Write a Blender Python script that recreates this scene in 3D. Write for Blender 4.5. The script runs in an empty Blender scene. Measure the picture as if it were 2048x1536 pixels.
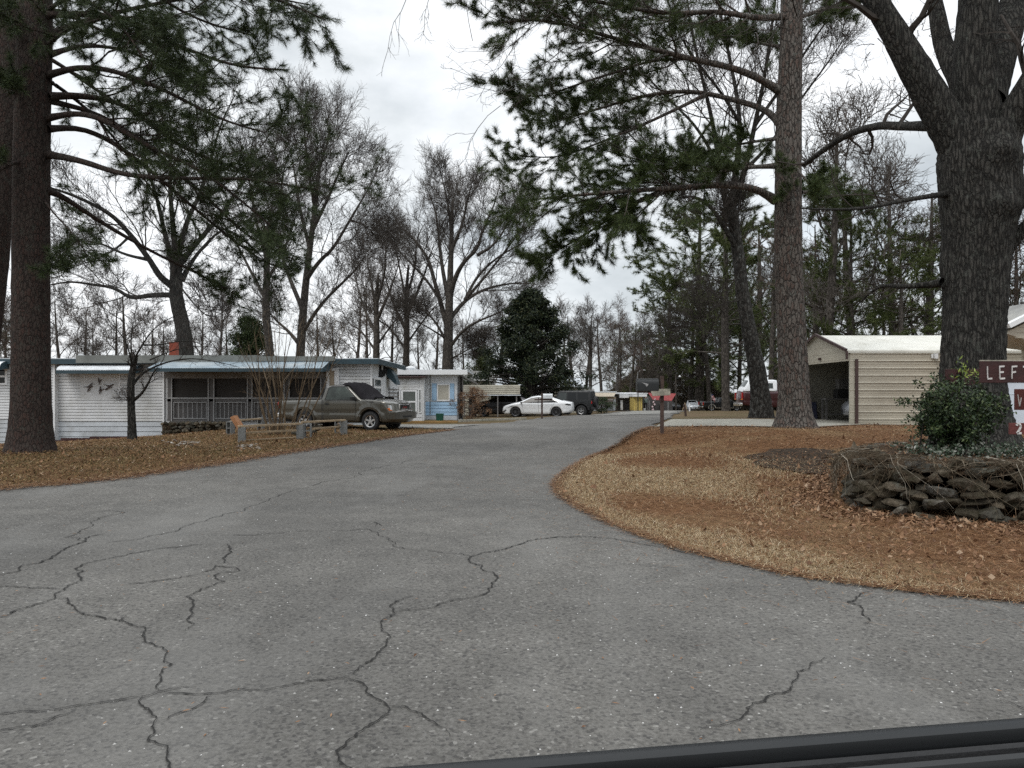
import bpy, bmesh, math, random
import numpy as np
from mathutils import Vector, Matrix
from mathutils.geometry import delaunay_2d_cdt
F = 1540.0; H = 1.4; HV = 790.0
rng = np.random.default_rng(7)
random.seed(7)
SC = bpy.context.scene
COL = SC.collection
PI = math.pi

def P(u, v, D):
    return np.array(((u-1024.0)/F*D, D, H+(HV-v)/F*D))

# ---------------------------------------------------------------- terrain
CP = []
def cp(u, v, D): CP.append(tuple(P(u, v, D)))
for x, y in [(-12,-8),(0,-8),(12,-8),(-9,-2),(9,-2),(0,-2),(-6,2),(0,2),(6,2),(-6,6),(0,6),(5,6),(0,10),(4,9),(-40,-8),(40,-8),(-20,0),(20,0)]:
    CP.append((x, y, 0.0))
cp(0,980,10.9); cp(60,905,16); cp(265,882,24); cp(100,887,32); cp(320,877,32); cp(-300,890,30); cp(485,884,22); cp(690,868,24.5)
cp(741,862.5,27); cp(605,853,28.6); cp(600,852,32); cp(850,850,42); cp(850,838.5,46); cp(1070,833,53); cp(1170,831,57)
cp(1300,822,90); cp(1390,821.5,120); cp(1300,856,25); cp(1200,905,18); cp(1324,867,20); cp(1590,856,22); cp(1700,850,26.5)
cp(1612,840,31.8); cp(1870,853,26); cp(2048,853,27); cp(1400,930,14); cp(1520,836,34); cp(1500,826,46); cp(1440,822,90); cp(1400,840,30)
cp(1700,905,16); cp(1850,990,10.5)
CP += [(7.5,11.5,0.1),(12,14,0.3),(20,18,0.35)]
cp(1420,822,110); cp(700,838,60); cp(300,838,60); cp(1700,830,60); cp(1000,840,50); cp(1230,824,75)
for x in (-150,-70,0,70,150):
    CP.append((x,170,-1.3)); 
CP += [(-80,60,-0.6),(90,60,0.0),(-80,20,-0.2),(80,20,0.3),(-60,110,-0.9),(60,110,-0.9)]
CP = np.array(CP)
def _phi(r2): return 0.5*r2*np.log(r2+1e-9)
def _warp(x, y):
    return x/20.0, y/20.0
_cx, _cy = _warp(CP[:,0], CP[:,1])
_n = len(CP)
_K = _phi((_cx[:,None]-_cx)**2+(_cy[:,None]-_cy)**2) + np.eye(_n)*0.002
_A = np.zeros((_n+3,_n+3)); _A[:_n,:_n] = _K
_A[:_n,_n] = 1; _A[:_n,_n+1] = _cx; _A[:_n,_n+2] = _cy; _A[_n:,:_n] = _A[:_n,_n:].T
_w = np.linalg.solve(_A, np.concatenate([CP[:,2], np.zeros(3)]))
def zg(x, y):
    x = np.asarray(x, float); y = np.asarray(y, float); sh = x.shape
    xf, yf = np.clip(x.ravel(), -150, 150), np.clip(y.ravel(), -10, 170)
    px, py = _warp(xf, yf)
    out = np.empty(len(px))
    for i in range(0, len(px), 20000):
        a = px[i:i+20000, None]; b = py[i:i+20000, None]
        out[i:i+20000] = _phi((a-_cx)**2+(b-_cy)**2) @ _w[:_n]
    out += _w[_n]+_w[_n+1]*px+_w[_n+2]*py
    return np.clip(out, -1.8, 1.0).reshape(sh)
def zg1(x, y): return float(zg(np.array([x]), np.array([y]))[0])
def G(u, v):
    """ground point seen at pixel (u, v)"""
    k = (v-HV)/F; x0 = (u-1024.0)/F
    D = np.geomspace(1.0, 170, 500)
    g = zg(x0*D, D); ray = H-k*D
    s = np.where(ray <= g)[0]
    if len(s) == 0: return (x0*170, 170.0)
    i = max(1, s[0]); a, b = ray[i-1]-g[i-1], g[i]-ray[i]
    d = D[i-1]+(D[i]-D[i-1])*a/max(1e-9, a+b)
    return (x0*d, d)

# ---------------------------------------------------------------- mesh accumulator
class MB:
    def __init__(s): s.v = []; s.f = []; s.n = 0
    def add(s, v, f):
        v = np.asarray(v, float).reshape(-1, 3); f = np.asarray(f, np.int64)
        if f.ndim == 1: f = f[None]
        s.v.append(v); s.f.append(f+s.n); s.n += len(v)
    def box(s, x0, x1, y0, y1, z0, z1):
        v = [(x,y,z) for x in (x0,x1) for y in (y0,y1) for z in (z0,z1)]
        s.add(v, [(0,1,3,2),(4,6,7,5),(0,4,5,1),(2,3,7,6),(0,2,6,4),(1,5,7,3)])
        return s
    def obox(s, c, size, rz=0.0, rx=0.0, ry=0.0):
        a, b, d = [k/2 for k in size]
        v = np.array([(x,y,z) for x in (-a,a) for y in (-b,b) for z in (-d,d)])
        M = np.array(Matrix.Rotation(rz,3,'Z') @ Matrix.Rotation(ry,3,'Y') @ Matrix.Rotation(rx,3,'X'))
        s.add(v @ M.T + np.array(c), [(0,1,3,2),(4,6,7,5),(0,4,5,1),(2,3,7,6),(0,2,6,4),(1,5,7,3)])
        return s
    def quad(s, a, b, c, d): s.add([a,b,c,d], [(0,1,2,3)]); return s
    def poly(s, pts): s.add(pts, [tuple(range(len(pts)))]); return s
    def beam(s, a, b, w, h):
        a = np.array(a, float); b = np.array(b, float); t = b-a; L = np.linalg.norm(t); t = t/L
        up = np.array((0,0,1.0)) if abs(t[2]) < .95 else np.array((0,1.0,0))
        x = np.cross(t, up); x /= np.linalg.norm(x); z = np.cross(x, t)
        v = [p + i*x*w/2 + j*z*h/2 for p in (a, b) for i in (-1,1) for j in (-1,1)]
        s.add(v, [(0,1,3,2),(4,6,7,5),(0,4,5,1),(2,3,7,6),(0,2,6,4),(1,5,7,3)])
        return s
    def tube(s, pts, rad, k=8, cap=True):
        pts = np.asarray(pts, float); n = len(pts)
        rad = np.broadcast_to(np.asarray(rad, float), (n,))
        tubes(s, pts[None], rad[None], k)
        if cap:
            o = s.n - n*k
            s.f.append(np.array([[o+i for i in range(k)][::-1]])); s.f.append(np.array([[o+(n-1)*k+i for i in range(k)]]))
        return s
    def lathe(s, prof, k=24, axis='y', c=(0,0,0)):
        """prof: (along axis, radius)"""
        n = len(prof); th = np.linspace(0, 2*PI, k, endpoint=False)
        a = np.array([p[0] for p in prof]); r = np.array([p[1] for p in prof])
        A = np.repeat(a, k); X = (r[:,None]*np.cos(th)).ravel(); Z = (r[:,None]*np.sin(th)).ravel()
        if axis == 'y': v = np.stack([X, A, Z], 1)
        elif axis == 'z': v = np.stack([X, Z, A], 1)
        else: v = np.stack([A, X, Z], 1)
        i = np.arange(n-1)[:,None]*k; j = np.arange(k)[None]; j2 = (j+1) % k
        f = np.stack([i+j, i+j2, i+k+j2, i+k+j], -1).reshape(-1, 4)
        s.add(v+np.array(c), f); return s
    def extrude(s, poly, vec):
        """poly: 3D pts planar, extruded by vec"""
        p = np.array(poly, float); n = len(p); q = p+np.array(vec)
        s.add(np.vstack([p, q]), [(i, (i+1) % n, n+(i+1) % n, n+i) for i in range(n)])
        o = s.n-2*n
        s.f.append(np.array([[o+i for i in range(n)][::-1]])); s.f.append(np.array([[o+n+i for i in range(n)]]))
        return s
    def build(s, name, mat, parent=None, smooth=False, sharp=None, bevel=0, label=None, seg=2):
        me = bpy.data.meshes.new(name)
        if s.n:
            v = np.vstack(s.v)
            cnt = np.concatenate([np.full(len(f), f.shape[1], np.int32) for f in s.f])
            idx = np.concatenate([f.ravel() for f in s.f]).astype(np.int32)
            me.vertices.add(len(v)); me.vertices.foreach_set('co', v.astype(np.float32).ravel())
            me.loops.add(len(idx)); me.loops.foreach_set('vertex_index', idx)
            me.polygons.add(len(cnt)); st = np.concatenate([[0], np.cumsum(cnt)[:-1]]).astype(np.int32)
            me.polygons.foreach_set('loop_start', st)
            me.polygons.foreach_set('use_smooth', np.full(len(cnt), bool(smooth)))
            me.update(calc_edges=True)
            if sharp and smooth: me.set_sharp_from_angle(angle=math.radians(sharp))
        if mat is not None: me.materials.append(mat)
        o = bpy.data.objects.new(name, me); COL.objects.link(o)
        if parent is not None: o.parent = parent
        if label: o['label'] = label
        if bevel:
            m = o.modifiers.new('bevel', 'BEVEL'); m.width = bevel; m.segments = seg; m.limit_method = 'ANGLE'
        return o

def _frames(T):
    ref = np.zeros_like(T); ref[..., 2] = 1.0
    bad = np.abs(T[..., 2]) > .9
    # one reference per line keeps rings from twisting
    flag = bad.mean(axis=-1, keepdims=True) > .4 if T.ndim == 3 else bad
    flag = np.broadcast_to(flag, bad.shape)
    ref[flag] = (0.0, 1.0, 0.0)
    X = np.cross(T, ref); X /= np.linalg.norm(X, axis=-1, keepdims=True)+1e-9
    Y = np.cross(X, T)
    return X, Y
def tubes(mb, pts, rad, k=4):
    """pts (B,n,3) rad (B,n)"""
    B, n, _ = pts.shape
    T = np.empty_like(pts)
    T[:,1:-1] = pts[:,2:]-pts[:,:-2]; T[:,0] = pts[:,1]-pts[:,0]; T[:,-1] = pts[:,-1]-pts[:,-2]
    T /= np.linalg.norm(T, axis=-1, keepdims=True)+1e-9
    X, Y = _frames(T)
    th = np.linspace(0, 2*PI, k, endpoint=False)
    V = pts[:,:,None]+rad[:,:,None,None]*(X[:,:,None]*np.cos(th)[:,None]+Y[:,:,None]*np.sin(th)[:,None])
    b = np.arange(B)[:,None,None]*n*k; i = np.arange(n-1)[None,:,None]*k; j = np.arange(k)[None,None]; j2 = (j+1) % k
    f = np.stack([b+i+j, b+i+j2, b+i+k+j2, b+i+k+j], -1).reshape(-1, 4)
    mb.add(V.reshape(-1, 3), f)

def empty(name, loc=(0,0,0), rz=0.0):
    o = bpy.data.objects.new(name, None); COL.objects.link(o)
    o.location = tuple(float(c) for c in loc); o.rotation_euler = (0,0,rz); o.empty_display_size = .2
    return o
def tag(o, label=None, cat=None, group=None, kind=None):
    if label: o['label'] = label
    if cat: o['category'] = cat
    if group: o['group'] = group
    if kind: o['kind'] = kind
    return o
def kids(o): return [c for c in SC.objects if c.parent == o]
def copy_tree(o, parent=None, ch=None):
    c = o.copy(); COL.objects.link(c)
    if parent is not None: c.parent = parent
    for k in (ch if ch is not None else kids(o)): copy_tree(k, c)
    return c

# ---------------------------------------------------------------- materials
def new_mat(name):
    m = bpy.data.materials.new(name); m.use_nodes = True
    return m, m.node_tree, m.node_tree.nodes['Principled BSDF']
def ramp(nt, fac, stops):
    r = nt.nodes.new('ShaderNodeValToRGB'); nt.links.new(fac, r.inputs[0])
    e = r.color_ramp.elements
    while len(e) > 1: e.remove(e[-1])
    e[0].position = stops[0][0]; e[0].color = (*stops[0][1], 1)
    for p, c in stops[1:]:
        q = e.new(p); q.color = (*c, 1)
    return r.outputs[0]
def g3(v): return (v, v, v)
def coords(nt, scale=(1,1,1), src='Object', rot=(0,0,0)):
    t = nt.nodes.new('ShaderNodeTexCoord'); m = nt.nodes.new('ShaderNodeMapping')
    m.inputs['Scale'].default_value = scale; m.inputs['Rotation'].default_value = rot
    nt.links.new(t.outputs[src], m.inputs[0]); return m.outputs[0]
def noise(nt, vec, scale, detail=4, rough=.55, dist=0.0):
    n = nt.nodes.new('ShaderNodeTexNoise'); nt.links.new(vec, n.inputs['Vector'])
    n.inputs['Scale'].default_value = scale; n.inputs['Detail'].default_value = detail
    n.inputs['Roughness'].default_value = rough; n.inputs['Distortion'].default_value = dist
    return n.outputs['Fac']
def voro(nt, vec, scale, feature='F1', out='Distance'):
    n = nt.nodes.new('ShaderNodeTexVoronoi'); n.feature = feature; nt.links.new(vec, n.inputs['Vector'])
    n.inputs['Scale'].default_value = scale
    return n.outputs[out]
def mixc(nt, fac, a, b, mode='MIX'):
    m = nt.nodes.new('ShaderNodeMix'); m.data_type = 'RGBA'; m.blend_type = mode
    for sock, val in ((m.inputs[0], fac), (m.inputs[6], a), (m.inputs[7], b)):
        if isinstance(val, (int, float)): sock.default_value = val
        elif isinstance(val, tuple): sock.default_value = (*val, 1) if len(val) == 3 else val
        else: nt.links.new(val, sock)
    return m.outputs[2]
def mth(nt, op, a, b=0.0):
    m = nt.nodes.new('ShaderNodeMath'); m.operation = op
    for s_, val in ((m.inputs[0], a), (m.inputs[1], b)):
        if isinstance(val, (int, float)): s_.default_value = val
        else: nt.links.new(val, s_)
    return m.outputs[0]
def bump(nt, bs, h, strength, dist):
    b = nt.nodes.new('ShaderNodeBump'); b.inputs['Strength'].default_value = strength; b.inputs['Distance'].default_value = dist
    nt.links.new(h, b.inputs['Height']); nt.links.new(b.outputs[0], bs.inputs['Normal'])
def simple(name, col, rough=.6, metal=0.0, var=.25, scale=3.0, bmp=0.0, spec=.5, coat=0.0, dirt=None):
    m, nt, bs = new_mat(name)
    v = coords(nt)
    n = noise(nt, v, scale, 6, .6)
    lo = tuple(c*(1-var) for c in col); hi = tuple(min(1, c*(1+var)) for c in col)
    c = ramp(nt, n, [(.3, lo), (.7, hi)])
    if dirt:
        n2 = noise(nt, v, scale*.7, 7, .7)
        f = ramp(nt, n2, [(.48, g3(0)), (.68, g3(1))])
        c = mixc(nt, f, c, dirt)
    nt.links.new(c, bs.inputs['Base Color'])
    bs.inputs['Roughness'].default_value = rough; bs.inputs['Metallic'].default_value = metal
    bs.inputs['Specular IOR Level'].default_value = spec; bs.inputs['Coat Weight'].default_value = coat
    if bmp: bump(nt, bs, noise(nt, v, scale*6, 5, .6), bmp, .02)
    return m
def island_mat(name, stops, rough=.75, spec=.25, sub=0.0):
    """colour varies from piece to piece (leaf, needle, stone)"""
    m, nt, bs = new_mat(name)
    g = nt.nodes.new('ShaderNodeNewGeometry')
    c = ramp(nt, g.outputs['Random Per Island'], stops)
    nt.links.new(c, bs.inputs['Base Color'])
    bs.inputs['Roughness'].default_value = rough; bs.inputs['Specular IOR Level'].default_value = spec
    return m
def bark(name, dark, light, sx=9, sz=2.2, depth=.9, lichen=None, plates=False, red=None):
    m, nt, bs = new_mat(name)
    v = coords(nt, (sx, sx, sz))
    vd = nt.nodes.new('ShaderNodeVectorMath'); vd.operation = 'ADD'
    nn = nt.nodes.new('ShaderNodeTexNoise'); nt.links.new(v, nn.inputs['Vector']); nn.inputs['Scale'].default_value = 1.3; nn.inputs['Detail'].default_value = 3
    sc_ = nt.nodes.new('ShaderNodeVectorMath'); sc_.operation = 'SCALE'; sc_.inputs['Scale'].default_value = .9
    nt.links.new(nn.outputs['Color'], sc_.inputs[0]); nt.links.new(v, vd.inputs[0]); nt.links.new(sc_.outputs[0], vd.inputs[1])
    e = voro(nt, vd.outputs[0], 1.0, 'DISTANCE_TO_EDGE')
    er = ramp(nt, e, [(0.0, g3(0)), (.14 if plates else .3, g3(1))])
    n1 = noise(nt, v, 3.0, 8, .7)
    n0 = noise(nt, coords(nt, (sx*1.6, sx*1.6, sz*.9)), 1.0, 9, .72, .6)
    h = mth(nt, 'MULTIPLY', mth(nt, 'ADD', mth(nt, 'MULTIPLY', er, .75), mth(nt, 'MULTIPLY', n0, .42)), mth(nt, 'ADD', n1, .35))
    c = ramp(nt, h, [(.12, dark), (.48, tuple((a+b)/2 for a, b in zip(dark, light))), (.85, light)])
    if red:
        cc = voro(nt, vd.outputs[0], 1.0, 'F1', 'Color')
        sp = nt.nodes.new('ShaderNodeSeparateColor'); nt.links.new(cc, sp.inputs[0])
        c = mixc(nt, ramp(nt, mth(nt, 'MULTIPLY', sp.outputs[0], er), [(.45, g3(0)), (.9, g3(.65))]), c, red)
    if lichen:
        v2 = coords(nt, (1, 1, .7))
        l = noise(nt, v2, 9.0, 10, .8)
        f = ramp(nt, l, [(.53, g3(0)), (.64, g3(.75))])
        c = mixc(nt, f, c, lichen)
    nt.links.new(c, bs.inputs['Base Color']); bs.inputs['Roughness'].default_value = .95; bs.inputs['Specular IOR Level'].default_value = .15
    bump(nt, bs, h, depth, .04)
    return m

M = {}
M['bark_pine'] = bark('bark_pine', (.018,.015,.014), (.150,.132,.118), 12, 4.2, 1.0, (.19,.20,.18), True, (.10,.060,.048))
M['bark_pine_dark'] = bark('bark_pine_dark', (.018,.014,.013), (.060,.046,.040), 19, 7, .7, (.075,.078,.066), True, (.060,.034,.028))
M['bark_oak'] = bark('bark_oak', (.008,.008,.008), (.085,.080,.072), 20, 3.4, 1.0, (.115,.12,.105))
M['bark_lichen'] = bark('bark_lichen', (.010,.009,.008), (.060,.055,.050), 9, 3, .8, (.17,.18,.17))
M['bark_grey'] = bark('bark_grey', (.03,.026,.024), (.13,.115,.10), 8, 3, .5)
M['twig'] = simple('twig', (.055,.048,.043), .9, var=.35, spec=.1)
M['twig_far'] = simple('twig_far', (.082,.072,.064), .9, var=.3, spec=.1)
M['twig_red'] = simple('twig_red', (.095,.072,.060), .9, var=.3, spec=.1)
M['twig_tan'] = simple('twig_tan', (.14,.105,.07), .9, var=.3, spec=.1)
M['needle'] = island_mat('needle', [(0,(.020,.032,.010)),(.45,(.046,.070,.020)),(.8,(.075,.105,.030)),(1,(.11,.14,.042))], .6, .3)
M['needle_dark'] = island_mat('needle_dark', [(0,(.013,.023,.008)),(.5,(.032,.050,.015)),(1,(.065,.088,.026))], .6, .3)
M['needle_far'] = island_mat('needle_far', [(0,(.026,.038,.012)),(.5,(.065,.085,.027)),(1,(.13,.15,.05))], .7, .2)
M['leaf_magnolia'] = island_mat('leaf_magnolia', [(0,(.006,.011,.006)),(.6,(.015,.024,.011)),(.85,(.035,.048,.018)),(1,(.07,.07,.03))], .5, .25)
M['leaf_holly'] = island_mat('leaf_holly', [(0,(.010,.019,.008)),(.6,(.028,.050,.018)),(.9,(.06,.090,.030)),(1,(.12,.15,.06))], .45, .35)
M['leaf_lime'] = island_mat('leaf_lime', [(0,(.14,.20,.03)),(1,(.30,.36,.07))], .5, .4)
M['paint_white'] = simple('paint_white', (.78,.79,.80), .55, var=.05, scale=1.5, dirt=None)
M['plate_black'] = simple('plate_black', (.012,.012,.013), .5, var=.1)
M['rubber'] = simple('rubber', (.018,.018,.019), .8, var=.2, scale=8, bmp=.2)
M['alloy'] = simple('alloy', (.55,.55,.55), .3, .8, var=.08)
M['alloy_dark'] = simple('alloy_dark', (.10,.10,.105), .35, .6, var=.1)
M['chrome'] = simple('chrome', (.8,.8,.8), .12, 1.0, var=.03)
M['glass'] = simple('glass', (.006,.007,.007), .05, 0.0, var=.1, spec=.28)
M['glass_grey'] = simple('glass_grey', (.045,.053,.050), .12, 0.0, var=.3, spec=.35, scale=1.3)
M['lens_clear'] = simple('lens_clear', (.55,.56,.56), .12, .3, var=.2, scale=14)
M['lens_amber'] = simple('lens_amber', (.62,.16,.03), .2, 0, var=.1)
M['lens_red'] = simple('lens_red', (.33,.012,.012), .2, 0, var=.1)
DN = False
# ---------------------------------------------------------------- world, camera, light
def make_world():
    w = bpy.data.worlds.new('World'); SC.world = w; w.use_nodes = True
    nt = w.node_tree; nt.nodes.clear()
    out = nt.nodes.new('ShaderNodeOutputWorld')
    sky = nt.nodes.new('ShaderNodeTexSky'); sky.sky_type = 'NISHITA'; sky.sun_disc = False
    sky.sun_elevation = math.radians(48); sky.sun_rotation = math.radians(SUN_AZ)
    b1 = nt.nodes.new('ShaderNodeBackground'); b1.inputs[1].default_value = .12; nt.links.new(sky.outputs[0], b1.inputs[0])
    tc = nt.nodes.new('ShaderNodeTexCoord')
    mp = nt.nodes.new('ShaderNodeMapping'); mp.inputs['Scale'].default_value = (1.0, 1.0, 2.1); mp.inputs['Location'].default_value = (.35, .2, .55)
    nt.links.new(tc.outputs['Generated'], mp.inputs[0])
    n1 = noise(nt, mp.outputs[0], 2.1, 7, .5, .25)
    n2 = noise(nt, mp.outputs[0], 6.0, 8, .6)
    f = mth(nt, 'ADD', mth(nt, 'MULTIPLY', n1, .8), mth(nt, 'MULTIPLY', n2, .2))
    c = ramp(nt, f, [(.36, (.46,.50,.525)), (.44, (.65,.695,.725)), (.52, (.88,.915,.94)), (.60, (1.08,1.10,1.12))])
    sx = nt.nodes.new('ShaderNodeSeparateXYZ'); nt.links.new(tc.outputs['Generated'], sx.inputs[0])
    # overcast skies are brightest overhead
    up = nt.nodes.new('ShaderNodeMapRange'); nt.links.new(sx.outputs[2], up.inputs[0])
    up.inputs[1].default_value = .5; up.inputs[2].default_value = 1.0; up.inputs[3].default_value = 1.0; up.inputs[4].default_value = 2.4
    b2 = nt.nodes.new('ShaderNodeBackground'); nt.links.new(c, b2.inputs[0]); nt.links.new(up.outputs[0], b2.inputs[1])
    mx = nt.nodes.new('ShaderNodeMixShader')
    cov = ramp(nt, noise(nt, mp.outputs[0], 1.4, 3), [(.36, g3(.72)), (.5, g3(.96))])
    nt.links.new(cov, mx.inputs[0]); nt.links.new(b1.outputs[0], mx.inputs[1]); nt.links.new(b2.outputs[0], mx.inputs[2])
    nt.links.new(mx.outputs[0], out.inputs[0])
SUN_AZ = 200.0
make_world()
sun = bpy.data.lights.new('sun', 'SUN'); sun.energy = .9; sun.angle = math.radians(20); sun.color = (1, .96, .9)
so = bpy.data.objects.new('sun', sun); COL.objects.link(so)
_el, _az = math.radians(52), math.radians(-60)   # soft sun high, behind left of the camera
so.rotation_euler = (math.radians(90)-_el, 0, math.radians(-35)); so.location = (-20, -20, 30)
cam = bpy.data.cameras.new('camera'); cam.sensor_width = 36; cam.lens = 36*F/2048; cam.shift_y = (HV-768)/2048
cam.clip_start = .05; cam.clip_end = 1500
co = bpy.data.objects.new('camera', cam); COL.objects.link(co); co.location = (0,0,H); co.rotation_euler = (math.radians(90),0,0)
SC.camera = co
SC.view_settings.view_transform = 'Standard'; SC.view_settings.look = 'None'; SC.view_settings.exposure = .16; SC.view_settings.gamma = 1
SC.cycles.use_denoising = DN
try: SC.cycles.denoiser = 'OPENIMAGEDENOISE'
except Exception: pass
SC.cycles.max_bounces = 5; SC.cycles.diffuse_bounces = 3; SC.cycles.glossy_bounces = 2; SC.cycles.transparent_max_bounces = 6
SC.cycles.caustics_reflective = False; SC.cycles.caustics_refractive = False

# ---------------------------------------------------------------- ground sheets
def inpoly(x, y, poly):
    p = np.asarray(poly); c = np.zeros(len(x), bool); n = len(p)
    for i in range(n):
        x0, y0 = p[i]; x1, y1 = p[(i+1) % n]
        if y0 == y1: continue
        m = ((y0 > y) != (y1 > y)) & (x < (x1-x0)*(y-y0)/(y1-y0)+x0)
        c ^= m
    return c
def subdivide(poly, jit=.35):
    out = []; n = len(poly)
    for i in range(n):
        a = np.array(poly[i]); b = np.array(poly[(i+1) % n]); L = np.linalg.norm(b-a)
        d = max(1.0, np.linalg.norm((a+b)/2)); step = np.clip(.03*d, .08, 4)
        k = max(1, int(L/step))
        nrm = np.array((b[1]-a[1], a[0]-b[0]))/max(L, 1e-6)
        for j in range(k):
            p = a+(b-a)*j/k
            if j and jit: p = p+nrm*rng.normal()*step*jit*.35
            out.append(tuple(p))
    return out
def drape(name, poly, dz, mat, jit=.35, dens=1.0, raw=False):
    pts = subdivide(poly, jit); nb = len(pts)
    r = np.geomspace(.6, 400, int(110*dens)); th = np.linspace(-PI, PI, int(150*dens), endpoint=False)
    R, TH = np.meshgrid(r, th); X = (R*np.sin(TH)).ravel(); Y = (R*np.cos(TH)).ravel()
    m = inpoly(X, Y, pts); X, Y = X[m], Y[m]
    allp = [Vector(p) for p in pts]+[Vector(p) for p in zip(X, Y)]
    ed = [(i, (i+1) % nb) for i in range(nb)]
    v, e, f, *_ = delaunay_2d_cdt(allp, ed, [list(range(nb))], 1, 1e-5)
    xy = np.array([(p.x, p.y) for p in v]); z = zg(xy[:,0], xy[:,1])+dz
    mb = MB(); mb.add(np.column_stack([xy, z]), np.array([tuple(q) for q in f if len(q) == 3]))
    o = mb.build(name, mat, smooth=True)
    return tag(o, kind='structure')

def litter_mat(name, a, b, c, scale=6.0, green=None, straw=None):
    m, nt, bs = new_mat(name); v = coords(nt)
    n1 = noise(nt, v, .35, 4, .6); n2 = noise(nt, v, scale, 8, .75); n3 = noise(nt, v, scale*9, 4, .7)
    h = mth(nt, 'ADD', mth(nt, 'MULTIPLY', n2, .55), mth(nt, 'MULTIPLY', n3, .45))
    col = ramp(nt, h, [(.33, a), (.5, b), (.66, c)])
    if green: col = mixc(nt, ramp(nt, n1, [(.45, g3(0)), (.65, g3(.8))]), col, green)
    if straw: col = mixc(nt, ramp(nt, mth(nt,'ADD',mth(nt,'MULTIPLY',noise(nt, v, .5, 3),.6),mth(nt,'MULTIPLY',n3,.4)), [(.5, g3(0)), (.62, g3(.75))]), col, straw)
    nt.links.new(col, bs.inputs['Base Color']); bs.inputs['Roughness'].default_value = .95; bs.inputs['Specular IOR Level'].default_value = .1
    bump(nt, bs, h, .9, .05); return m
M['ground'] = litter_mat('ground_soil', (.045,.034,.022), (.12,.085,.05), (.20,.15,.09), 4, green=(.085,.075,.035))
M['lawn_left'] = litter_mat('lawn_left', (.045,.026,.014), (.13,.075,.036), (.22,.14,.075), 7, green=(.10,.078,.032))
M['lawn_right'] = litter_mat('lawn_right', (.045,.023,.012), (.15,.075,.035), (.27,.16,.08), 8, straw=(.30,.22,.12))
def asphalt():
    m, nt, bs = new_mat('asphalt'); v = coords(nt)
    big = noise(nt, v, .22, 5, .6); mid = noise(nt, v, 2.2, 5, .65); fine = noise(nt, v, 38, 6, .8)
    cell = voro(nt, v, 62, 'F1', 'Color'); sep = nt.nodes.new('ShaderNodeSeparateColor'); nt.links.new(cell, sep.inputs[0])
    c = ramp(nt, fine, [(.30, (.045,.043,.039)), (.47, (.108,.103,.095)), (.62, (.155,.149,.139)), (.80, (.24,.23,.215))])
    c = mixc(nt, ramp(nt, sep.outputs[0], [(.0, g3(0)), (.965, g3(0)), (.995, g3(.5))]), c, (.34,.33,.31))
    c = mixc(nt, ramp(nt, sep.outputs[1], [(.0, g3(0)), (.80, g3(0)), (.9, g3(.7))]), c, (.045,.043,.042))
    c = mixc(nt, 1.0, c, ramp(nt, mid, [(.3, g3(.82)), (.7, g3(1.12))]), 'MULTIPLY')
    c = mixc(nt, 1.0, c, ramp(nt, big, [(.35, g3(.72)), (.62, (1.2,1.19,1.17))]), 'MULTIPLY')
    st = ramp(nt, noise(nt, v, .9, 6, .7), [(.60, g3(0)), (.66, g3(.45))]); c = mixc(nt, st, c, (.07,.067,.062))
    st = ramp(nt, noise(nt, coords(nt, (.5,.16,1)), 1.3, 5, .6), [(.50, g3(0)), (.66, g3(.35))]); c = mixc(nt, st, c, (.19,.185,.175))
    nt.links.new(c, bs.inputs['Base Color']); bs.inputs['Roughness'].default_value = .85; bs.inputs['Specular IOR Level'].default_value = .35
    h = mth(nt, 'ADD', mth(nt, 'MULTIPLY', fine, .7), mth(nt, 'MULTIPLY', voro(nt, v, 62), .5))
    bump(nt, bs, h, .55, .012); return m
M['asphalt'] = asphalt()
M['concrete'] = simple('concrete', (.31,.295,.25), .9, var=.2, scale=2.5, bmp=.3, dirt=(.22,.20,.165))
M['crack'] = simple('crack', (.012,.011,.010), 1.0, var=.3, scale=20)
M['gravel'] = litter_mat('gravel', (.10,.10,.095), (.24,.235,.225), (.42,.41,.39), 9)

# terrain
def terrain():
    r = np.concatenate([[0.0], np.geomspace(.8, 900, 150)]); th = np.linspace(-PI, PI, 240, endpoint=False)
    X = (r[:,None]*np.sin(th)).ravel(); Y = (r[:,None]*np.cos(th)).ravel()
    Z = zg(X, Y)
    n, k = len(r), len(th)
    i = np.arange(n-1)[:,None]*k; j = np.arange(k)[None]; j2 = (j+1) % k
    f = np.stack([i+j, i+k+j, i+k+j2, i+j2], -1).reshape(-1, 4)[k:]
    tri = np.stack([np.zeros(k, int), k+np.arange(k), k+(np.arange(k)+1) % k], 1)
    mb = MB(); mb.add(np.column_stack([X, Y, Z]), f); mb.f.append(tri)
    tag(mb.build('ground', M['ground'], smooth=True), kind='structure')
terrain()
pxu = lambda u, D: (u-1024)/F*D
Gp = lambda L: [G(u, v) for u, v in L]
left_edge = Gp([(-500,1045),(-200,1005),(0,981),(120,972),(250,958),(440,930),(620,900),(760,880),(850,868),(905,861),(840,858.5),(786,857)])
left_edge2 = Gp([(786,850.5),(915,850),(980,848.5),(1030,843),(1082,836),(1126,832.6),(1185,830)])
far_l = [((1225-1024)/F*72, 72), ((1262-1024)/F*84, 84), ((1300-1024)/F*95, 95), ((1322-1024)/F*125, 125)]
far_r = [((1388-1024)/F*125, 125), ((1372-1024)/F*100, 100), ((1361-1024)/F*80, 80)]
right_edge = [((1352-1024)/F*55, 55), ((1345-1024)/F*40, 40)]+Gp([(1327,841.5),(1318,846.5),(1302,855.5),(1285,862),(1260,874),(1240,889),(1190,912),(1150,935),(1122,957),(1113,973),(1120,992),(1160,1020),(1240,1060),(1340,1097),(1450,1127),(1600,1160),(1800,1188),(2048,1213),(2500,1250)])
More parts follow.
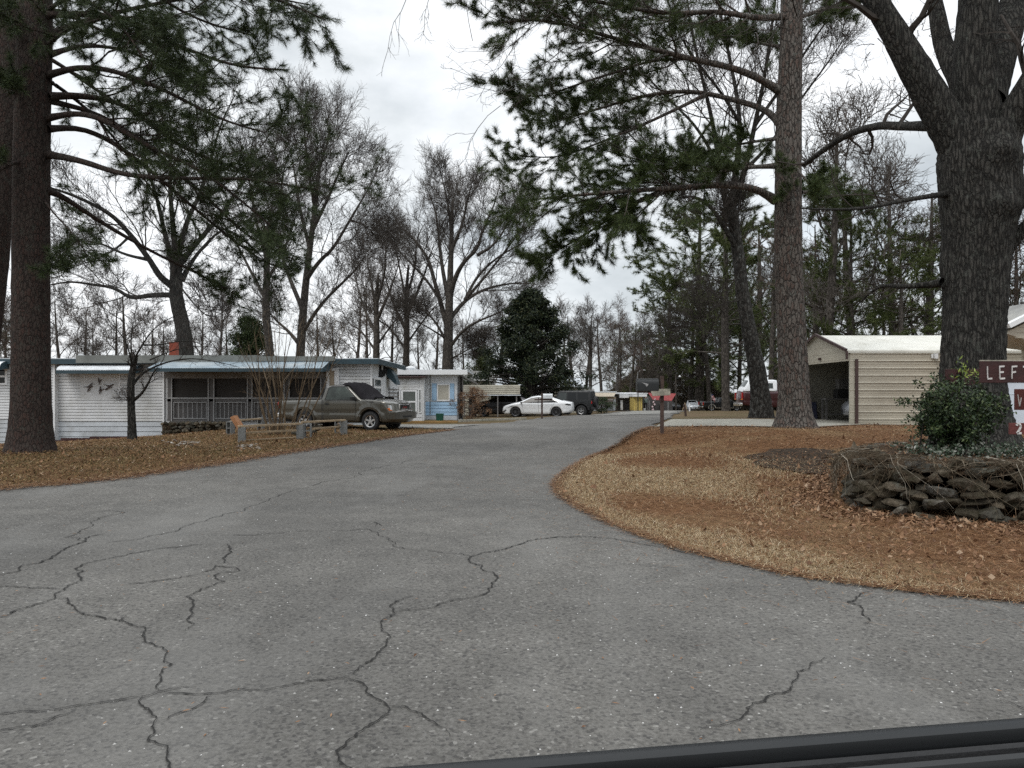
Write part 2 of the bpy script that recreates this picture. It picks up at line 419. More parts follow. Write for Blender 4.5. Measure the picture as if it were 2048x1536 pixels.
road_poly = left_edge+left_edge2+far_l+far_r+right_edge+[(14,2.6),(14,-6),(-14,-6),(-14,8.5)]
drape('road', road_poly, .03, M['asphalt'], .3)
lawnl = left_edge[:10]+[G(905,861)][:0]+Gp([(840,858.5),(700,853)])+[(-6.5,31.5),(-40,31.5),(-40,9.5),(-14,8.6)]
drape('left_lawn', lawnl, .016, M['lawn_left'], .2)
i0 = [i for i, p in enumerate(right_edge) if abs(p[0]-G(1302,855.5)[0]) < 1e-6][0]
isl = right_edge[i0:]+[(14,2.6),(26,3),(26,25.6),(11.9,25.9)]+Gp([(1640,856.5),(1560,857)])
drape('right_lawn', isl, .016, M['lawn_right'], .2)
M['bare_earth'] = litter_mat('bare_earth', (.018,.014,.011), (.045,.034,.025), (.09,.06,.04), 8)
drape('bare_earth_patch', Gp([(1495,915),(1540,903),(1610,900),(1672,905),(1668,940),(1650,955),(1600,950),(1530,940)]), .05, M['bare_earth'], 1.3)
# concrete drive in front of the metal garage, running into it as its slab
dv = Gp([(1306,856),(1560,856.5),(1640,856)])+[(11.8,25.9),(21.5,25.9),(21.5,32.4),(12.0,32.4)]+Gp([(1560,840.5),(1420,840.2),(1343,840.5)])
drape('driveway', dv, .045, M['concrete'], .05)
# washed pale gravel on the far bend and on the parking strip before the blue and white home
M['gravel_pale'] = litter_mat('gravel_pale', (.12,.115,.105), (.23,.225,.21), (.36,.35,.33), 5)
drape('gravel_patch', [(pxu(1205,50),50),(pxu(1330,50),50),(pxu(1352,78),78),(pxu(1355,93),93),(pxu(1300,90),90),(pxu(1262,80),80),(pxu(1215,64),64)], .052, M['gravel_pale'], .8)
drape('gravel_patch', Gp([(800,857),(905,859),(960,852),(912,851),(790,851.2)]), .052, M['gravel_pale'], .6)
# cracks in the asphalt: thin ragged gaps traced along the surface
CR = [
 [(-90,1168),(40,1150),(90,1128),(130,1105),(172,1090),(178,1080),(208,1075)],[(172,1090),(150,1082),(128,1082),(160,1068),(185,1058),(182,1050),(215,1038),(250,1030),(225,1026),(190,1028)],
 [(-90,1260),(14,1242),(40,1228),(75,1218),(108,1208),(130,1190),(160,1172),(166,1150),(150,1146),(175,1134),(230,1122),(300,1108),(420,1096)],
 [(-90,1182),(60,1186),(110,1186),(135,1188)],[(108,1208),(135,1206),(140,1218),(170,1240),(210,1250),(245,1252),(262,1260),(290,1275),(305,1300),(335,1315),(328,1330),(343,1342),(325,1358),(318,1380),(317,1398)],
 [(-90,1455),(80,1438),(170,1425),(250,1413),(285,1408),(317,1398),(370,1388),(412,1384)],[(-90,1487),(70,1468),(110,1450),(150,1438)],
 [(317,1398),(390,1404),(430,1402),(500,1395),(560,1388),(620,1376),(683,1370),(703,1364),(730,1342),(760,1315),(781,1286),(762,1272),(766,1250),(785,1225),(790,1215),(830,1200)],
 [(285,1408),(287,1430),(300,1438),(312,1455),(308,1485),(316,1505),(335,1510),(332,1600)],[(312,1460),(350,1445),(400,1425),(425,1404)],
 [(683,1370),(708,1375),(728,1382),(735,1402),(760,1415),(775,1428),(765,1448),(740,1465),(700,1495),(672,1520),(660,1600)],[(775,1428),(810,1428),(850,1450),(880,1470),(900,1490)],
 [(785,1235),(830,1230),(865,1226),(880,1218),(930,1208),(975,1195),(982,1175),(994,1168),(988,1155),(965,1148),(938,1132),(940,1122),(970,1112),(1020,1102),(1060,1088),(1120,1080),(1200,1082),(1300,1098),(1400,1118)],
 [(938,1124),(880,1112),(820,1106),(785,1098),(765,1080),(738,1065),(690,1068),(560,1073),(430,1078)],[(750,1060),(748,1050),(765,1058),(800,1058)],
 [(215,1092),(280,1085),(350,1070),(400,1050),(445,1036),(500,1018),(560,995),(640,970),(720,952),(800,932),(880,918)],
 [(235,1258),(245,1248),(252,1240)],[(445,1136),(452,1120),(462,1105),(455,1095)],[(400,1155),(430,1140),(470,1143),(480,1150),(440,1155),(430,1165),(450,1172),(400,1190),(372,1203),(385,1215),(383,1240),(388,1258),(365,1275)],[(250,1180),(330,1168),(400,1158)],
 [(1400,1478),(1440,1468),(1480,1455),(1492,1432),(1530,1418),(1545,1405),(1580,1395),(1590,1375),(1620,1345),(1650,1328)],
 [(1745,1190),(1720,1198),(1712,1210),(1695,1215),(1725,1228),(1733,1245),(1730,1262)],[(2140,1470),(2020,1420),(1995,1412)],
]
def cracks():
    mb = MB(); r = np.random.default_rng(3)
    for L in CR:
        g = np.array([G(u, v) for u, v in L])
        # fractal refinement
        for it in range(4):
            q = [g[0]]
            for a, b in zip(g[:-1], g[1:]):
                l = np.linalg.norm(b-a)
                if l < .03: q.append(b); continue
                n = np.array((b[1]-a[1], a[0]-b[0])); q += [(a+b)/2+n*r.normal()*.085, b]
            g = np.array(q)
        n = len(g); t = np.gradient(g, axis=0); t /= np.linalg.norm(t, axis=1, keepdims=True)+1e-9
        nn = np.column_stack([-t[:,1], t[:,0]])
        big = L[0][1] > 1130 or L[0] == (-90,1168)
        w = (np.abs(r.normal(size=n))*.5+.55)*(.0041 if big else .0024)
        s = np.minimum(1, np.minimum(np.arange(n), np.arange(n)[::-1])/6.0+.15); w = w*s
        d = np.linalg.norm(g, axis=1); w = np.maximum(w, 0)*np.clip(d/5, .8, 1.7)
        a, b = g+nn*w[:,None]*(.6+r.random((n,1))), g-nn*w[:,None]*(.6+r.random((n,1)))
        P2 = np.empty((2*n, 2)); P2[0::2] = a; P2[1::2] = b
        z = zg(P2[:,0], P2[:,1])+.037
        i = np.arange(n-1)*2
        mb.add(np.column_stack([P2, z]), np.stack([i, i+1, i+3, i+2], 1))
    o = mb.build('asphalt_cracks', M['crack']); tag(o, kind='structure')
cracks()

# ---------------------------------------------------------------- litter, straw, leaves
def scatter_xy(n, poly, dmin, dmax, fall=1.6, seed=1, umin=-.75, umax=.75):
    r = np.random.default_rng(seed); X = np.empty(0); Y = np.empty(0)
    while len(X) < n:
        k = n*3
        d = (dmin**(2-fall)+(dmax**(2-fall)-dmin**(2-fall))*r.random(k))**(1/(2-fall))
        a = r.uniform(umin, umax, k); x = a*d; y = d
        m = inpoly(x, y, poly); X = np.concatenate([X, x[m]]); Y = np.concatenate([Y, y[m]])
    return X[:n], Y[:n], r
def flat_bits(name, n, poly, dmin, dmax, L0, L1, w, mat, dz=.03, tilt=.25, seed=1, fall=1.6, quad=False, **kw):
    X, Y, r = scatter_xy(n, poly, dmin, dmax, fall, seed, **kw)
    d = np.hypot(X, Y); L = r.uniform(L0, L1, n); a = r.uniform(0, 2*PI, n)
    w = w*np.clip(d/7, 1, 3.0)
    z = zg(X, Y)+dz*(.4+r.random(n))
    dx, dy = np.cos(a)*L/2, np.sin(a)*L/2; dzt = r.normal(size=n)*tilt*L/2
    px, py = -np.sin(a)*w/2, np.cos(a)*w/2
    if quad:
        tw = r.normal(size=n)*tilt*w*2
        V = np.stack([np.stack([X-dx, Y-dy, z-np.abs(dzt)*.2], 1), np.stack([X+px, Y+py, z+np.abs(dzt)+tw*.5], 1), np.stack([X+dx, Y+dy, z+np.abs(dzt)*.3], 1), np.stack([X-px, Y-py, z+np.abs(dzt)*.5-tw*.5], 1)], 1)
        Fc = np.arange(4*n).reshape(n, 4)
    else:
        V = np.stack([np.stack([X-dx+px, Y-dy+py, z-dzt], 1), np.stack([X-dx-px, Y-dy-py, z-dzt], 1), np.stack([X+dx, Y+dy, z+dzt], 1)], 1)
        Fc = np.arange(3*n).reshape(n, 3)
    V[..., 2] = np.maximum(V[..., 2], (z-dz*.3)[:, None])
    mb = MB(); mb.add(V.reshape(-1, 3), Fc)
    return tag(mb.build(name, mat), kind='stuff')
def blades(name, X, Y, r, h0, h1, w, mat, lean=.8):
    n = len(X); z = zg(X, Y)+.012; d = np.hypot(X, Y); w = w*np.clip(d/8, 1, 2.5)
    h = r.uniform(h0, h1, n); a = r.uniform(0, 2*PI, n); b = r.uniform(0, 2*PI, n); l = np.abs(r.normal(size=n))*lean
    px, py = np.cos(a)*w/2, np.sin(a)*w/2
    mx, my = np.cos(b)*l*h*.4, np.sin(b)*l*h*.4
    V = np.stack([np.stack([X-px, Y-py, z], 1), np.stack([X+px, Y+py, z], 1), np.stack([X+px*.8+mx, Y+py*.8+my, z+h*.6], 1), np.stack([X-px*.8+mx, Y-py*.8+my, z+h*.6], 1), np.stack([X+mx*2.6, Y+my*2.6, z+h*np.clip(1-.4*l, .3, 1)], 1)], 1)
    i = np.arange(n)[:,None]*5
    mb = MB(); mb.add(V.reshape(-1, 3), i+np.array([0,1,2,3])); mb.f.append(i+np.array([3,2,4]))
    return tag(mb.build(name, mat), kind='stuff')
M['pine_straw'] = island_mat('pine_straw', [(0,(.055,.022,.011)),(.35,(.14,.066,.031)),(.7,(.235,.122,.060)),(.93,(.30,.19,.105)),(1,(.42,.32,.21))], .8, .2)
M['dry_grass'] = island_mat('dry_grass', [(0,(.20,.13,.065)),(.5,(.38,.28,.16)),(.85,(.52,.42,.27)),(1,(.66,.57,.42))], .8, .2)
M['dead_leaf'] = island_mat('dead_leaf', [(0,(.09,.045,.025)),(.5,(.22,.12,.065)),(.85,(.27,.16,.09)),(1,(.32,.23,.155))], .8, .3)
M['lawn_bits'] = island_mat('lawn_bits', [(0,(.060,.028,.012)),(.4,(.155,.076,.032)),(.7,(.15,.098,.038)),(.94,(.25,.145,.072)),(1,(.42,.34,.25))], .85, .2)
edge_isl = isl
flat_bits('pine_straw', 100000, edge_isl, 4.5, 26, .06, .16, .0045, M['pine_straw'], .05, .22, 11, 1.5, umin=.02, umax=.85)
# fringe of needles over the asphalt edge
def edge_fringe(name, line, n, spread, mat, seed, L0=.05, L1=.15, w=.004):
    r = np.random.default_rng(seed); g = np.array(line); seg = np.linalg.norm(np.diff(g, axis=0), axis=1)
    dm = np.linalg.norm((g[1:]+g[:-1])/2, axis=1); p = seg/dm**.8; k = r.choice(len(seg), n, p=p/p.sum()); t = r.random(n)[:,None]
    q = g[k]*(1-t)+g[k+1]*t
    q = q+r.normal(size=(n,2))*spread
    X, Y = q[:,0], q[:,1]; a = r.uniform(0, 2*PI, n); L = r.uniform(L0, L1, n); ww = w*np.clip(np.hypot(X,Y)/7, 1, 3)
    z = zg(X, Y)+.04+.012*r.random(n)
    V = np.stack([np.stack([X-np.sin(a)*ww, Y+np.cos(a)*ww, z], 1), np.stack([X+np.sin(a)*ww, Y-np.cos(a)*ww, z], 1), np.stack([X+np.cos(a)*L, Y+np.sin(a)*L, z+.006], 1)], 1)
    mb = MB(); mb.add(V.reshape(-1,3), np.arange(3*n).reshape(n,3)); tag(mb.build(name, mat), kind='stuff')
edge_fringe('edge_needles', right_edge[i0:], 9000, .05, M['pine_straw'], 12)
edge_fringe('edge_needles', left_edge[:10], 14000, .16, M['pine_straw'], 13)
edge_fringe('road_needles', right_edge[i0:], 1500, .9, M['pine_straw'], 14, w=.0025)
X, Y, r = scatter_xy(170000, edge_isl, 5, 17, 1.4, 21, .04, .72)
_nz = np.sin(X*1.9+Y*.8)+np.sin(Y*1.3-X*.6)+r.normal(size=len(X))*.55
_re = np.array(right_edge[i0:]); _ed = np.full(len(X), 99.)
for _a, _b in zip(_re[:-1], _re[1:]):
    _ab = _b-_a; _t = np.clip(((X-_a[0])*_ab[0]+(Y-_a[1])*_ab[1])/(_ab@_ab+1e-9), 0, 1); _ed = np.minimum(_ed, np.hypot(X-_a[0]-_ab[0]*_t, Y-_a[1]-_ab[1]*_t))
_strawzone = ((X/Y+r.normal(size=len(X))*.04) < .36-.02*np.maximum(0,11-Y))&(_nz > .1)&(Y < 15+r.normal(size=len(X))) | (_ed < .75+.35*_nz)
m = _strawzone
blades('dry_grass', X[m], Y[m], r, .035, .08, .0048, M['dry_grass'], 2.0)
flat_bits('fallen_leaves', 1500, edge_isl, 5, 15, .025, .06, .028, M['dead_leaf'], .06, .5, 15, 1.2, True, umin=.30, umax=.8)
flat_bits('fallen_leaves', 500, edge_isl, 5, 26, .03, .07, .03, M['dead_leaf'], .06, .5, 16, 1.2, True, umin=.05, umax=.8)
flat_bits('lawn_thatch', 70000, lawnl, 9.5, 32, .05, .14, .007, M['lawn_bits'], .05, .3, 17, 1.2, umin=-.85, umax=0)
flat_bits('fallen_leaves', 500, lawnl, 9.5, 31, .03, .07, .03, M['dead_leaf'], .05, .4, 18, 1.0, True, umin=-.75, umax=-.05)
X, Y, r = scatter_xy(16000, lawnl, 10, 30, 1.0, 22, -.8, 0)
blades('lawn_grass', X, Y, r, .02, .06, .008, island_mat('lawn_blade', [(0,(.06,.06,.02)),(.5,(.15,.12,.05)),(1,(.30,.24,.12))]), 1.3)
# bits lying on the asphalt
flat_bits('road_debris', 520, road_poly, 3, 24, .015, .05, .009, M['dead_leaf'], .05, .1, 19, 1.3, True, umin=-.7, umax=.7)
def pebbles(name, n, poly, d0, d1, s0, s1, mat, seed, **kw):
    X, Y, r = scatter_xy(n, poly, d0, d1, 1.3, seed, **kw); mb = MB(); s = r.uniform(s0, s1, n)
    z = zg(X, Y)+.03
    o = np.array([(1,0,0),(-.5,.87,0),(-.5,-.87,0),(0,0,1)])
    V = np.stack([X, Y, z], 1)[:,None]+o[None]*s[:,None,None]*r.uniform(.6,1.3,(n,4,1))*np.array((1,1,.6))
    i = np.arange(n)[:,None]*4
    mb.add(V.reshape(-1,3), i+np.array([0,1,3])); mb.f.append(i+np.array([1,2,3])); mb.f.append(i+np.array([2,0,3]))
    return tag(mb.build(name, mat), kind='stuff')
M['pebble'] = island_mat('pebble', [(0,(.10,.10,.10)),(.6,(.35,.34,.32)),(1,(.75,.74,.72))])
pebbles('road_grit', 1500, road_poly, 2.5, 14, .003, .008, M['pebble'], 30, umin=-.7, umax=.7)
# ---------------------------------------------------------------- growing branches
def norm(v): return v/(np.linalg.norm(v, axis=-1, keepdims=True)+1e-9)
def resample(pts, n, smooth=True):
    p = np.asarray(pts, float)
    if smooth and len(p) > 2:
        for _ in range(2):
            q = [p[0]]
            for a, b in zip(p[:-1], p[1:]): q += [a*.75+b*.25, a*.25+b*.75]
            q.append(p[-1]); p = np.array(q)
    s = np.concatenate([[0], np.cumsum(np.linalg.norm(np.diff(p, axis=0), axis=1))])
    t = np.linspace(0, s[-1], n)
    return np.stack([np.interp(t, s, p[:,i]) for i in range(3)], 1)
def at(Pa, Ra, idx, t):
    n = Pa.shape[1]; x = t*(n-1); i = np.minimum(x.astype(int), n-2); f = (x-i)
    p = Pa[idx,i]*(1-f)[:,None]+Pa[idx,i+1]*f[:,None]
    T = norm(Pa[idx,i+1]-Pa[idx,i]); r = Ra[idx,i]*(1-f)+Ra[idx,i+1]*f
    return p, T, r
def grow(Pa, Ra, m, r, t0=.2, t1=1.0, ang=45, av=12, ratio=.5, up=.05, wob=.15, n=5, rr=.55, rmin=.006, upb=.3, tfall=.5, flat=0.0, lmin=.2, taper=.25):
    B = Pa.shape[0]; idx = np.repeat(np.arange(B), m); K = len(idx)
    t = t0+(t1-t0)*((np.tile(np.arange(m), B)+r.random(K))/m)
    p, T, R = at(Pa, Ra, idx, np.clip(t, 0, .999))
    Lp = np.linalg.norm(np.diff(Pa, axis=1), axis=2).sum(1)[idx]
    q = r.normal(size=(K,3)); q[:,2] = q[:,2]*(1-flat)+upb
    q = norm(q-T*(q*T).sum(1, keepdims=True))
    a = np.radians(r.normal(ang, av, K)); d = norm(T*np.cos(a)[:,None]+q*np.sin(a)[:,None])
    L = np.maximum(lmin, Lp*ratio*(1-tfall*t)*r.uniform(.65, 1.25, K))
    pts = np.empty((K,n,3)); pts[:,0] = p
    for i in range(1, n):
        pts[:,i] = pts[:,i-1]+d*(L/(n-1))[:,None]
        d = d+r.normal(size=(K,3))*wob; d[:,2] += up; d = norm(d)
    rad = np.maximum(rmin, np.minimum(R*.8, R*rr))[:,None]*np.linspace(1, taper, n)[None]
    return pts, np.maximum(rad, rmin*.6)
def bare_crown(mb, Pa, Ra, r, levels, sides=3):
    allp = []
    for i, kw in enumerate(levels):
        Pa, Ra = grow(Pa, Ra, r=r, **kw)
        tubes(mb, Pa, Ra, 5 if (i == 0 and len(levels) > 2) else sides); allp.append((Pa, Ra))
    return allp
def trunk_mesh(mb, pts, rads, k=22, n=60, flare=0.0, rough=.05, seed=0, knots=()):
    r = np.random.default_rng(seed); p = resample(pts, n); s = np.linspace(0, 1, n)
    cum = np.concatenate([[0], np.cumsum(np.linalg.norm(np.diff(np.asarray(pts, float), axis=0), axis=1))]); cum /= cum[-1]
    R = np.interp(s, cum, rads); L = np.linalg.norm(np.diff(p, axis=0), axis=1).sum()
    h = s*L; R = R*(1+flare*np.exp(-h/.35))
    T = norm(np.gradient(p, axis=0)); X = norm(np.cross(T, np.array((0,1.0,0)))); Y = np.cross(X, T)
    if abs(T[:,2]).mean() < .35: X = norm(np.cross(T, np.array((0,0,1.0)))); Y = np.cross(X, T)
    th = np.linspace(0, 2*PI, k, endpoint=False)
    lob = np.zeros((n, k))
    for q in range(2, 9):
        lob += np.cos(q*th[None]+r.uniform(0, 6.28)+np.sin(h[:,None]*r.uniform(.4,1.2)+r.uniform(0,6))*.8)*(.9/q)*r.normal()
    lob = lob*rough*(1+flare*2.2*np.exp(-h/.3))[:,None]+r.normal(size=(n,k))*rough*.35
    rad = R[:,None]*(1+lob)
    for hk, tk, ak, wk in knots:
        g = np.exp(-((h[:,None]-hk)**2)/wk**2-((np.angle(np.exp(1j*(th[None]-tk))))**2)/(.45**2)); rad = rad+ak*g
    V = p[:,None]+rad[...,None]*(X[:,None]*np.cos(th)[None,:,None]+Y[:,None]*np.sin(th)[None,:,None])
    i = np.arange(n-1)[:,None]*k; j = np.arange(k)[None]; j2 = (j+1) % k
    f = np.stack([i+j, i+j2, i+k+j2, i+k+j], -1).reshape(-1, 4)
    o = mb.n; mb.add(V.reshape(-1,3), f); mb.f.append(np.array([[o+(n-1)*k+q for q in range(k)]]))
def pix(L, D=None):
    """[(u,v,D)] or [(u,v)] with a common D -> 3-D"""
    return [P(q[0], q[1], q[2] if len(q) > 2 else D) for q in L]
def limb_set(L, n=12):
    """L: list of (points, r0, r1) -> arrays"""
    Pa = np.stack([resample(p, n) for p, _, _ in L]); Ra = np.stack([np.linspace(a, b, n) for _, a, b in L]); return Pa, Ra
def tufts(mb, pos, dirs, r, K=18, L=.16, w=.006, cone=1.0, droop=.1):
    T = len(pos); q = norm(r.normal(size=(T,K,3))); d = norm(dirs)[:,None]
    v = norm(d*r.uniform(.25, 1.3, (T,K,1))+q*cone); v[..., 2] -= droop; v = norm(v)
    l = L*r.uniform(.7, 1.15, (T,K,1)); side = norm(np.cross(v, norm(r.normal(size=(T,K,3)))))*w/2
    b = pos[:,None]+d*r.uniform(-.35, .15, (T,K,1))*L
    V = np.stack([b-side, b+side, b+v*l], 2).reshape(-1, 3)
    mb.add(V, np.arange(len(V)).reshape(-1, 3))
def foliage_pos(Pa, m, r, t0=.3, t1=1.0):
    B = Pa.shape[0]; idx = np.repeat(np.arange(B), m); t = t0+(t1-t0)*r.random(len(idx))
    p, T, _ = at(Pa, np.ones(Pa.shape[:2]), idx, np.clip(t, 0, .999)); return p, T
def leaves(mb, pos, r, K=10, spread=.12, L=.10, w=.05, up=.0):
    T = len(pos); c = np.repeat(pos, K, 0)+r.normal(size=(T*K,3))*spread; n = len(c)
    d = norm(r.normal(size=(n,3))+np.array((0,0,up))); s = norm(np.cross(d, r.normal(size=(n,3)))); l = L*r.uniform(.7,1.25,(n,1))
    nrm = np.cross(d, s)
    V = np.stack([c, c+d*l*.5+s*w/2+nrm*w*.18, c+d*l, c+d*l*.5-s*w/2+nrm*w*.18], 1).reshape(-1, 3)
    mb.add(V, np.arange(4*n).reshape(n, 4))

FS = .75
# ---------------------------------------------------------------- the hero pines
def pine(name, label, base, trunk, limbs, seed, mat, nm, sub=12, sub2=6, tpt=4, K=16, L=.15, w=.006, flare=.75, group=None, sparse=()):
    r = np.random.default_rng(seed)
    root = empty(name, base); root_loc = np.array(base, float)
    tag(root, label, 'pine tree', group)
    def rel(p): return np.asarray(p, float)-root_loc
    t = MB(); pts, rads = trunk
    trunk_mesh(t, [rel(p) for p in pts], rads, 26, 90, flare, .035, seed); t.build('trunk', mat, root, smooth=True)
    lb = MB(); fo = MB()
    for pts, r0, r1, f0, dens in limbs:
        r0 *= .8; r1 *= .7; f0 = max(.08, f0*FS)
        p = resample([rel(q) for q in pts], 16); R = np.linspace(r0, r1, 16)**1.0
        trunk_mesh(lb, p, R, 8, 28, .35, .06, int(r.integers(1e6)))
        Pa, Ra = p[None], R[None]
        m1 = max(3, int(sub*dens))
        A, AR = grow(Pa, Ra, m1, r, t0=f0, t1=1.0, ang=42, av=12, ratio=.34, up=.03, wob=.16, n=7, rr=.42, rmin=.008, upb=.10, tfall=.45, flat=.45, lmin=.6)
        A = np.concatenate([A, resample(p[10:], 7)[None]]); AR = np.concatenate([AR, np.linspace(R[10], R[-1], 7)[None]])
        tubes(lb, A, AR, 5)
        B_, BR = grow(A, AR, sub2, r, t0=.12, t1=1.0, ang=40, av=15, ratio=.42, up=.05, wob=.2, n=4, rr=.5, rmin=.005, upb=.2, tfall=.4, flat=.3, lmin=.28)
        tubes(lb, B_, BR, 3)
        pos, d = foliage_pos(B_, tpt, r, .25, 1.0); tufts(fo, pos, d, r, K, L, w)
        pos, d = foliage_pos(A, max(2, tpt), r, .45, 1.0); tufts(fo, pos, d, r, K, L, w)
    lb.build('limbs', mat, root, smooth=True); fo.build('crown', nm, root)
    return root

# right-hand pine beside the driveway
DR = 22.0
bx, by, bz = P(1590, 858, DR); bz = zg1(bx, by)
T = lambda L, D=DR: pix(L, D)
pineR_limbs = [
 (T([(1560,182,22),(1520,157,21.8),(1469,135,21.4),(1374,117,21),(1265,87,20.5),(1155,55,20),(1080,36,19.6),(1000,45,19.4)]), .13, .03, .45, 1.5),
 (T([(1374,117,21),(1301,120,21.3),(1228,146,21.6),(1155,168,21.8),(1082,197,22),(1010,185,22)]), .06, .02, .25, 1.2),
 (T([(1560,250,22),(1538,219,22.3),(1483,204,22.6),(1410,184,23),(1337,182,23.3),(1265,197,23.5),(1192,219,23.8),(1119,241,24),(1060,240,24)]), .12, .025, .45, 1.2),
 (T([(1410,190,23),(1337,226,22.5),(1265,259,22.2),(1192,288,22),(1119,317,21.8),(1040,312,21.5)]), .07, .02, .35, 1.3),
 (T([(1555,277,22),(1510,283,22.5),(1461,292,23),(1420,300,23.4),(1380,310,23.7)]), .06, .02, .1, .9),
 (T([(1549,332,22),(1483,335,21.5),(1429,348,21),(1370,340,20.6),(1300,330,20.4),(1240,330,20.3)]), .08, .02, .15, 1.5),
 (T([(1550,400,22),(1520,379,21.7),(1465,368,21.3),(1374,374,20.8),(1301,379,20.4),(1228,384,20),(1155,390,19.8),(1060,400,19.6)]), .14, .03, .35, 1.9),
 (T([(1337,378,20.9),(1283,397,21.2),(1228,430,21.4),(1170,470,21.6),(1104,507,21.8),(1070,520,22)]), .07, .02, .30, 1.4),
 (T([(1283,397,21.2),(1260,425,20.8),(1250,440,20.5),(1280,455,20.3)]), .04, .015, .3, .7),
 (T([(1583,30,22),(1520,40,21.5),(1440,20,21),(1340,30,20.6),(1230,10,20.2),(1120,-10,20),(1000,0,19.8)]), .12, .03, .2, 2.0),
 (T([(1582,-60,22),(1500,-70,22.8),(1380,-60,23.5),(1240,-50,24),(1100,-30,24.4)]), .11, .03, .2, 1.5),
 (T([(1585,40,22),(1640,20,22.5),(1700,5,23),(1760,-10,23.4)]), .08, .02, .3, .8),
 (T([(1566,95,22),(1530,88,22.5),(1480,80,23.2),(1430,60,23.8)]), .06, .02, .2, .8),
 (T([(1603,385,22),(1635,380,23),(1680,398,24),(1720,412,24.5)]), .05, .015, .15, .9),
 (T([(1590,330,22),(1610,360,20.5),(1640,390,19.5)]), .05, .015, .2, .5),
 (T([(1583,60,22),(1570,40,24.5),(1530,30,27)]), .07, .02, .3, .5),
]
pine('pine_tree', 'tall pine with rough grey plated bark beside the concrete drive, limbs reaching left', (bx,by,bz),
     ([(bx,by,bz-.15),P(1585,700,DR),P(1577,560,DR),P(1576,400,DR),P(1577,250,DR),P(1582,100,DR),P(1583,0,DR),P(1586,-250,DR),P(1588,-600,DR)], [.44,.40,.385,.37,.35,.315,.30,.24,.10]),
     pineR_limbs, 5, M['bark_pine'], M['needle'], sub=15, sub2=9, tpt=8, K=24, L=.19, w=.0075)
# left pine in front of the mobile home
DL = 16.0
bx, by, bz = P(60, 905, DL); bz = zg1(bx, by)
pineL_limbs = [
 (T([(88,30,16),(150,28,15.6),(205,27,15.2),(294,58,14.8),(342,85,14.5),(410,113,14.2),(478,135,14),(575,140,13.8)],DL), .085, .02, .35, 1.1),
 (T([(88,75,16),(140,50,16.6),(250,20,17.2),(350,0,17.6),(470,-20,18),(620,10,18.2)],DL), .08, .02, .2, 1.3),
 (T([(88,-40,16),(200,-60,15.5),(330,-50,15),(470,-30,14.7),(600,15,14.5),(650,40,14.4)],DL), .09, .02, .3, 1.4),
 (T([(96,90,16),(130,60,15),(190,40,14.4),(260,30,14),(330,50,13.8)],DL), .05, .02, .1, 1.3),
 (T([(96,160,16),(140,190,16.8),(200,240,17.6),(270,330,18.2),(330,420,18.6)],DL), .05, .02, .15, 1.2),
 (T([(96,20,16),(140,-10,15),(200,10,14.2),(260,70,13.7),(300,140,13.5)],DL), .05, .02, .1, 1.3),
 (T([(97,193,16),(150,190,16.4),(191,195,16.8),(246,205,17.2),(308,253,17.6),(359,294,18),(440,325,18.4),(513,350,18.8),(585,400,19.2)],DL), .09, .02, .22, 1.5),
 (T([(92,308,16),(164,321,15.5),(239,349,15),(320,356,14.6),(410,357,14.3),(500,357,14.1),(581,372,14),(640,380,13.9)],DL), .085, .015, .55, .8),
 (T([(89,381,16),(116,386,16.3),(171,424,16.8),(219,455,17.3),(308,506,17.8),(370,535,18.2),(422,560,18.5),(488,600,18.8)],DL), .075, .015, .68, .7),
 (T([(97,236,16),(154,224,15.6),(212,239,15.2),(290,290,14.8),(393,335,14.4),(470,390,14.1),(540,450,13.9)],DL), .08, .02, .28, 1.5),
 (T([(95,258,16),(164,253,16.8),(239,290,17.5),(342,376,18.3),(437,458,19),(520,520,19.5),(570,540,19.8)],DL), .08, .02, .32, 1.5),
 (T([(97,150,16),(170,130,15.3),(260,150,14.7),(350,190,14.3),(440,240,14),(530,265,13.8)],DL), .08, .02, .22, 1.3),
 (T([(98,110,16),(160,90,16.8),(240,95,17.5),(320,130,18),(400,170,18.4)],DL), .07, .02, .2, 1.2),
 (T([(90,200,16),(200,225,17),(310,300,17.8),(420,400,18.5),(500,480,19),(590,520,19.3)],DL), .07, .02, .35, 1.5),
 (T([(94,-120,16),(180,-90,16.5),(280,-30,17),(390,40,17.5),(500,70,17.8)],DL), .08, .02, .2, 1.3),
 (T([(88,400,16),(110,430,15.4),(150,470,15),(180,520,14.7)],DL), .03, .01, .3, .3),
 (T([(88,500,16),(105,515,15.5),(125,540,15.2)],DL), .03, .01, .3, .3),
 (T([(70,200,16),(20,160,15.5),(-40,180,15)],DL), .07, .02, .2, .8),
 (T([(70,60,16),(10,30,15.5),(-60,10,15)],DL), .07, .02, .2, .8),
 (T([(60,320,16),(10,330,15.3),(-50,380,15)],DL), .05, .02, .3, .6),
]
pine('pine_tree', 'big reddish-brown pine trunk nearest the white mobile home, dark boughs sweeping down to the right', (bx,by,bz),
     ([(bx,by,bz-.15),P(62,800,DL),P(61,660,DL),P(62,430,DL),P(64,250,DL),P(68,120,DL),P(70,0,DL),P(74,-300,DL),P(76,-700,DL)], [.40,.37,.355,.345,.34,.335,.325,.24,.08]),
     pineL_limbs, 8, M['bark_pine_dark'], M['needle_dark'], sub=12, sub2=7, tpt=6, K=22, L=.165, w=.0062, flare=.45)
DL2 = 19.0
bx, by, bz = P(-56, 890, DL2); bz = zg1(bx, by)
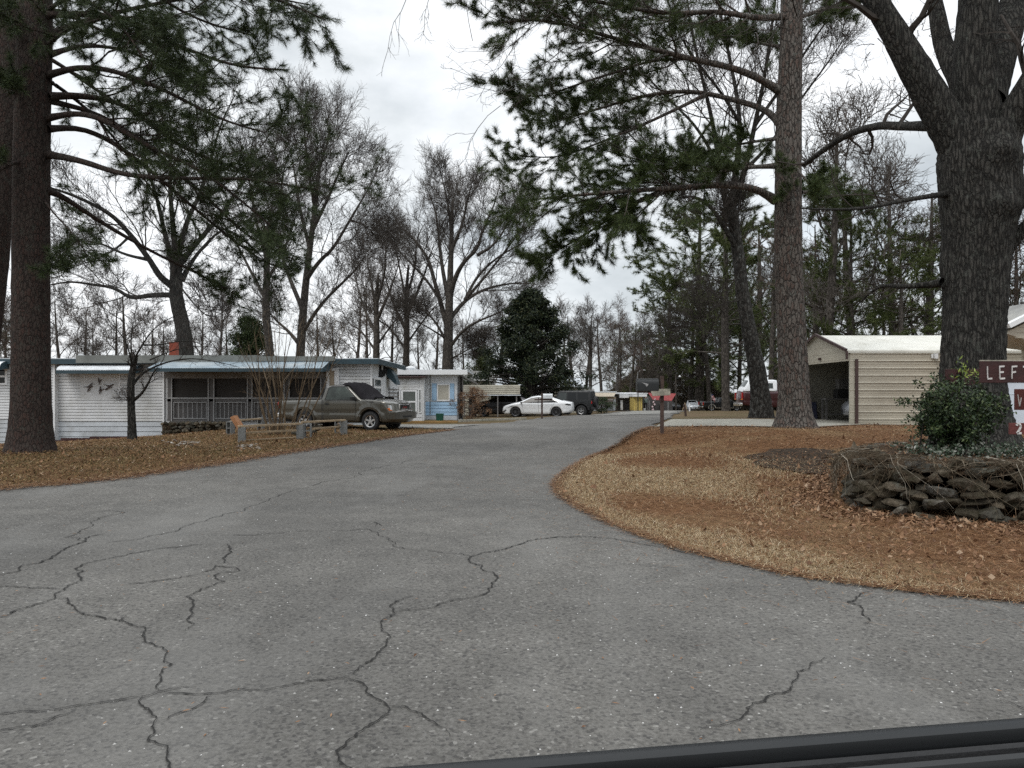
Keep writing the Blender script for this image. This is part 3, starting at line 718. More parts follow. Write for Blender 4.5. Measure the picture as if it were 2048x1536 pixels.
pine('pine_tree', 'dark leaning pine trunk at the edge of the lawn, behind the big reddish-brown pine', (bx,by,bz),
     ([(bx,by,bz-.15),P(-36,700,DL2),P(-14,520,DL2),P(4,300,DL2),P(18,100,DL2),P(26,-60,DL2),P(40,-400,DL2)], [.38,.35,.34,.33,.32,.30,.12]),
     [(T([(12,250,19),(60,330,19.5),(120,400,20),(160,430,20.4)],DL2), .05,.012,.5,.4),
      (T([(20,80,19),(110,120,20),(220,200,21),(330,260,22),(430,330,23)],DL2), .08,.02,.3,1.2),
      (T([(25,0,19),(120,20,20),(240,80,21),(360,100,22)],DL2), .08,.02,.2,1.2),
      (T([(5,300,19),(-60,340,19),(-140,420,19)],DL2), .06,.02,.2,.8),
      (T([(22,60,19),(-50,40,19),(-150,60,19)],DL2), .07,.02,.2,.8)],
     12, M['bark_pine_dark'], M['needle_dark'], sub=12, sub2=6, tpt=5, K=18, L=.17, w=.007)

# ---------------------------------------------------------------- the big oak in the planter
def oak_right():
    D = 12.0; r = np.random.default_rng(31)
    bx, by = P(1952, 900, D)[:2]; bz = .42
    base = np.array((bx, by, bz)); root = empty('oak_tree', base)
    tag(root, 'huge dark oak with forked limbs rising out of the rock planter', 'tree')
    rel = lambda L: [P(q[0], q[1], q[2] if len(q) > 2 else D)-base for q in L]
    pr = lambda px, d=D: px/2*d/F
    t = MB()
    trunk_mesh(t, [np.array((0,0,-.2))]+rel([(1946,840),(1944,760),(1948,640),(1954,520),(1958,420),(1958,330),(1956,260)]), [pr(150),pr(130),pr(116),pr(113),pr(118),pr(138),pr(150),pr(138)], 48, 110, 0.8, .035, 3,
               knots=[(1.0,1.0,.05,.2),(4.05,4.6,.10,.18),(4.85,4.7,.08,.16),(3.6,2.9,.06,.16),(3.2,.2,.07,.3),(4.2,3.6,.07,.25)])
    t.build('trunk', M['bark_oak'], root, smooth=True)
    L = [ # big limbs
     (rel([(1945,330),(1905,265),(1865,200),(1820,120),(1785,60),(1742,-10),(1690,-120),(1600,-260)]), pr(80), pr(26)),
     (rel([(1960,330),(1955,240),(1950,150),(1952,60),(1958,-20),(1965,-150),(1975,-320)]), pr(98), pr(54)),
     (rel([(1950,230,12.3),(1915,150,12.6),(1888,100,12.9),(1876,40,13),(1866,-20,13.2),(1840,-120,13.5),(1800,-260,14)]), pr(48), pr(20)),
     (rel([(1985,330),(2012,262,11.8),(2045,200,11.6),(2085,130,11.4),(2150,20,11.2),(2220,-120,11)]), pr(70), pr(26)),
     (rel([(1965,200,12),(2000,100,12.2),(2020,40,12.4),(2030,-20,12.6),(2060,-160,13)]), pr(76), pr(36)),
     (rel([(1885,252,12),(1845,252,12.6),(1800,253,13.3),(1756,250,14),(1700,266,15.2),(1650,298,16.4),(1608,330,17.5)]), .085, .055),
     (rel([(1892,388,12),(1860,392,11.4),(1800,402,10.8),(1740,416,10.2),(1660,420,9.6),(1600,416,9.2)]), .045, .008),
     (rel([(1885,565,12),(1850,570,12.3),(1800,573,12.6),(1765,570,13),(1740,585,13.3),(1715,610,13.6)]), .055, .012),
     (rel([(2010,500,12),(2060,440,11.8),(2120,380,11.6)]), .10, .04),
    ]
    lm = MB()
    for p, a, b in L: trunk_mesh(lm, p, np.linspace(a, b, len(p)), 18 if a > .2 else 9, 44, .12 if a > .2 else .3, .05, int(r.integers(1e6)))
    lm.build('limbs', M['bark_oak'], root, smooth=True)
    cr = MB()
    small = L[5:8]+[ # thin sprays hanging in front of the sky, towards the upper left
     (rel([(1742,-10,12),(1690,-30,11.2),(1640,-10,10.6),(1600,20,10.1),(1560,75,9.8),(1520,130,9.5),(1470,185,9.3),(1430,235,9.1)]), .035,.006),
     (rel([(1720,-60,12),(1600,-120,11),(1480,-90,10.2),(1380,-20,9.6),(1290,70,9.2),(1200,150,9.0),(1110,200,8.8)]), .04,.006),
     (rel([(1700,-100,12),(1550,-190,11),(1380,-180,10),(1240,-100,9.4),(1100,-20,9),(1010,40,8.8),(960,75,8.7),(915,85,8.6)]), .045,.005),
     (rel([(1700,-90,12),(1560,-160,11.4),(1420,-120,11),(1300,-40,10.6),(1200,60,10.3),(1130,140,10.1)]), .04,.006),
     (rel([(1660,-60,12),(1600,-30,11.4),(1567,0,11),(1500,80,10.6),(1447,146,10.4),(1390,230,10.2),(1340,300,10.1),(1300,350,10)]), .03,.006),
     (rel([(1500,-120,12),(1300,-80,10.5),(1150,-20,9.8),(1060,30,9.4),(980,70,9.2),(930,90,9.1),(870,75,9)]), .03,.004),
     (rel([(1400,-100,11),(1250,-30,10.2),(1150,70,9.6),(1090,140,9.4),(1030,190,9.3),(985,225,9.2),(935,232,9.2)]), .03,.004),
     (rel([(1250,-120,10),(1120,-90,9.4),(1000,-50,9),(900,-30,8.8),(830,-10,8.7),(770,10,8.7)]), .025,.003),
     (rel([(1800,95,12),(1830,60,11.6),(1845,58,11.4),(1860,75,11.2),(1880,90,11)]), .02,.006),
     (rel([(1776,40,12),(1745,95,11.8),(1720,140,11.6),(1700,180,11.4)]), .02,.005),
     (rel([(1860,195,12),(1830,205,11.5),(1790,250,11),(1760,290,10.6)]), .02,.005),
    ]
    Pa, Ra = limb_set(small, 14)
    bare_crown(cr, Pa, Ra, r, [dict(m=8, t0=.25, ang=45, ratio=.32, up=.02, wob=.22, n=6, rr=.5, rmin=.004, lmin=.25),
                               dict(m=5, t0=.2, ang=42, ratio=.5, up=.03, wob=.25, n=4, rr=.55, rmin=.003, lmin=.12),
                               dict(m=3, t0=.3, ang=40, ratio=.5, up=.03, wob=.25, n=3, rr=.6, rmin=.0022, lmin=.08)])
    Pb, Rb = limb_set(L[:5]+L[8:], 14)
    bare_crown(cr, Pb, Rb, r, [dict(m=7, t0=.35, ang=50, ratio=.42, up=.06, wob=.2, n=7, rr=.28, rmin=.012, lmin=.6),
                               dict(m=6, t0=.2, ang=42, ratio=.5, up=.04, wob=.22, n=5, rr=.5, rmin=.006, lmin=.3),
                               dict(m=5, t0=.2, ang=42, ratio=.55, up=.03, wob=.25, n=4, rr=.55, rmin=.004, lmin=.15),
                               dict(m=3, t0=.3, ang=40, ratio=.5, up=.02, wob=.25, n=3, rr=.6, rmin=.003, lmin=.1)])
    cr.build('crown', M['twig'], root)
oak_right()

# ---------------------------------------------------------------- traced bare trees
def traced(name, label, D, u, base_r, trunk, limbs, seed, levels, mat, tw, flare=.35, group=None, basez=None, k=14, rough=.06):
    r = np.random.default_rng(seed); bx, by = (u-1024)/F*D, D
    bz = zg1(bx, by) if basez is None else basez; base = np.array((bx, by, bz))
    root = empty(name, base); tag(root, label, 'tree', group)
    rel = lambda L: [P(q[0], q[1], D+(q[2] if len(q) > 2 else 0))-base for q in L]
    t = MB(); tp = [np.array((0,0,-.15))]+rel(trunk[0]); trunk_mesh(t, tp, trunk[1], k, 44, flare, rough, seed)
    t.build('trunk', mat, root, smooth=True)
    lm = MB(); L = []
    for p, a, b in limbs:
        q = rel(p); L.append((q, a, b)); a, b = a*.68, b*.55; L[-1] = (q, a, b); trunk_mesh(lm, q, np.linspace(a, b, len(q)), 8, 26, .25, .06, int(r.integers(1e6)))
    lm.build('limbs', mat, root, smooth=True)
    cr = MB(); L.append((tp[-3:], trunk[1][-2], trunk[1][-1])); Pa, Ra = limb_set(L, 14)
    bare_crown(cr, Pa, Ra, r, levels); cr.build('crown', tw, root)
    return root
LV = lambda m, s, rm, up=.06: [dict(m=m[0]+2, t0=.22, ang=38, ratio=.58*s, up=up*1.3, wob=.15, n=9, rr=.32, rmin=rm*1.8, lmin=1.3*s, tfall=.62),
                   dict(m=m[1]+1, t0=.15, ang=36, ratio=.50, up=up*1.1, wob=.17, n=7, rr=.5, rmin=rm*1.25, lmin=1.0*s),
                   dict(m=m[2]-1, t0=.15, ang=36, ratio=.52, up=up*.7, wob=.22, n=4, rr=.6, rmin=rm*.95, lmin=.7*s),
                   dict(m=m[3], t0=.2, ang=34, ratio=.6, up=up*.5, wob=.22, n=3, rr=.7, rmin=rm*.75, lmin=.45*s)]
# lichen-covered leaning tree left of the driveway pine
traced('bare_tree', 'bare forked tree with a leaning lichen-speckled trunk beside the maroon truck', 34, 1522, .5,
 ([(1520,780),(1506,700),(1486,600),(1478,520),(1470,470),(1462,400)], [.50,.41,.34,.29,.27,.26,.18]),
 [([(1474,500,0),(1450,455,-.5),(1420,410,-1),(1385,390,-1.5),(1350,400,-2)], .20,.05),
  ([(1470,470,0),(1450,400,.6),(1440,340,1),(1425,240,1.5),(1400,140,2),(1380,40,2.5),(1370,-40,3)], .24,.06),
  ([(1464,440,0),(1468,380,0),(1478,300,0),(1480,220,0),(1460,120,0),(1440,20,0),(1420,-80,0)], .25,.05),
  ([(1472,400,0),(1490,340,-.8),(1510,250,-1.4),(1530,150,-2),(1545,40,-2.6),(1560,-60,-3)], .22,.05),
  ([(1490,340,-.8),(1540,290,-.6),(1600,200,-.4),(1660,120,0),(1700,60,.5)], .12,.03),
  ([(1440,340,1),(1400,260,1.5),(1340,200,2),(1290,150,2.5),(1250,90,3)], .13,.03),
  ([(1425,240,1.5),(1360,330,1),(1290,300,.5),(1240,250,0),(1180,220,0)], .09,.02),
  ([(1482,250,0),(1440,180,-1),(1380,110,-2),(1340,30,-3)], .12,.03),
  ([(1510,250,-1.4),(1580,150,-2),(1640,60,-2.5),(1700,-20,-3)], .12,.03),
  ([(1484,600,0),(1450,605,-.6),(1415,625,-1.2),(1385,640,-2)], .05,.012),
 ], 41, LV((9,8,6,4),.85,.009,.09), M['bark_lichen'], M['twig'])
# leaning oak behind the mobile home
traced('bare_tree', 'large bare oak with a thick dark trunk right behind the white mobile home', 41, 372, .5,
 ([(372,720),(368,660),(352,600),(352,560),(352,500)], [.48,.43,.39,.36,.33,.26]),
 [([(352,590,0),(300,590,1),(262,598,1.5),(230,575,2),(190,570,2.5),(140,562,3),(90,572,3.5)], .22,.06),
  ([(350,575,0),(320,555,-1),(300,520,-1.5),(262,470,-2),(225,430,-2.5),(180,405,-3),(120,380,-3.5),(70,370,-4)], .28,.07),
  ([(350,545,0),(330,470,-.5),(315,400,-1),(290,320,-1.5),(280,250,-2)], .24,.06),
  ([(352,520,0),(345,440,.5),(338,360,1),(345,280,1.5),(335,200,2)], .26,.06),
  ([(355,520,0),(370,450,1),(395,400,1.5),(420,330,2),(440,250,2.5),(470,190,3)], .24,.05),
  ([(358,530,0),(390,490,-1),(425,450,-1.5),(450,420,-2),(480,370,-2.5),(520,330,-3)], .24,.05),
  ([(365,560,0),(385,520,1),(410,490,2),(440,460,2.5),(500,440,3),(560,400,3.5)], .18,.04),
  ([(300,520,-1.5),(250,510,-1),(200,485,0),(150,480,1),(100,500,2)], .13,.03),
  ([(262,470,-2),(230,500,-3),(190,520,-3.5),(130,540,-4)], .10,.02),
  ([(425,450,-1.5),(480,470,-1),(530,520,0),(560,560,1)], .10,.02),
  ([(395,400,1.5),(440,380,2.5),(520,300,3.5),(570,220,4)], .12,.03),
  ([(352,560,0),(380,600,-2),(420,640,-3),(450,620,-4)], .08,.02),
 ], 42, LV((8,7,5,4),.9,.011), M['bark_oak'], M['twig'])
# tree at u 595
traced('bare_tree', 'tall bare tree with a fan of fine twigs rising behind the porch roof', 50, 598, .5,
 ([(600,720),(605,640),(612,560),(622,480),(632,400),(640,320)], [.33,.30,.26,.22,.18,.14,.08]),
 [([(600,690,0),(575,660,1),(550,640,2),(520,600,3)], .2,.05),
  ([(603,670,0),(640,610,-1),(680,570,-2),(712,540,-3),(730,510,-4)], .2,.06),
  ([(606,620,0),(580,560,1),(560,500,2),(540,430,3),(520,340,4)], .24,.05),
  ([(612,560,0),(640,520,-1),(665,500,-2),(700,440,-3),(730,390,-4),(745,360,-4)], .22,.05),
  ([(620,500,0),(600,420,1),(590,350,2),(575,270,3)], .2,.04),
  ([(625,460,0),(655,400,-1),(680,340,-2),(700,300,-3)], .2,.04),
  ([(632,400,0),(640,330,1),(660,270,2),(650,220,3)], .16,.04),
  ([(630,420,0),(615,330,-1),(610,270,-2),(600,215,-3)], .16,.04),
  ([(700,440,-3),(730,450,-2),(760,480,-1)], .1,.03),
 ], 43, LV((9,8,6,4),1.0,.011,.07), M['bark_grey'], M['twig_far'])
# second trunk in front-left of it
traced('bare_tree', 'bare tree half hidden among pine boughs, between the oak and the fan-shaped tree', 47, 545, .5,
 ([(540,700),(530,620),(535,540),(530,480),(545,420)], [.28,.25,.22,.19,.16,.12]),
 [([(532,600,0),(500,540,1),(470,480,2),(440,440,3)], .18,.04),([(533,560,0),(560,520,-1),(580,470,-2),(590,440,-3)], .18,.04),
  ([(535,520,0),(510,440,1),(500,360,2),(480,300,3)], .18,.04),([(535,500,0),(560,420,-1),(565,340,-2),(590,280,-3)], .18,.04)],
 44, LV((8,7,5,3),.9,.012), M['bark_grey'], M['twig'])
# the tall rounded tree in the middle
traced('bare_tree', 'tallest bare tree with a rounded upswept crown behind the blue and white home', 68, 893, .5,
 ([(895,730),(897,650),(900,560),(903,480),(905,400)], [.62,.50,.40,.28,.20,.10]),
 [([(896,660,0),(880,600,1),(868,560,1),(858,520,1),(838,490,2),(815,465,3),(795,450,4),(785,420,4)], .34,.06),
  ([(897,600,0),(885,540,1),(878,480,2),(872,420,2),(850,370,3)], .32,.06),
  ([(900,590,0),(912,550,-1),(930,520,-2),(955,500,-3),(965,460,-3),(985,420,-4),(1000,370,-4)], .34,.06),
  ([(903,480,0),(900,430,1),(890,380,1),(880,340,2)], .24,.05),
  ([(903,500,0),(925,450,-1),(935,400,-2),(945,360,-2)], .24,.05),
  ([(898,640,0),(930,600,1),(965,580,2),(1000,570,3),(1040,565,4),(1080,570,5)], .30,.05),
  ([(930,600,1),(955,550,2),(1000,510,3),(1040,490,4),(1060,470,4)], .22,.05),
  ([(896,700,0),(925,660,-1),(960,640,-2),(1000,625,-3),(1040,600,-4)], .24,.05),
  ([(955,510,-3),(990,490,-4),(1020,440,-5),(1025,400,-5)], .2,.05),
  ([(896,690,0),(870,640,1),(845,620,2),(820,600,3)], .2,.04),
  ([(898,720,0),(925,705,0),(955,690,0)], .14,.03),
  ([(880,600,1),(850,555,2),(820,525,3),(792,495,4),(775,460,5)], .2,.04),
  ([(930,600,1),(965,560,0),(1005,510,-1),(1045,455,-2),(1072,405,-3)], .22,.04),
  ([(896,680,0),(865,660,-1),(830,640,-2),(800,625,-3)], .14,.03),
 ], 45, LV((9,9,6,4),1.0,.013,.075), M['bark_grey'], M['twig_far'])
# small trees left of the middle
for i, (u, D, sc_, sd) in enumerate([(812,74,1.0,51),(752,70,.9,52)]):
    lab = ['bare tree with forked trunk just left of the tallest rounded bare tree','slender forked bare tree above the right end of the white mobile home'][i]
    q = lambda du, v, d=0: (u+du*sc_, 730-(730-v)*sc_, d)
    traced('bare_tree', lab, D, u, .4,
     ([q(0,730),q(2,650),q(0,590),q(5,530)], [.36,.32,.27,.2,.1]),
     [([q(0,660),q(-25,610,1),q(-40,560,2),q(-55,500,3)], .24,.05),([q(2,630),q(25,580,-1),q(40,540,-2),q(55,490,-3)], .24,.05),
      ([q(0,600),q(-10,550,1),q(-20,500,2),q(-15,460,2)], .2,.04),([q(2,590),q(20,530,-1),q(20,480,-2),q(35,450,-3)], .2,.04),
      ([q(0,700),q(-35,650,1),q(-60,640,2),q(-80,600,2)], .16,.03),([q(0,690),q(35,640,1),q(60,610,2),q(80,590,2)], .16,.03)],
     sd, LV((6,5,5,3),1.1,.013,.05), M['bark_grey'], M['twig_far'])
# the small yard tree
traced('bare_tree', 'small dark yard tree with a forked trunk in front of the metal bird ornaments', 24, 265, .2,
 ([(264,850),(262,800),(262,760),(266,735),(272,715)], [.13,.12,.11,.11,.09,.07]),
 [([(268,800,0),(283,788,-.1),(295,770,-.2),(305,748,-.3),(315,735,-.4)], .07,.03),
  ([(264,772,0),(280,750,.2),(305,735,.4),(340,722,.6),(380,716,.8),(430,722,1.0),(480,735,1.2)], .06,.012),
  ([(268,735,0),(272,710,-.2),(285,690,-.4),(300,665,-.6),(330,640,-.8),(380,620,-1)], .055,.012),
  ([(266,735,0),(262,700,.2),(262,670,.4),(268,640,.6),(275,600,.8)], .05,.01),
  ([(266,740,0),(258,700,-.4),(245,670,-.6),(215,640,-.8),(200,600,-1)], .04,.008),
  ([(285,690,-.4),(320,690,-.2),(370,680,0),(420,690,.2)], .035,.008),
  ([(300,720,.4),(345,700,.2),(400,690,0),(460,700,0)], .03,.008),
  ([(262,805,0),(256,802,-.1),(251,798,-.15)], .035,.02)],
 46, [dict(m=7, t0=.25, ang=42, ratio=.4, up=.06, wob=.2, n=6, rr=.5, rmin=.007, lmin=.35), dict(m=6, t0=.2, ang=40, ratio=.5, up=.05, wob=.22, n=4, rr=.6, rmin=.005, lmin=.2), dict(m=4, t0=.2, ang=40, ratio=.5, up=.03, wob=.22, n=3, rr=.6, rmin=.004, lmin=.12)],
 M['bark_oak'], M['twig'], flare=.3)
# many-stemmed crape myrtle beside the truck
def myrtle():
    r = np.random.default_rng(61); D = 24.5; bx, by = (560-1024)/F*D, D; bz = zg1(bx, by)
    root = empty('multi_stem_shrub', (bx,by,bz)); tag(root, 'leafless tan many-stemmed shrub growing in front of the pickup bed', 'shrub')
    base = np.array((bx,by,bz)); st = MB(); L = []
    tips = [(497,690),(505,640),(520,670),(535,640),(548,660),(560,635),(575,650),(590,640),(605,660),(620,690),(640,650),(655,640),(672,640),(690,650),(520,720),(480,700)]
    for i, (u, v) in enumerate(tips):
        d = D+r.uniform(-1.2, 1.2); uo = 562+(u-562)*.2+r.normal()*10
        p = [P(uo, 862, D)-base, P(uo+(u-uo)*.35+r.normal()*6, 800, D+(d-D)*.3)-base, P(uo+(u-uo)*.65+r.normal()*6, 750, D+(d-D)*.7)-base, P(u, v, d)-base]
        p[0][2] = 0; L.append((p, .022, .006)); trunk_mesh(st, p, [.026,.020,.013,.006], 7, 20, .2, .08, i)
    st.build('stems', M['twig_tan'], root, smooth=True)
    Pa, Ra = limb_set(L, 12); cr = MB()
    bare_crown(cr, Pa, Ra, r, [dict(m=6, t0=.3, ang=30, av=10, ratio=.38, up=.10, wob=.14, n=6, rr=.5, rmin=.0045, lmin=.4),
                               dict(m=4, t0=.25, ang=30, ratio=.45, up=.1, wob=.14, n=4, rr=.6, rmin=.004, lmin=.2)])
    cr.build('crown', M['twig_tan'], root)
myrtle()

# ---------------------------------------------------------------- dense evergreens
def clump_tree(name, label, cat, u, D, h, w, seed, mat, nc, kl, leafL, leafw, shape='oval', z0=.12, trunk_r=.14, group=None, tmat=None, cl=.5, xy=None):
    r = np.random.default_rng(seed); bx, by = ((u-1024)/F*D, D) if xy is None else xy; bz = zg1(bx, by)
    root = empty(name, (bx,by,bz)); tag(root, label, cat, group)
    t = MB(); trunk_mesh(t, [(0,0,-.1),(.05,0,h*.3),(0,.1,h*.6),(0,0,h*.92)], [trunk_r*1.1,trunk_r,trunk_r*.6,.03], 10, 20, .4, .05, seed)
    # limbs out to clumps
    zz = r.uniform(0, 1, nc)**(.85); 
    if shape == 'oval': rad = w/2*(1-zz)**.60*np.minimum(1, .62+zz*2.2)*1.12
    elif shape == 'cone': rad = w/2*(1-zz)**.8+.15
    else: rad = w/2*np.sqrt(np.clip(1-((zz-.5)/.52)**2, 0, 1))
    a = r.uniform(0, 2*PI, nc); lump = 1+.26*np.sin(a*3+zz*9+seed)+.20*np.sin(a*5-zz*14)
    rr_ = rad*lump*np.sqrt(r.uniform(.25, 1.1, nc))
    c = np.stack([np.cos(a)*rr_, np.sin(a)*rr_, h*(z0+(1-z0)*zz)], 1)
    st = np.stack([np.zeros(nc), np.zeros(nc), c[:,2]*.8], 1); mid = st*.45+c*.55+r.normal(size=(nc,3))*.15; mid[:,2] += .1
    tubes(t, np.stack([st, mid, c], 1), np.tile([trunk_r*.28, trunk_r*.18, .012], (nc,1)), 4)
    t.build('trunk', tmat or M['bark_grey'], root, smooth=True)
    f = MB(); sz = r.uniform(.6, 1.25, nc)*cl; pos = np.repeat(c, kl, 0)+norm(r.normal(size=(nc*kl,3)))*(np.repeat(sz, kl)*r.random(nc*kl)**.45)[:,None]*np.array((1,1,.62))
    leaves(f, pos, r, 3, leafL*.5, leafL, leafw); f.build('crown', mat, root)
    return root
magnolia = clump_tree('magnolia_tree', 'dark glossy evergreen magnolia standing behind the white sedan', 'tree', 1062, 62, 9.9, 8.2, 71, M['leaf_magnolia'], 300, 60, .20, .10, 'oval', .13, .26, cl=.62)
clump_tree('cedar_tree', 'dark bushy evergreen behind the porch roof, left of the fan-shaped bare tree', 'tree', 500, 48, 6.6, 5.2, 72, M['needle_dark'], 230, 50, .14, .05, 'cone', .05, .2, cl=.5)
clump_tree('cedar_tree', 'small evergreen poking up between the tallest bare tree and the magnolia', 'tree', 960, 75, 6.3, 4.2, 73, M['needle_far'], 90, 30, .2, .09, 'cone', .1, .18, cl=.5)
clump_tree('round_bush', 'low clipped round green bush behind the black off-roader', 'bush', 1202, 68, 1.35, 2.2, 74, M['leaf_holly'], 60, 24, .08, .05, 'ball', .1, .05, cl=.25)
clump_tree('brown_bush', 'dense reddish-brown leafless bush at the right end of the blue and white home', 'bush', 942, 46, 1.9, 1.9, 75, M['dead_leaf'], 90, 20, .06, .03, 'ball', .05, .04, cl=.25)

# ---------------------------------------------------------------- background trees: a few of each, then copies
def proto_bare(seed, h, mat, tw, spread=.5, m=(4,4,4,3), nl=7, rm=.014, label='', group='bare woodland trees', red=0):
    r = np.random.default_rng(seed); root = empty('bare_tree', (0,0,0)); tag(root, label, 'tree', group)
    t = MB(); lean = r.normal(size=2)*.03*h
    tp = [np.array(q) for q in [(0,0,-.3),(lean[0]*.3,lean[1]*.3,h*.25),(lean[0]*.8,lean[1]*.8,h*.5),(lean[0],lean[1],h*.78)]]
    R0 = h*.011+.04; trunk_mesh(t, tp, [R0*1.2,R0,R0*.7,R0*.25], 9, 24, .4, .06, seed)
    Pt, Rt = resample(tp, 14)[None], np.interp(np.linspace(0,1,14), [0,.33,.66,1], [R0*1.2,R0,R0*.7,R0*.25])[None]
    L, LR = grow(Pt, Rt, nl+3, r, t0=.25, t1=1, ang=52, av=12, ratio=spread, up=.05, wob=.20, n=9, rr=.36, rmin=.03, upb=.1, tfall=.5)
    tubes(t, L, LR, 6); t.build('trunk', mat, root, smooth=True)
    c = MB(); bare_crown(c, L, LR, r, LV(m, .8, rm, .05)); c.build('crown', tw, root)
    return root
def proto_pine(seed, h, mat, nm, label, group, crown0=.45, w=6, tf=9, K=12, L=.30, nw=.028):
    r = np.random.default_rng(seed); root = empty('pine_tree', (0,0,0)); tag(root, label, 'pine tree', group)
    t = MB(); R0 = h*.011+.10; tp = [np.array(q, float) for q in [(0,0,-.3),(.1,0,h*.4),(0,.1,h*.7),(.1,0,h)]]
    trunk_mesh(t, tp, [R0*1.15,R0,R0*.6,.05], 10, 26, .35, .05, seed)
    Pt, Rt = resample(tp, 20)[None], np.linspace(R0, .05, 20)[None]
    A, AR = grow(Pt, Rt, 46, r, t0=crown0, t1=.99, ang=78, av=12, ratio=w/h*.75, up=.03, wob=.12, n=7, rr=.35, rmin=.03, upb=.0, tfall=.55)
    tubes(t, A, AR, 5); t.build('trunk', mat, root, smooth=True)
    B_, BR = grow(A, AR, 9, r, t0=.2, ang=42, ratio=.4, up=.05, wob=.2, n=4, rr=.5, rmin=.012, lmin=.5, flat=.4)
    c = MB(); pos, d = foliage_pos(B_, tf, r, .2, 1.0); pos2, d2 = foliage_pos(A, tf*2, r, .4, 1.0)
    tufts(c, np.vstack([pos, pos2]), np.vstack([d, d2]), r, K, L, nw, 1.0, .05)
    c.build('crown', nm, root); return root
def place(proto, first, x, y, s, rz, label=None, sx=None):
    o = proto if first else copy_tree(proto, ch=kids(proto))
    o.location = (x, y, zg1(x, y)); o.rotation_euler = (0,0,rz); o.scale = (sx or s, sx or s, s)
    if label: o['label'] = label
    return o
WOOD = 'leafless grey tree in the wood beyond the park homes'
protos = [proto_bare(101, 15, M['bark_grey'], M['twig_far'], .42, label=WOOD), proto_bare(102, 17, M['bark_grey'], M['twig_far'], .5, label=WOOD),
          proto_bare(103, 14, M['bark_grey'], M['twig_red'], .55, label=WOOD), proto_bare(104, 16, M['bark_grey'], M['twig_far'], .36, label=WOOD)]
used = [0]*4; rb = np.random.default_rng(200)
ZN = 'h'
def wood(u, D, topv, k, lab=None):
    """put prototype k at (u, D) so that its top reaches topv"""
    x = (u-1024)/F*D; z = zg1(x, D); hh = H+(HV-topv)/F*D-z; base = [15,17,14,16][k]
    o = place(protos[k], not used[k], x, D, hh/base/1.02, rb.uniform(0, 6.28), lab, sx=hh/base*rb.uniform(.8, 1.1)); used[k] = 1
    o['group'] = {'h':'bare trees above the white homes','m':'bare trees right of the magnolia','r':'bare trees behind the metal garage'}[ZN[0]]; return o
ZN = 'h'
# left, beyond the white home
for i, (u, D, tv) in enumerate([(-150,62,480),(-80,75,530),(-20,60,560),(30,72,520),(95,80,560),(130,66,530),(165,90,570),(190,72,600),(232,84,560),(262,66,520),(300,92,580),(322,74,600),(400,88,560),(432,70,520),(462,95,590),(640,90,560),(680,84,600),(705,100,540),(735,92,520),(780,104,560),(840,98,600),(868,110,580),(930,96,600),(965,110,590),(1000,92,560)]):
    wood(u, D, tv, i % 4, 'leafless grey tree on the woodland skyline above the white homes')
ZN = 'm'
for i, (u, D, tv) in enumerate([(1120,100,600),(1150,88,575),(1180,96,572),(1205,110,580),(1232,92,600),(1258,120,590),(1285,104,610),(1310,116,600),(1335,130,620),(1170,130,600),(1240,135,610),(1300,140,620)]):
    wood(u, D, tv, [2,0,3,1][i % 4], 'leafless grey tree in the wood between the magnolia and the black mailbox')
ZN = 'r'
for i, (u, D, tv) in enumerate([(1420,122,470),(1540,84,400),(1650,62,110),(1712,70,230),(1790,64,210),(1850,70,250),(1935,62,330),(2035,60,330),(2120,60,300),(1640,90,450),(1760,92,440),(1380,126,520),(1590,110,500),(1662,100,480),(1722,112,500),(1780,98,500),(1838,108,520),(1478,130,500),(1555,128,480),(1440,134,500)]):
    wood(u, D, tv, [1,3,0,2][i % 4], 'leafless tree in the wood behind the metal garage and its pines')
PLAB = 'full green pine in the wood behind the metal garage'
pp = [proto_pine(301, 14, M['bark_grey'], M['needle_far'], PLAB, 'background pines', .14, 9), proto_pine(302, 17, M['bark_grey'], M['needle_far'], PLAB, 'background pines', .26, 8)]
pu = [0, 0]
def wpine(u, D, topv, k, lab=None, sx=1.0, group=True):
    x = (u-1024)/F*D; z = zg1(x, D); hh = H+(HV-topv)/F*D-z; b = [14,17][k]
    o = place(pp[k], not pu[k], x, D, hh/b, rb.uniform(0, 6.28), lab, sx=hh/b*sx); pu[k] = 1; return o
for i, (u, D, tv, k, sx) in enumerate([(1632,70,450,1,.9),(1700,62,430,0,.85),(1800,58,500,0,1.0),(1862,64,430,1,.9),(1520,124,450,0,1.0),(2060,60,540,0,1.0)]):
    wpine(u, D, tv, k, None, sx)
wpine(1398, 124, 420, 0, 'broad pine with low drooping boughs where the road bends out of sight', 1.15)
wpine(1340, 122, 560, 0, 'lower pale green pine at the left edge of the right-hand wood', 1.1)
wpine(1452, 92, 380, 1, 'straight tall pine trunk rising between the black pickup and the maroon truck', 1.0)
for i, (u, D, tv) in enumerate([(12,90,640),(1240,150,700),(1320,150,690),(1440,140,600)]): wpine(u, D, tv, 0, ['small pine beyond the left end of the white home','small far pine right of the magnolia','small far pine above the red canopy','small far pine above the silver hatchback'][i], 1.0)
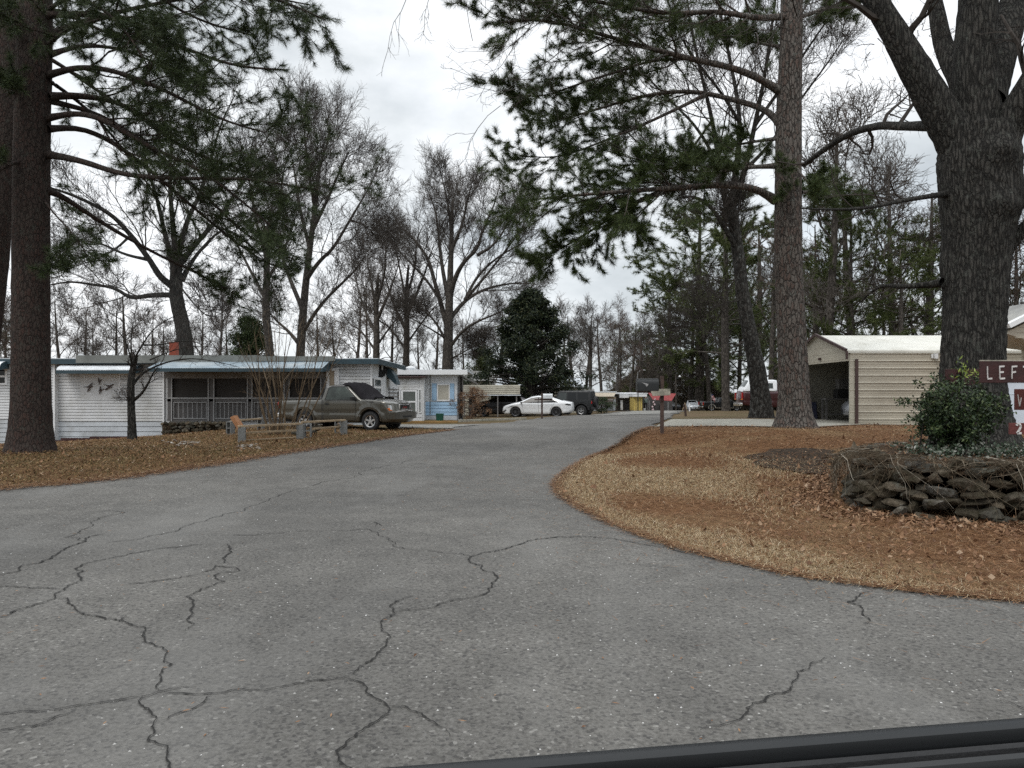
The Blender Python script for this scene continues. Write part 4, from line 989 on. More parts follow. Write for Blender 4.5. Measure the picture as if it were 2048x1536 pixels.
# brushy understory reading as one mass
def understory(name, label, poly, n, hmax, mat, seed, K=10, L=.4, w=.03):
    r = np.random.default_rng(seed); u = r.uniform(poly[0], poly[1], n); D = r.uniform(poly[2], poly[3], n)
    x = (u-1024)/F*D; z = zg(x, D)+r.random(n)**1.3*hmax*(.6+.4*np.sin(u*.02)); mb = MB()
    tufts(mb, np.stack([x, D, z], 1), np.tile((0,0,1.0), (n,1)), r, K, L, w, 1.2, -.1)
    return tag(mb.build(name, mat), label, None, None, 'stuff')
M['brush'] = island_mat('brush', [(0,(.05,.045,.035)),(.5,(.11,.092,.074)),(.8,(.13,.095,.07)),(1,(.08,.095,.045))], .9, .1)
understory('undergrowth', 'tangled brown undergrowth along the far wood', (-300,1020,95,125), 7500, 6, M['brush'], 1, 10, .9, .05)
understory('undergrowth', 'tangled brown undergrowth right of the magnolia', (1100,1600,128,165), 13000, 10, M['brush'], 2, 11, 1.1, .06)
understory('undergrowth', 'dark brushy undergrowth behind the metal garage', (1560,2300,70,120), 12000, 8, M['brush'], 3, 10, .8, .05)
# ---------------------------------------------------------------- building helpers
M['siding'] = simple('siding_white', (.62,.63,.64), .6, var=.10, scale=1.0, dirt=(.46,.46,.44))
M['siding_skirt'] = simple('siding_skirt', (.50,.53,.56), .6, var=.12, scale=1.5, dirt=(.33,.34,.34))
M['stucco'] = simple('stucco_white', (.66,.68,.70), .8, var=.10, scale=9, bmp=.4)
M['blue_panel'] = simple('blue_panel', (.33,.50,.68), .6, var=.08, scale=2)
M['roof_pale'] = simple('roof_pale', (.62,.65,.68), .5, var=.18, scale=1.4, dirt=(.42,.44,.45))
M['fascia_grey'] = simple('fascia_grey', (.17,.18,.17), .7, var=.25, scale=2)
M['teal'] = simple('teal_trim', (.024,.050,.064), .5, var=.2, scale=2)
M['awning_blue'] = simple('awning_blue', (.27,.33,.37), .5, var=.25, scale=1.2, dirt=(.42,.45,.46))
M['awning_white'] = simple('awning_white', (.72,.74,.76), .45, var=.12, scale=2.5, dirt=(.50,.52,.53))
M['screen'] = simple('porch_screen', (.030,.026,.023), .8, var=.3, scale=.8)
M['porch_frame'] = simple('porch_frame', (.32,.32,.32), .6, var=.1)
M['porch_dark'] = simple('porch_dark_frame', (.105,.10,.098), .7, var=.15)
M['beam_grey'] = simple('beam_grey', (.20,.19,.18), .8, var=.2)
M['beige_metal'] = simple('beige_metal', (.47,.43,.35), .5, var=.08, scale=.9, dirt=(.40,.36,.29))
M['cream_roof'] = simple('cream_roof', (.68,.665,.60), .55, var=.08, scale=1.5, dirt=(.54,.52,.45))
M['brown_trim'] = simple('brown_trim', (.060,.032,.028), .5, var=.15)
M['brick_orange'] = simple('brick_orange', (.22,.05,.028), .9, var=.25, scale=12)
M['red_wood'] = simple('red_wood', (.042,.011,.010), .7, var=.35, scale=7, dirt=(.025,.009,.008), bmp=.3)
M['red_wood_light'] = simple('red_wood_worn', (.11,.028,.024), .75, var=.3, scale=9, bmp=.3)
M['sign_paint'] = simple('sign_paint', (.62,.60,.58), .8, var=.2, scale=25)
M['post_wood'] = simple('post_wood', (.062,.038,.030), .8, var=.3, scale=9, bmp=.3)
M['weathered'] = simple('weathered_board', (.36,.34,.28), .85, var=.35, scale=7, dirt=(.15,.15,.12), bmp=.3)
M['timber_tan'] = simple('timber_tan', (.33,.25,.16), .85, var=.25, scale=4, bmp=.2)
M['timber_orange'] = simple('timber_orange', (.36,.17,.08), .85, var=.2, scale=5)
M['block'] = simple('cinder_block', (.20,.205,.20), .95, var=.15, scale=14, bmp=.6)
M['black'] = simple('black_plain', (.012,.012,.012), .7, var=.2)
M['mailbox_black'] = simple('mailbox_black', (.010,.011,.011), .35, var=.3)
M['bronze'] = simple('bronze_metal', (.06,.045,.04), .5, .5, var=.3, scale=8)
M['shingle'] = simple('shingle_grey', (.24,.24,.23), .9, var=.3, scale=1.0, dirt=(.36,.35,.32))
M['cream_siding'] = simple('cream_siding', (.47,.44,.36), .7, var=.12, scale=1.2, dirt=(.33,.30,.24))
M['tan_wall'] = simple('tan_wall', (.36,.29,.21), .8, var=.12)
M['yellow_wall'] = simple('yellow_wall', (.55,.42,.12), .8, var=.15, scale=2)
M['red_cloth'] = simple('red_cloth', (.27,.045,.045), .8, var=.15)
M['green_bin'] = simple('green_bin', (.012,.085,.06), .5, var=.1)
M['blind'] = simple('window_blind', (.44,.42,.36), .7, var=.08, scale=2)
M['screen_green'] = simple('window_screen', (.10,.115,.105), .6, var=.15, scale=2)
M['rock'] = None
def boards(mb, A, B, z0, z1, h=.11, out=.014, hv=None):
    """lapped boards along A->B; outward is to the right of A->B"""
    A = np.array(A, float); B = np.array(B, float); d = B-A; L = np.linalg.norm(d); d /= L; n = np.array((d[1], -d[0]))
    k = max(1, round((z1-z0)/h)); zs = np.linspace(z0, z1, k+1)
    for i in range(k):   # each board leans out over an open joint below it
        g = min(.02, (zs[1]-zs[0])*.16); a, b = zs[i]+g, zs[i+1]; lo = n*(out+.016); hi = n*(out*.3+.010); bk = -n*.035
        def p(q, o, z): return (q[0]+o[0], q[1]+o[1], z)
        mb.quad(p(A,lo,a), p(B,lo,a), p(B,hi,b), p(A,hi,b)); mb.quad(p(A,bk,a), p(B,bk,a), p(B,lo,a), p(A,lo,a))
        mb.quad(p(A,bk,zs[i]), p(B,bk,zs[i]), p(B,bk,a), p(A,bk,a)); mb.quad(p(A,hi,b), p(B,hi,b), p(B,bk,b), p(A,bk,b))
def wall_panel(mb, A, B, z0, z1, o=0.0, t=.02):
    A = np.array(A, float); B = np.array(B, float); d = norm(B-A); n = np.array((d[1], -d[0]))
    p0, p1 = A+n*o, B+n*o; q1, q0 = B+n*(o-t), A+n*(o-t)
    mb.extrude([(p0[0],p0[1],z0),(p1[0],p1[1],z0),(q1[0],q1[1],z0),(q0[0],q0[1],z0)], (0,0,z1-z0))
def window(parent, A, B, z0, z1, o=.03, glass=None, fr=.05, mid=True, fm=None, name='window'):
    """a framed window set on a wall line; frame > pane"""
    A = np.array(A, float); B = np.array(B, float); d = norm(B-A); f = MB()
    wall_panel(f, A, A+d*fr, z0, z1, o+.02, .05); wall_panel(f, B-d*fr, B, z0, z1, o+.02, .05)
    wall_panel(f, A+d*fr, B-d*fr, z0, z0+fr, o+.02, .05); wall_panel(f, A+d*fr, B-d*fr, z1-fr, z1, o+.02, .05)
    if mid: zm = (z0+z1)/2; wall_panel(f, A+d*fr, B-d*fr, zm-fr/2, zm+fr/2, o+.025, .04)
    w = f.build(name, fm or M['paint_white'], parent)
    g = MB(); wall_panel(g, A+d*fr*.9, B-d*fr*.9, z0+fr*.9, z1-fr*.9, o, .02); g.build('pane', glass or M['glass'], w)
    return w
def awning(parent, x0, x1, ytop, ybot, ztop, zbot, mat, trim, curve=.12, name='awning', yo=0.0):
    """corrugated hood over a window: x0..x1, from the wall out towards the viewer"""
    n = max(6, int((x1-x0)/.07)); mb = MB(); k = 6; rows = []
    for j in range(k+1):
        t = j/k; y = ytop+(ybot-ytop)*math.sin(t*PI/2)**(1.0); z = ztop+(zbot-ztop)*(1-math.cos(t*PI/2)) if curve else ztop+(zbot-ztop)*t
        if not curve: y = ytop+(ybot-ytop)*t
        xs = np.linspace(x0, x1, 2*n+1); zz = z+np.where(np.arange(2*n+1) % 2 == 0, .022, 0)
        rows.append(np.stack([xs, np.full(2*n+1, y), zz], 1))
    V = np.concatenate(rows); w = 2*n+1
    f = [(j*w+i, j*w+i+1, (j+1)*w+i+1, (j+1)*w+i) for j in range(k) for i in range(w-1)]
    mb.add(V, np.array(f)); a = mb.build(name, mat, parent)
    t_ = MB(); t_.box(x0-.01, x1+.01, ybot-.04, ybot-.005, zbot-.13, zbot+.005)
    for xx in (x0-.015, x1+.005):
        pts = [(xx, r_[0][1] if xx < (x0+x1)/2 else r_[-1][1], r_[0][2]-.01) for r_ in rows]
        pts += [(xx, ybot, zbot-.13), (xx, ytop, zbot-.05)]
        t_.extrude(pts, (.012,0,0))
    t_.build('awning_trim', trim, a); return a
pxX = lambda u, D: (u-1024)/F*D
pxZ = lambda v, D: H+(HV-v)/F*D

# ---------------------------------------------------------------- the long white home on the left
def home_left():
    Y = 32.0; X = lambda u: pxX(u, Y); Z = lambda v, d=Y: pxZ(v, d)
    ox = X(330); R = empty('mobile_home', (ox, Y, zg1(ox, Y))); tag(R, 'long white mobile home with blue trim, awnings and a screened porch', 'mobile home')
    R.location = (0,0,0)
    Yb = 39.4; xe = -5.86; z0 = -1.0; zt = Z(727)
    b = MB(); b.box(X(-320), xe-.02, Y+.03, Yb, z0, zt+.05); b.build('wall', M['siding'], R)
    for a, b, yo, v0, v1, h_ in ((-320,116,-.25,838,728,.112),(117.5,327,-.02,843,729,.125),(672,741,-.02,845,727,.135)):
        s = MB(); boards(s, (X(a), Y+yo), (X(b), Y+yo), Z(v0), Z(v1), h_); s.build('siding', M['siding'], R)
    for a, b, yo, v0, v1 in ((-320,116,-.235,900,838.5),(117.5,327,-.005,884,843.6),(645,741,-.005,870,845.6)):
        s = MB(); boards(s, (X(a), Y+yo), (X(b), Y+yo), Z(v0), Z(v1), .19, .012); s.build('skirting', M['siding_skirt'], R)
    for u in (116.5, 328): t = MB(); t.box(X(u)-.03, X(u)+.03, Y-.30 if u < 200 else Y-.065, Y-.001, Z(884), Z(727)); t.build('corner_trim', M['paint_white'], R)
    t = MB(); t.box(X(741)+.001, X(741)+.08, Y-.05, Y-.002, Z(860), Z(727)); t.build('corner_trim', M['paint_white'], R)
    # end wall
    e = MB(); wall_panel(e, (xe, Y), (xe, Yb), Z(858), zt+.02, 0, .02); e.build('end_wall', M['stucco'], R)
    yy = lambda u: xe*F/(u-1024)
    window(R, (xe, yy(747)), (xe, yy(761)), Z(794, 33), Z(755, 33), .03, M['glass_grey'], .09)
    m = MB(); wall_panel(m, (xe, yy(742.8)), (xe, yy(745.2)), Z(776,32.2), Z(757,32.2), .05, .03); m.build('shutter', M['porch_dark'], R)
    # script-like dark lettering on the end wall
    L = MB(); r = np.random.default_rng(5); ys = 33.6; 
    def stroke(pts, w=.05):
        for (a, b), (c, d) in zip(pts[:-1], pts[1:]): L.beam((xe+.05, ys+a, 2.0+b), (xe+.05, ys+c, 2.0+d), w, .03)
    gl = {'A':[[(0,0),(.28,.75),(.5,0)],[(.1,.3),(.45,.3)]], 'n':[[(0,.4),(0,0)],[(0,.3),(.2,.42),(.32,.3),(.32,0)]], 'd':[[(.32,.7),(.32,0),(.1,0),(0,.18),(.12,.38),(.32,.36)]],
          'e':[[(.02,.2),(.32,.24),(.2,.42),(.02,.3),(.05,.05),(.3,.05)]], 'r':[[(0,.42),(0,0)],[(0,.28),(.24,.42)]], 's':[[(.28,.4),(.05,.36),(.25,.15),(.02,0)]], 'y':[[(0,.4),(.16,.1)],[(.34,.4),(.02,-.25)]]}
    pos = 0.15
    for ch, dz in zip('Andery', (-.12,-.1,-.02,.12,.1,.08)):
        for st in gl[ch]: stroke([(pos+a*.95, b*.72+.28+dz*.8) for a, b in st], .075)
        pos += .55 if ch == 'A' else .45
    L.build('lettering', M['black'], R)
    tr = MB()
    for k in range(4): tr.box(xe+.02, xe+.05, yy(776.5), yy(795), Z(778+k*7.2, 37)-.02, Z(778+k*7.2, 37)+.02)
    for u in (777, 785, 795): tr.box(xe+.05, xe+.07, yy(u)-.03, yy(u)+.03, Z(801, 37), Z(774, 37))
    tr.build('trellis', M['beam_grey'], R)
    aw = MB(); ya, yb = 35.9, 36.9
    pr = [(0,Z(736,37)),(.18,Z(740,37)),(.36,Z(751,37)),(.50,Z(768,37))]
    for (x0, a), (x1, c) in zip(pr[:-1], pr[1:]): aw.extrude([(xe+x0,ya,a),(xe+x1,ya,c),(xe+x1,ya,c-.05),(xe+x0,ya,a-.05)], (0,yb-ya,0))
    aw.extrude([(xe,ya-.02,pr[0][1]),(xe+.18,ya-.02,pr[1][1]),(xe+.36,ya-.02,pr[2][1]),(xe+.50,ya-.02,pr[3][1]-.08),(xe+.38,ya-.02,pr[3][1]),(xe,ya-.02,pr[1][1]-.3)], (0,.02,0))
    aw.build('awning', M['teal'], R)
    # roof
    ro = MB(); ro.box(X(-320), xe+.35, Y-.42, Yb+.3, zt+.10, zt+.20); ro.build('roof', M['roof_pale'], R)
    fa = MB(); fa.box(X(-320), xe+.35, Y-.45, Y-.421, zt-.04, zt+.17); fa.box(xe+.351, xe+.38, Y-.45, Yb+.3, zt-.04, zt+.17); fa.build('fascia', M['teal'], R)
    g = MB(); g.box(X(165), X(520), Y-.50, Y-.455, zt+.0, zt+.32); g.box(X(165), X(520), Y-.455, Y+2.0, zt+.25, zt+.32)
    g.box(X(520)+.002, X(676), Y-.48, Y-.455, zt+.08, zt+.28); g.build('parapet', M['fascia_grey'], R)
    # window and hood, left section
    window(R, (X(-40), Y-.25), (X(23), Y-.25), Z(770), Z(736), .03, M['glass'], .08)
    awning(R, X(-48), X(27), Y-.3, Y-.85, Z(724), Z(735), M['awning_white'], M['teal'])
    p = MB(); wall_panel(p, (X(162), Y), (X(239), Y), Z(797), Z(747), .045, .04); p.build('plain_panel', M['siding'], R)
    window(R, (X(238.5), Y), (X(272), Y), Z(784), Z(746), .03, M['glass'], .05)
    awning(R, X(134), X(286), Y-.02, Y-.75, Z(731), Z(742), M['awning_white'], M['teal'])
    # screened porch
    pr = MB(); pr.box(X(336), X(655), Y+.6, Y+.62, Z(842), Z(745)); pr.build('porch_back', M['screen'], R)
    pr = MB(); pr.box(X(333), X(656), Y-.10, Y+.02, Z(757), Z(744)); pr.build('porch_beam', M['beam_grey'], R)
    f = MB()
    for u in (346, 419, 430, 497, 506, 570, 580, 643, 652): f.box(X(u)-.022, X(u)+.022, Y-.14, Y-.10, Z(842), Z(757))
    f.box(X(336), X(652), Y-.13, Y-.105, Z(797.5), Z(795)); f.build('porch_frame', M['porch_frame'], R)
    f = MB()
    for a, b in ((336,346),(419,430),(497,506),(570,580),(643,652)): f.box(X(a)+.02, X(b)-.02, Y-.09, Y-.03, Z(842), Z(757))
    f.box(X(336), X(652), Y-.09, Y-.04, Z(803), Z(798)); f.box(X(336), X(652), Y-.092, Y-.03, Z(842), Z(837)); f.build('porch_posts', M['porch_dark'], R)
    f = MB()
    for a, b in ((346,419),(430,497),(506,570),(580,643)):
        f.box(X(a)+.06, X(b)-.06, Y-.12, Y-.095, Z(805.5), Z(804)); f.box(X(a)+.06, X(b)-.06, Y-.12, Y-.095, Z(837.5), Z(836))
        for u in np.linspace(a+4, b-4, 8): f.box(X(u)-.011, X(u)+.011, Y-.118, Y-.098, Z(836), Z(805))
    f.build('railing', M['porch_frame'], R)
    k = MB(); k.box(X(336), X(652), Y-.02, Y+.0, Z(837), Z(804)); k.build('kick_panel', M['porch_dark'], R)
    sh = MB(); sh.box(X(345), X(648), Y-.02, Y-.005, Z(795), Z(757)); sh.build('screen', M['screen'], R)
    awning(R, X(331), X(664), Y-.2, Y-1.6, Z(721.5), Z(739.5), M['awning_blue'], M['teal'], curve=0, name='porch_roof')
    # doorway with curved plaster jamb between porch and siding
    d = MB(); d.box(X(655), X(660), Y-.2, Y-.05, Z(845), Z(741)); d.box(X(670), X(679), Y-.12, Y-.03, Z(770), Z(738)); d.box(X(655), X(679), Y-.14, Y-.03, Z(742), Z(736)); d.build('door_frame', M['paint_white'], R)
    d = MB(); d.box(X(660.2), X(669.8), Y-.1, Y-.06, Z(845), Z(742.2)); d.build('door', M['tan_wall'], R)
    lo = MB(); lo.box(X(108), X(150), Y-.62, Y-.42, Z(884), Z(879)); lo.box(X(135), X(200), Y-.50, Y-.30, Z(882), Z(875)); lo.box(X(190), X(328), Y-.42, Y-.22, Z(880), Z(872))
    lo.build('timber_edging', M['red_wood'], R)
    # brick chimney stub and vent on the roof
    c = MB(); cx = pxX(347, 34.1); c.box(cx-.15, cx+.15, Y+2, Y+2.3, zt+.2, Z(684, 34)); c.build('chimney', M['brick_orange'], R)
    c = MB(); c.lathe([(0,.14),(.12,.14),(.14,.2),(.2,.17),(.24,.02)], 10, 'z', (pxX(163, Y+1.2), Y+1.2, zt+.2)); c.build('roof_vent', M['roof_pale'], R)
    # metal birds on the plain panel
    def bird(uc, vc, s, a, label):
        mb = MB(); c0 = np.array((X(uc), Y-.085, Z(vc))); k = Y/F
        sh_ = [[(-24,3),(-8,0),(-4,-3),(2,-4),(10,0),(2,3),(-4,4),(-10,3)],[(-3,-2),(3,-2),(10,-14),(4,-11)],[(-2,2),(3,2),(-2,15),(-8,18),(-6,10)]]
        for i, q in enumerate(sh_):
            pts = [np.array(((x*math.cos(a)-y*math.sin(a))*s*k, -i*.012, -(x*math.sin(a)+y*math.cos(a))*s*k))+c0 for x, y in q]
            mb.extrude(pts, (0,.008,0))
        tag(mb.build('wall_bird', M['bronze']), label, 'wall ornament', 'metal birds on the wall')
    bird(182, 773, .62, .05, 'dark metal goose ornament at the left of the flock on the wall panel')
    bird(201, 763, .42, 2.6, 'smallest metal bird ornament, topmost of the flock on the wall panel')
    bird(221, 773, .60, .5, 'dark metal bird ornament with raised wing beside the window')
    bird(203, 781, .50, 2.9, 'pale bronze bird ornament lowest in the flock on the wall panel')
    bird(6, 777, .35, .3, 'small metal bird ornament under the window behind the pine trunk')
home_left()

# rock-edged bed under the porch
def rock_mesh(mb, c, s, r, sub=2):
    bm = bmesh.new(); bmesh.ops.create_icosphere(bm, subdivisions=sub, radius=1)
    v = np.array([q.co[:] for q in bm.verts]); f = np.array([[w.index for w in q.verts] for q in bm.faces]); bm.free()
    for _ in range(15):   # chop flat facets
        n = norm(r.normal(size=3)); d = v@n; k = r.uniform(.45, .8); v = v-np.maximum(0, d-k)[:,None]*n
    v = v*(1+.03*r.normal(size=(len(v),1))); R = np.array(Matrix.Rotation(r.uniform(0,6.28),3,'Z') @ Matrix.Rotation(r.normal()*.25,3,'X'))
    mb.add((v*s)@R.T+np.array(c), f)
def stone_mat(name, stops, moss):
    m, nt, bs = new_mat(name); g = nt.nodes.new('ShaderNodeNewGeometry'); v = coords(nt)
    c = ramp(nt, g.outputs['Random Per Island'], stops)
    c = mixc(nt, ramp(nt, noise(nt, v, 9, 8, .7), [(.42, g3(0)), (.62, g3(.85))]), c, moss)
    c = mixc(nt, 1.0, c, ramp(nt, noise(nt, v, 35, 6, .7), [(.3, g3(.45)), (.7, g3(1.25))]), 'MULTIPLY')
    c = mixc(nt, ramp(nt, noise(nt, v, 4, 6, .75), [(.60, g3(0)), (.68, g3(.7))]), c, (.22,.23,.20))
    nt.links.new(c, bs.inputs['Base Color']); bs.inputs['Roughness'].default_value = .95; bs.inputs['Specular IOR Level'].default_value = .15
    bump(nt, bs, noise(nt, v, 22, 8, .7), .9, .03); return m
M['rock'] = stone_mat('stones', [(0,(.045,.038,.029)),(.35,(.10,.080,.056)),(.6,(.095,.092,.080)),(.85,(.145,.115,.080)),(1,(.20,.20,.19))], (.050,.044,.027))
M['wall_needle'] = island_mat('wall_needle', [(0,(.06,.036,.02)),(.5,(.15,.095,.055)),(.85,(.22,.15,.095)),(1,(.34,.28,.20))], .85, .15)
M['soil'] = litter_mat('bed_soil', (.02,.014,.010), (.06,.042,.028), (.13,.08,.045), 9)
def porch_bed():
    r = np.random.default_rng(77); D = 30.6; mb = MB()
    for row in range(4):
        for u in np.arange(328, 470, 6.5):
            x = pxX(u+r.normal()*2, D); z = zg1(x, D); h = min(.95, (pxZ(843, D)-z))
            rock_mesh(mb, (x, D+r.normal()*.08, z+h*(row+.4)/4), np.array((.16,.14,.10))*r.uniform(.8,1.25), r, 1)
    o = mb.build('stone_wall', M['rock'], smooth=False); tag(o, 'low brown rock wall under the porch railing', 'wall')
    s = MB(); x0, x1 = pxX(330, 31), pxX(470, 31); s.box(x0, x1, 30.75, 31.8, -1, pxZ(846, 31)); tag(s.build('planting_bed', M['soil']), kind='structure')
porch_bed()

# ---------------------------------------------------------------- blue and white home
def home_blue():
    Y = 46.0; X = lambda u: pxX(u, Y); Z = lambda v, d=Y: pxZ(v, d); R = empty('mobile_home'); tag(R, 'small white home with pale blue lower panels and blue shutters', 'mobile home')
    zg_ = zg1(X(880), Y)-.1; zt = Z(745)
    b = MB(); b.box(X(770), X(913), Y+.02, Y+6, zg_, zt); b.build('wall', M['stucco'], R)
    f = MB(); f.box(X(849), X(914), Y-.02, Y+.018, Z(803), zt-.01); f.build('front_panel', M['stucco'], R)
    s = MB(); boards(s, (X(849), Y-.0), (X(914), Y-.0), Z(831), Z(803.5), .2, .03); s.box(X(849), X(914), Y-.01, Y+.01, Z(831), Z(803.5)); s.build('blue_siding', M['blue_panel'], R)
    s = MB(); s.box(X(849), X(914), Y-.03, Y+.01, Z(841), Z(831.2)); s.build('skirting', M['siding_skirt'], R)
    s = MB(); s.box(X(860.5)-.02, X(860.5)+.02, Y-.06, Y-.02, Z(829), zt-.06); s.build('downpipe', M['fascia_grey'], R)
    window(R, (X(874), Y-.02), (X(900), Y-.02), Z(802), Z(768), .03, M['blind'], .07, False)
    for a, c in ((864,873.5),(900.3,908.5)):
        s = MB(); s.box(X(a), X(c), Y-.07, Y-.04, Z(801), Z(767)); s.box(X(a)+.03, X(c)-.03, Y-.085, Y-.07, Z(799), Z(769)); s.build('shutter', M['blue_panel'], R)
    s = MB(); s.box(X(762), X(936), Y-.55, Y+6.4, zt+.03, zt+.16); s.build('roof', M['roof_pale'], R)
    s = MB(); s.box(X(762), X(936), Y-.58, Y-.551, zt-.14, zt+.14); s.build('fascia', M['paint_white'], R)
    s = MB(); s.lathe([(0,.2),(.1,.2),(.12,.3),(.2,.28),(.27,.05)], 12, 'z', (X(817), Y+1, zt+.16)); s.build('roof_vent', M['paint_white'], R)
    # enclosed porch at the left
    Yp = Y-.9; x_ = lambda u: pxX(u, Yp); z_ = lambda v: pxZ(v, Yp)
    s = MB(); boards(s, (x_(786), Yp), (x_(838), Yp), z_(780), z_(757), .17); boards(s, (x_(786), Yp), (x_(845), Yp), z_(842), z_(829), .2); s.box(x_(786), x_(848), Yp+.01, Y-.03, z_(842), z_(755)); s.build('porch_wall', M['siding'], R)
    window(R, (x_(803), Yp), (x_(834), Yp), z_(827), z_(780), .02, M['screen_green'], .09)
    window(R, (x_(793), Yp), (x_(800), Yp), z_(800), z_(781), .02, M['glass'], .05, False)
    window(R, (x_(837), Yp), (x_(843), Yp), z_(826), z_(778), .02, M['screen_green'], .05)
    s = MB(); s.box(x_(783), x_(852), Yp-.3, Yp+.9, z_(755), z_(752.5)); s.box(x_(786), x_(846), Yp-.25, Yp-.1, z_(757), z_(755)); s.build('porch_roof', M['brown_trim'], R)
    # carport frame at the right
    s = MB()
    for u in (918, 924): s.box(X(u)-.04, X(u)+.04, Y+.5, Y+.58, Z(840), Z(750))
    s.beam((X(915), Y, Z(748)), (X(952), Y+2, Z(768, 48)), .05, .08); s.box(X(915), X(924), Y+.6, Y+3, Z(800), Z(797)); s.build('side_frame', M['beam_grey'], R)
    s = MB(); s.box(X(915), X(923.5), Y+.62, Y+.7, Z(838), Z(752)); s.build('side_panel', M['screen'], R)
home_blue()
o = MB(); D = 43.2; zz = zg1(pxX(850, D), D); o.box(pxX(780, D), pxX(915, D), D, D+.3, zz-.1, pxZ(842, D)); tag(o.build('timber_kerb', simple('kerb_timber', (.27,.16,.055), .85, var=.25), bevel=.02), 'long yellowish-brown timber kerb in front of the blue and white home', 'kerb')
o = MB(); D = 44.0; x = pxX(879.5, D); z = zg1(x, D)
o.lathe([(0,0),(0,.20),(.05,.205),(.42,.225),(.46,.24),(.49,.24),(.49,.22),(.42,.20),(.1,.18)], 18, 'z', (x, D, z)); tag(o.build('trash_bin', M['green_bin'], smooth=True, sharp=40), 'dark green round bin in front of the blue siding', 'bin')
# low timber border running to the right past the bush
for i, (u0, u1, D0, D1, lab) in enumerate([(918, 1005, 44, 47, 'weathered log edging the grass in front of the brown bush'), (1006, 1052, 47.2, 48.5, 'pale weathered plank edging the grass under the white sedan')]):
    mb = MB(); a = (pxX(u0, D0), D0, zg1(pxX(u0, D0), D0)+.06); b = (pxX(u1, D1), D1, zg1(pxX(u1, D1), D1)+.06); mb.beam(a, b, .14, .14); tag(mb.build('edging_log', M['weathered'], bevel=.02), lab, 'log')

# ---------------------------------------------------------------- further homes
def gable_home(name, label, u0, u1, Y, vt, vb, ve, wallm, roofm, dep=5, ridge_x=True, wins=(), boards_=True):
    X = lambda u: pxX(u, Y); Z = lambda v: pxZ(v, Y); R = empty(name); tag(R, label, 'mobile home')
    zb = min(Z(vb), zg1(X((u0+u1)/2), Y))-.1
    s = MB(); s.box(X(u0), X(u1), Y+.02, Y+dep, zb, Z(ve)); 
    if boards_: boards(s, (X(u0), Y), (X(u1), Y), zb+.1, Z(ve), .2, .02)
    s.build('wall', wallm, R)
    rf = MB(); ym = Y+dep/2; o = .3
    rf.extrude([(X(u0)-o, Y-o, Z(ve)+.02), (X(u0)-o, ym, pxZ(vt, ym)), (X(u0)-o, Y+dep+o, Z(ve)+.02), (X(u0)-o, Y+dep+o, Z(ve)+.12), (X(u0)-o, ym, pxZ(vt, ym)+.1), (X(u0)-o, Y-o, Z(ve)+.12)], (X(u1)-X(u0)+2*o,0,0))
    rf.extrude([(X(u0)+.01, Y+.02, Z(ve)), (X(u0)+.01, ym, pxZ(vt, ym)), (X(u0)+.01, Y+dep, Z(ve))], (X(u1)-X(u0)-.02,0,0)); rf.build('roof', roofm, R)
    for a, b, v0, v1 in wins: window(R, (X(a), Y-.02), (X(b), Y-.02), Z(v1), Z(v0), .03, M['glass_grey'], .06)
    return R
gable_home('mobile_home', 'grey-roofed cream home with a metal carport, right of the blue shuttered home', 926, 978, 66, 744, 830, 764, M['cream_siding'], M['shingle'], 6)
R = gable_home('mobile_home', 'beige home mostly hidden behind the magnolia and the off-roader', 1000, 1160, 72, 758, 824, 775, M['cream_siding'], M['roof_pale'], 6, wins=((1092,1100,780,802),))
# open metal carport over the black car
R = empty('carport'); tag(R, 'weathered cream metal carport roof over the black car', 'carport')
Y = 56.0; X = lambda u, d=Y: pxX(u, d); Z = lambda v, d=Y: pxZ(v, d)
s = MB(); boards(s, (X(927), Y), (X(1040), Y), Z(789), Z(770), .13, .03); s.box(X(927), X(1040), Y+.01, Y+.03, Z(789), Z(770)); s.build('fascia', M['cream_siding'], R)
s = MB(); s.box(X(925), X(1042), Y-.05, Y+5.5, Z(789)-.08, Z(789)-.02); s.build('roof', M['roof_pale'], R)
for u, d in ((929,Y+.1),(995.5,Y+.1),(1033,Y+.1),(940,Y+5.2),(1035,Y+5.2)):
    s = MB(); s.box(pxX(u, d)-.04, pxX(u, d)+.04, d-.04, d+.04, zg1(pxX(u, d), d)-.1, Z(789)-.08); s.build('post', M['beam_grey'], R)
s = MB(); s.box(X(929), X(946), Y+5.6, Y+5.7, zg1(X(935), Y+5), Z(790)); s.build('back_panel', M['brown_trim'], R)
# roof-top camper shape, tan home, awninged home, yellow shed, red canopy
def far_box(name, label, cat, u0, u1, D, v0, v1, dep, parts):
    R = empty(name); tag(R, label, cat)
    for nm, mat, a, b, c, d, o0, o1 in parts:
        s = MB(); s.box(pxX(a, D), pxX(b, D), D+o0, D+o1, pxZ(d, D), pxZ(c, D)); s.build(nm, mat, R, bevel=.03)
    return R
R = far_box('camper_shell', 'small white rounded camper behind the black off-roader', 'camper', 0, 0, 76, 0, 0, 0, [('body', M['paint_white'], 1156, 1189, 777, 818, 0, 3)])
s = MB(); s.extrude([(pxX(1180,76)+.1*q, 76-.03, 0) for q in ()] or [(pxX(1154,76),75.7,pxZ(777,76)),(pxX(1184,76),75.7,pxZ(777,76)),(pxX(1184,76),75.7,pxZ(773,76)),(pxX(1158,76),75.7,pxZ(774,76))], (0,3.4,0)); s.build('roof', M['fascia_grey'], R)
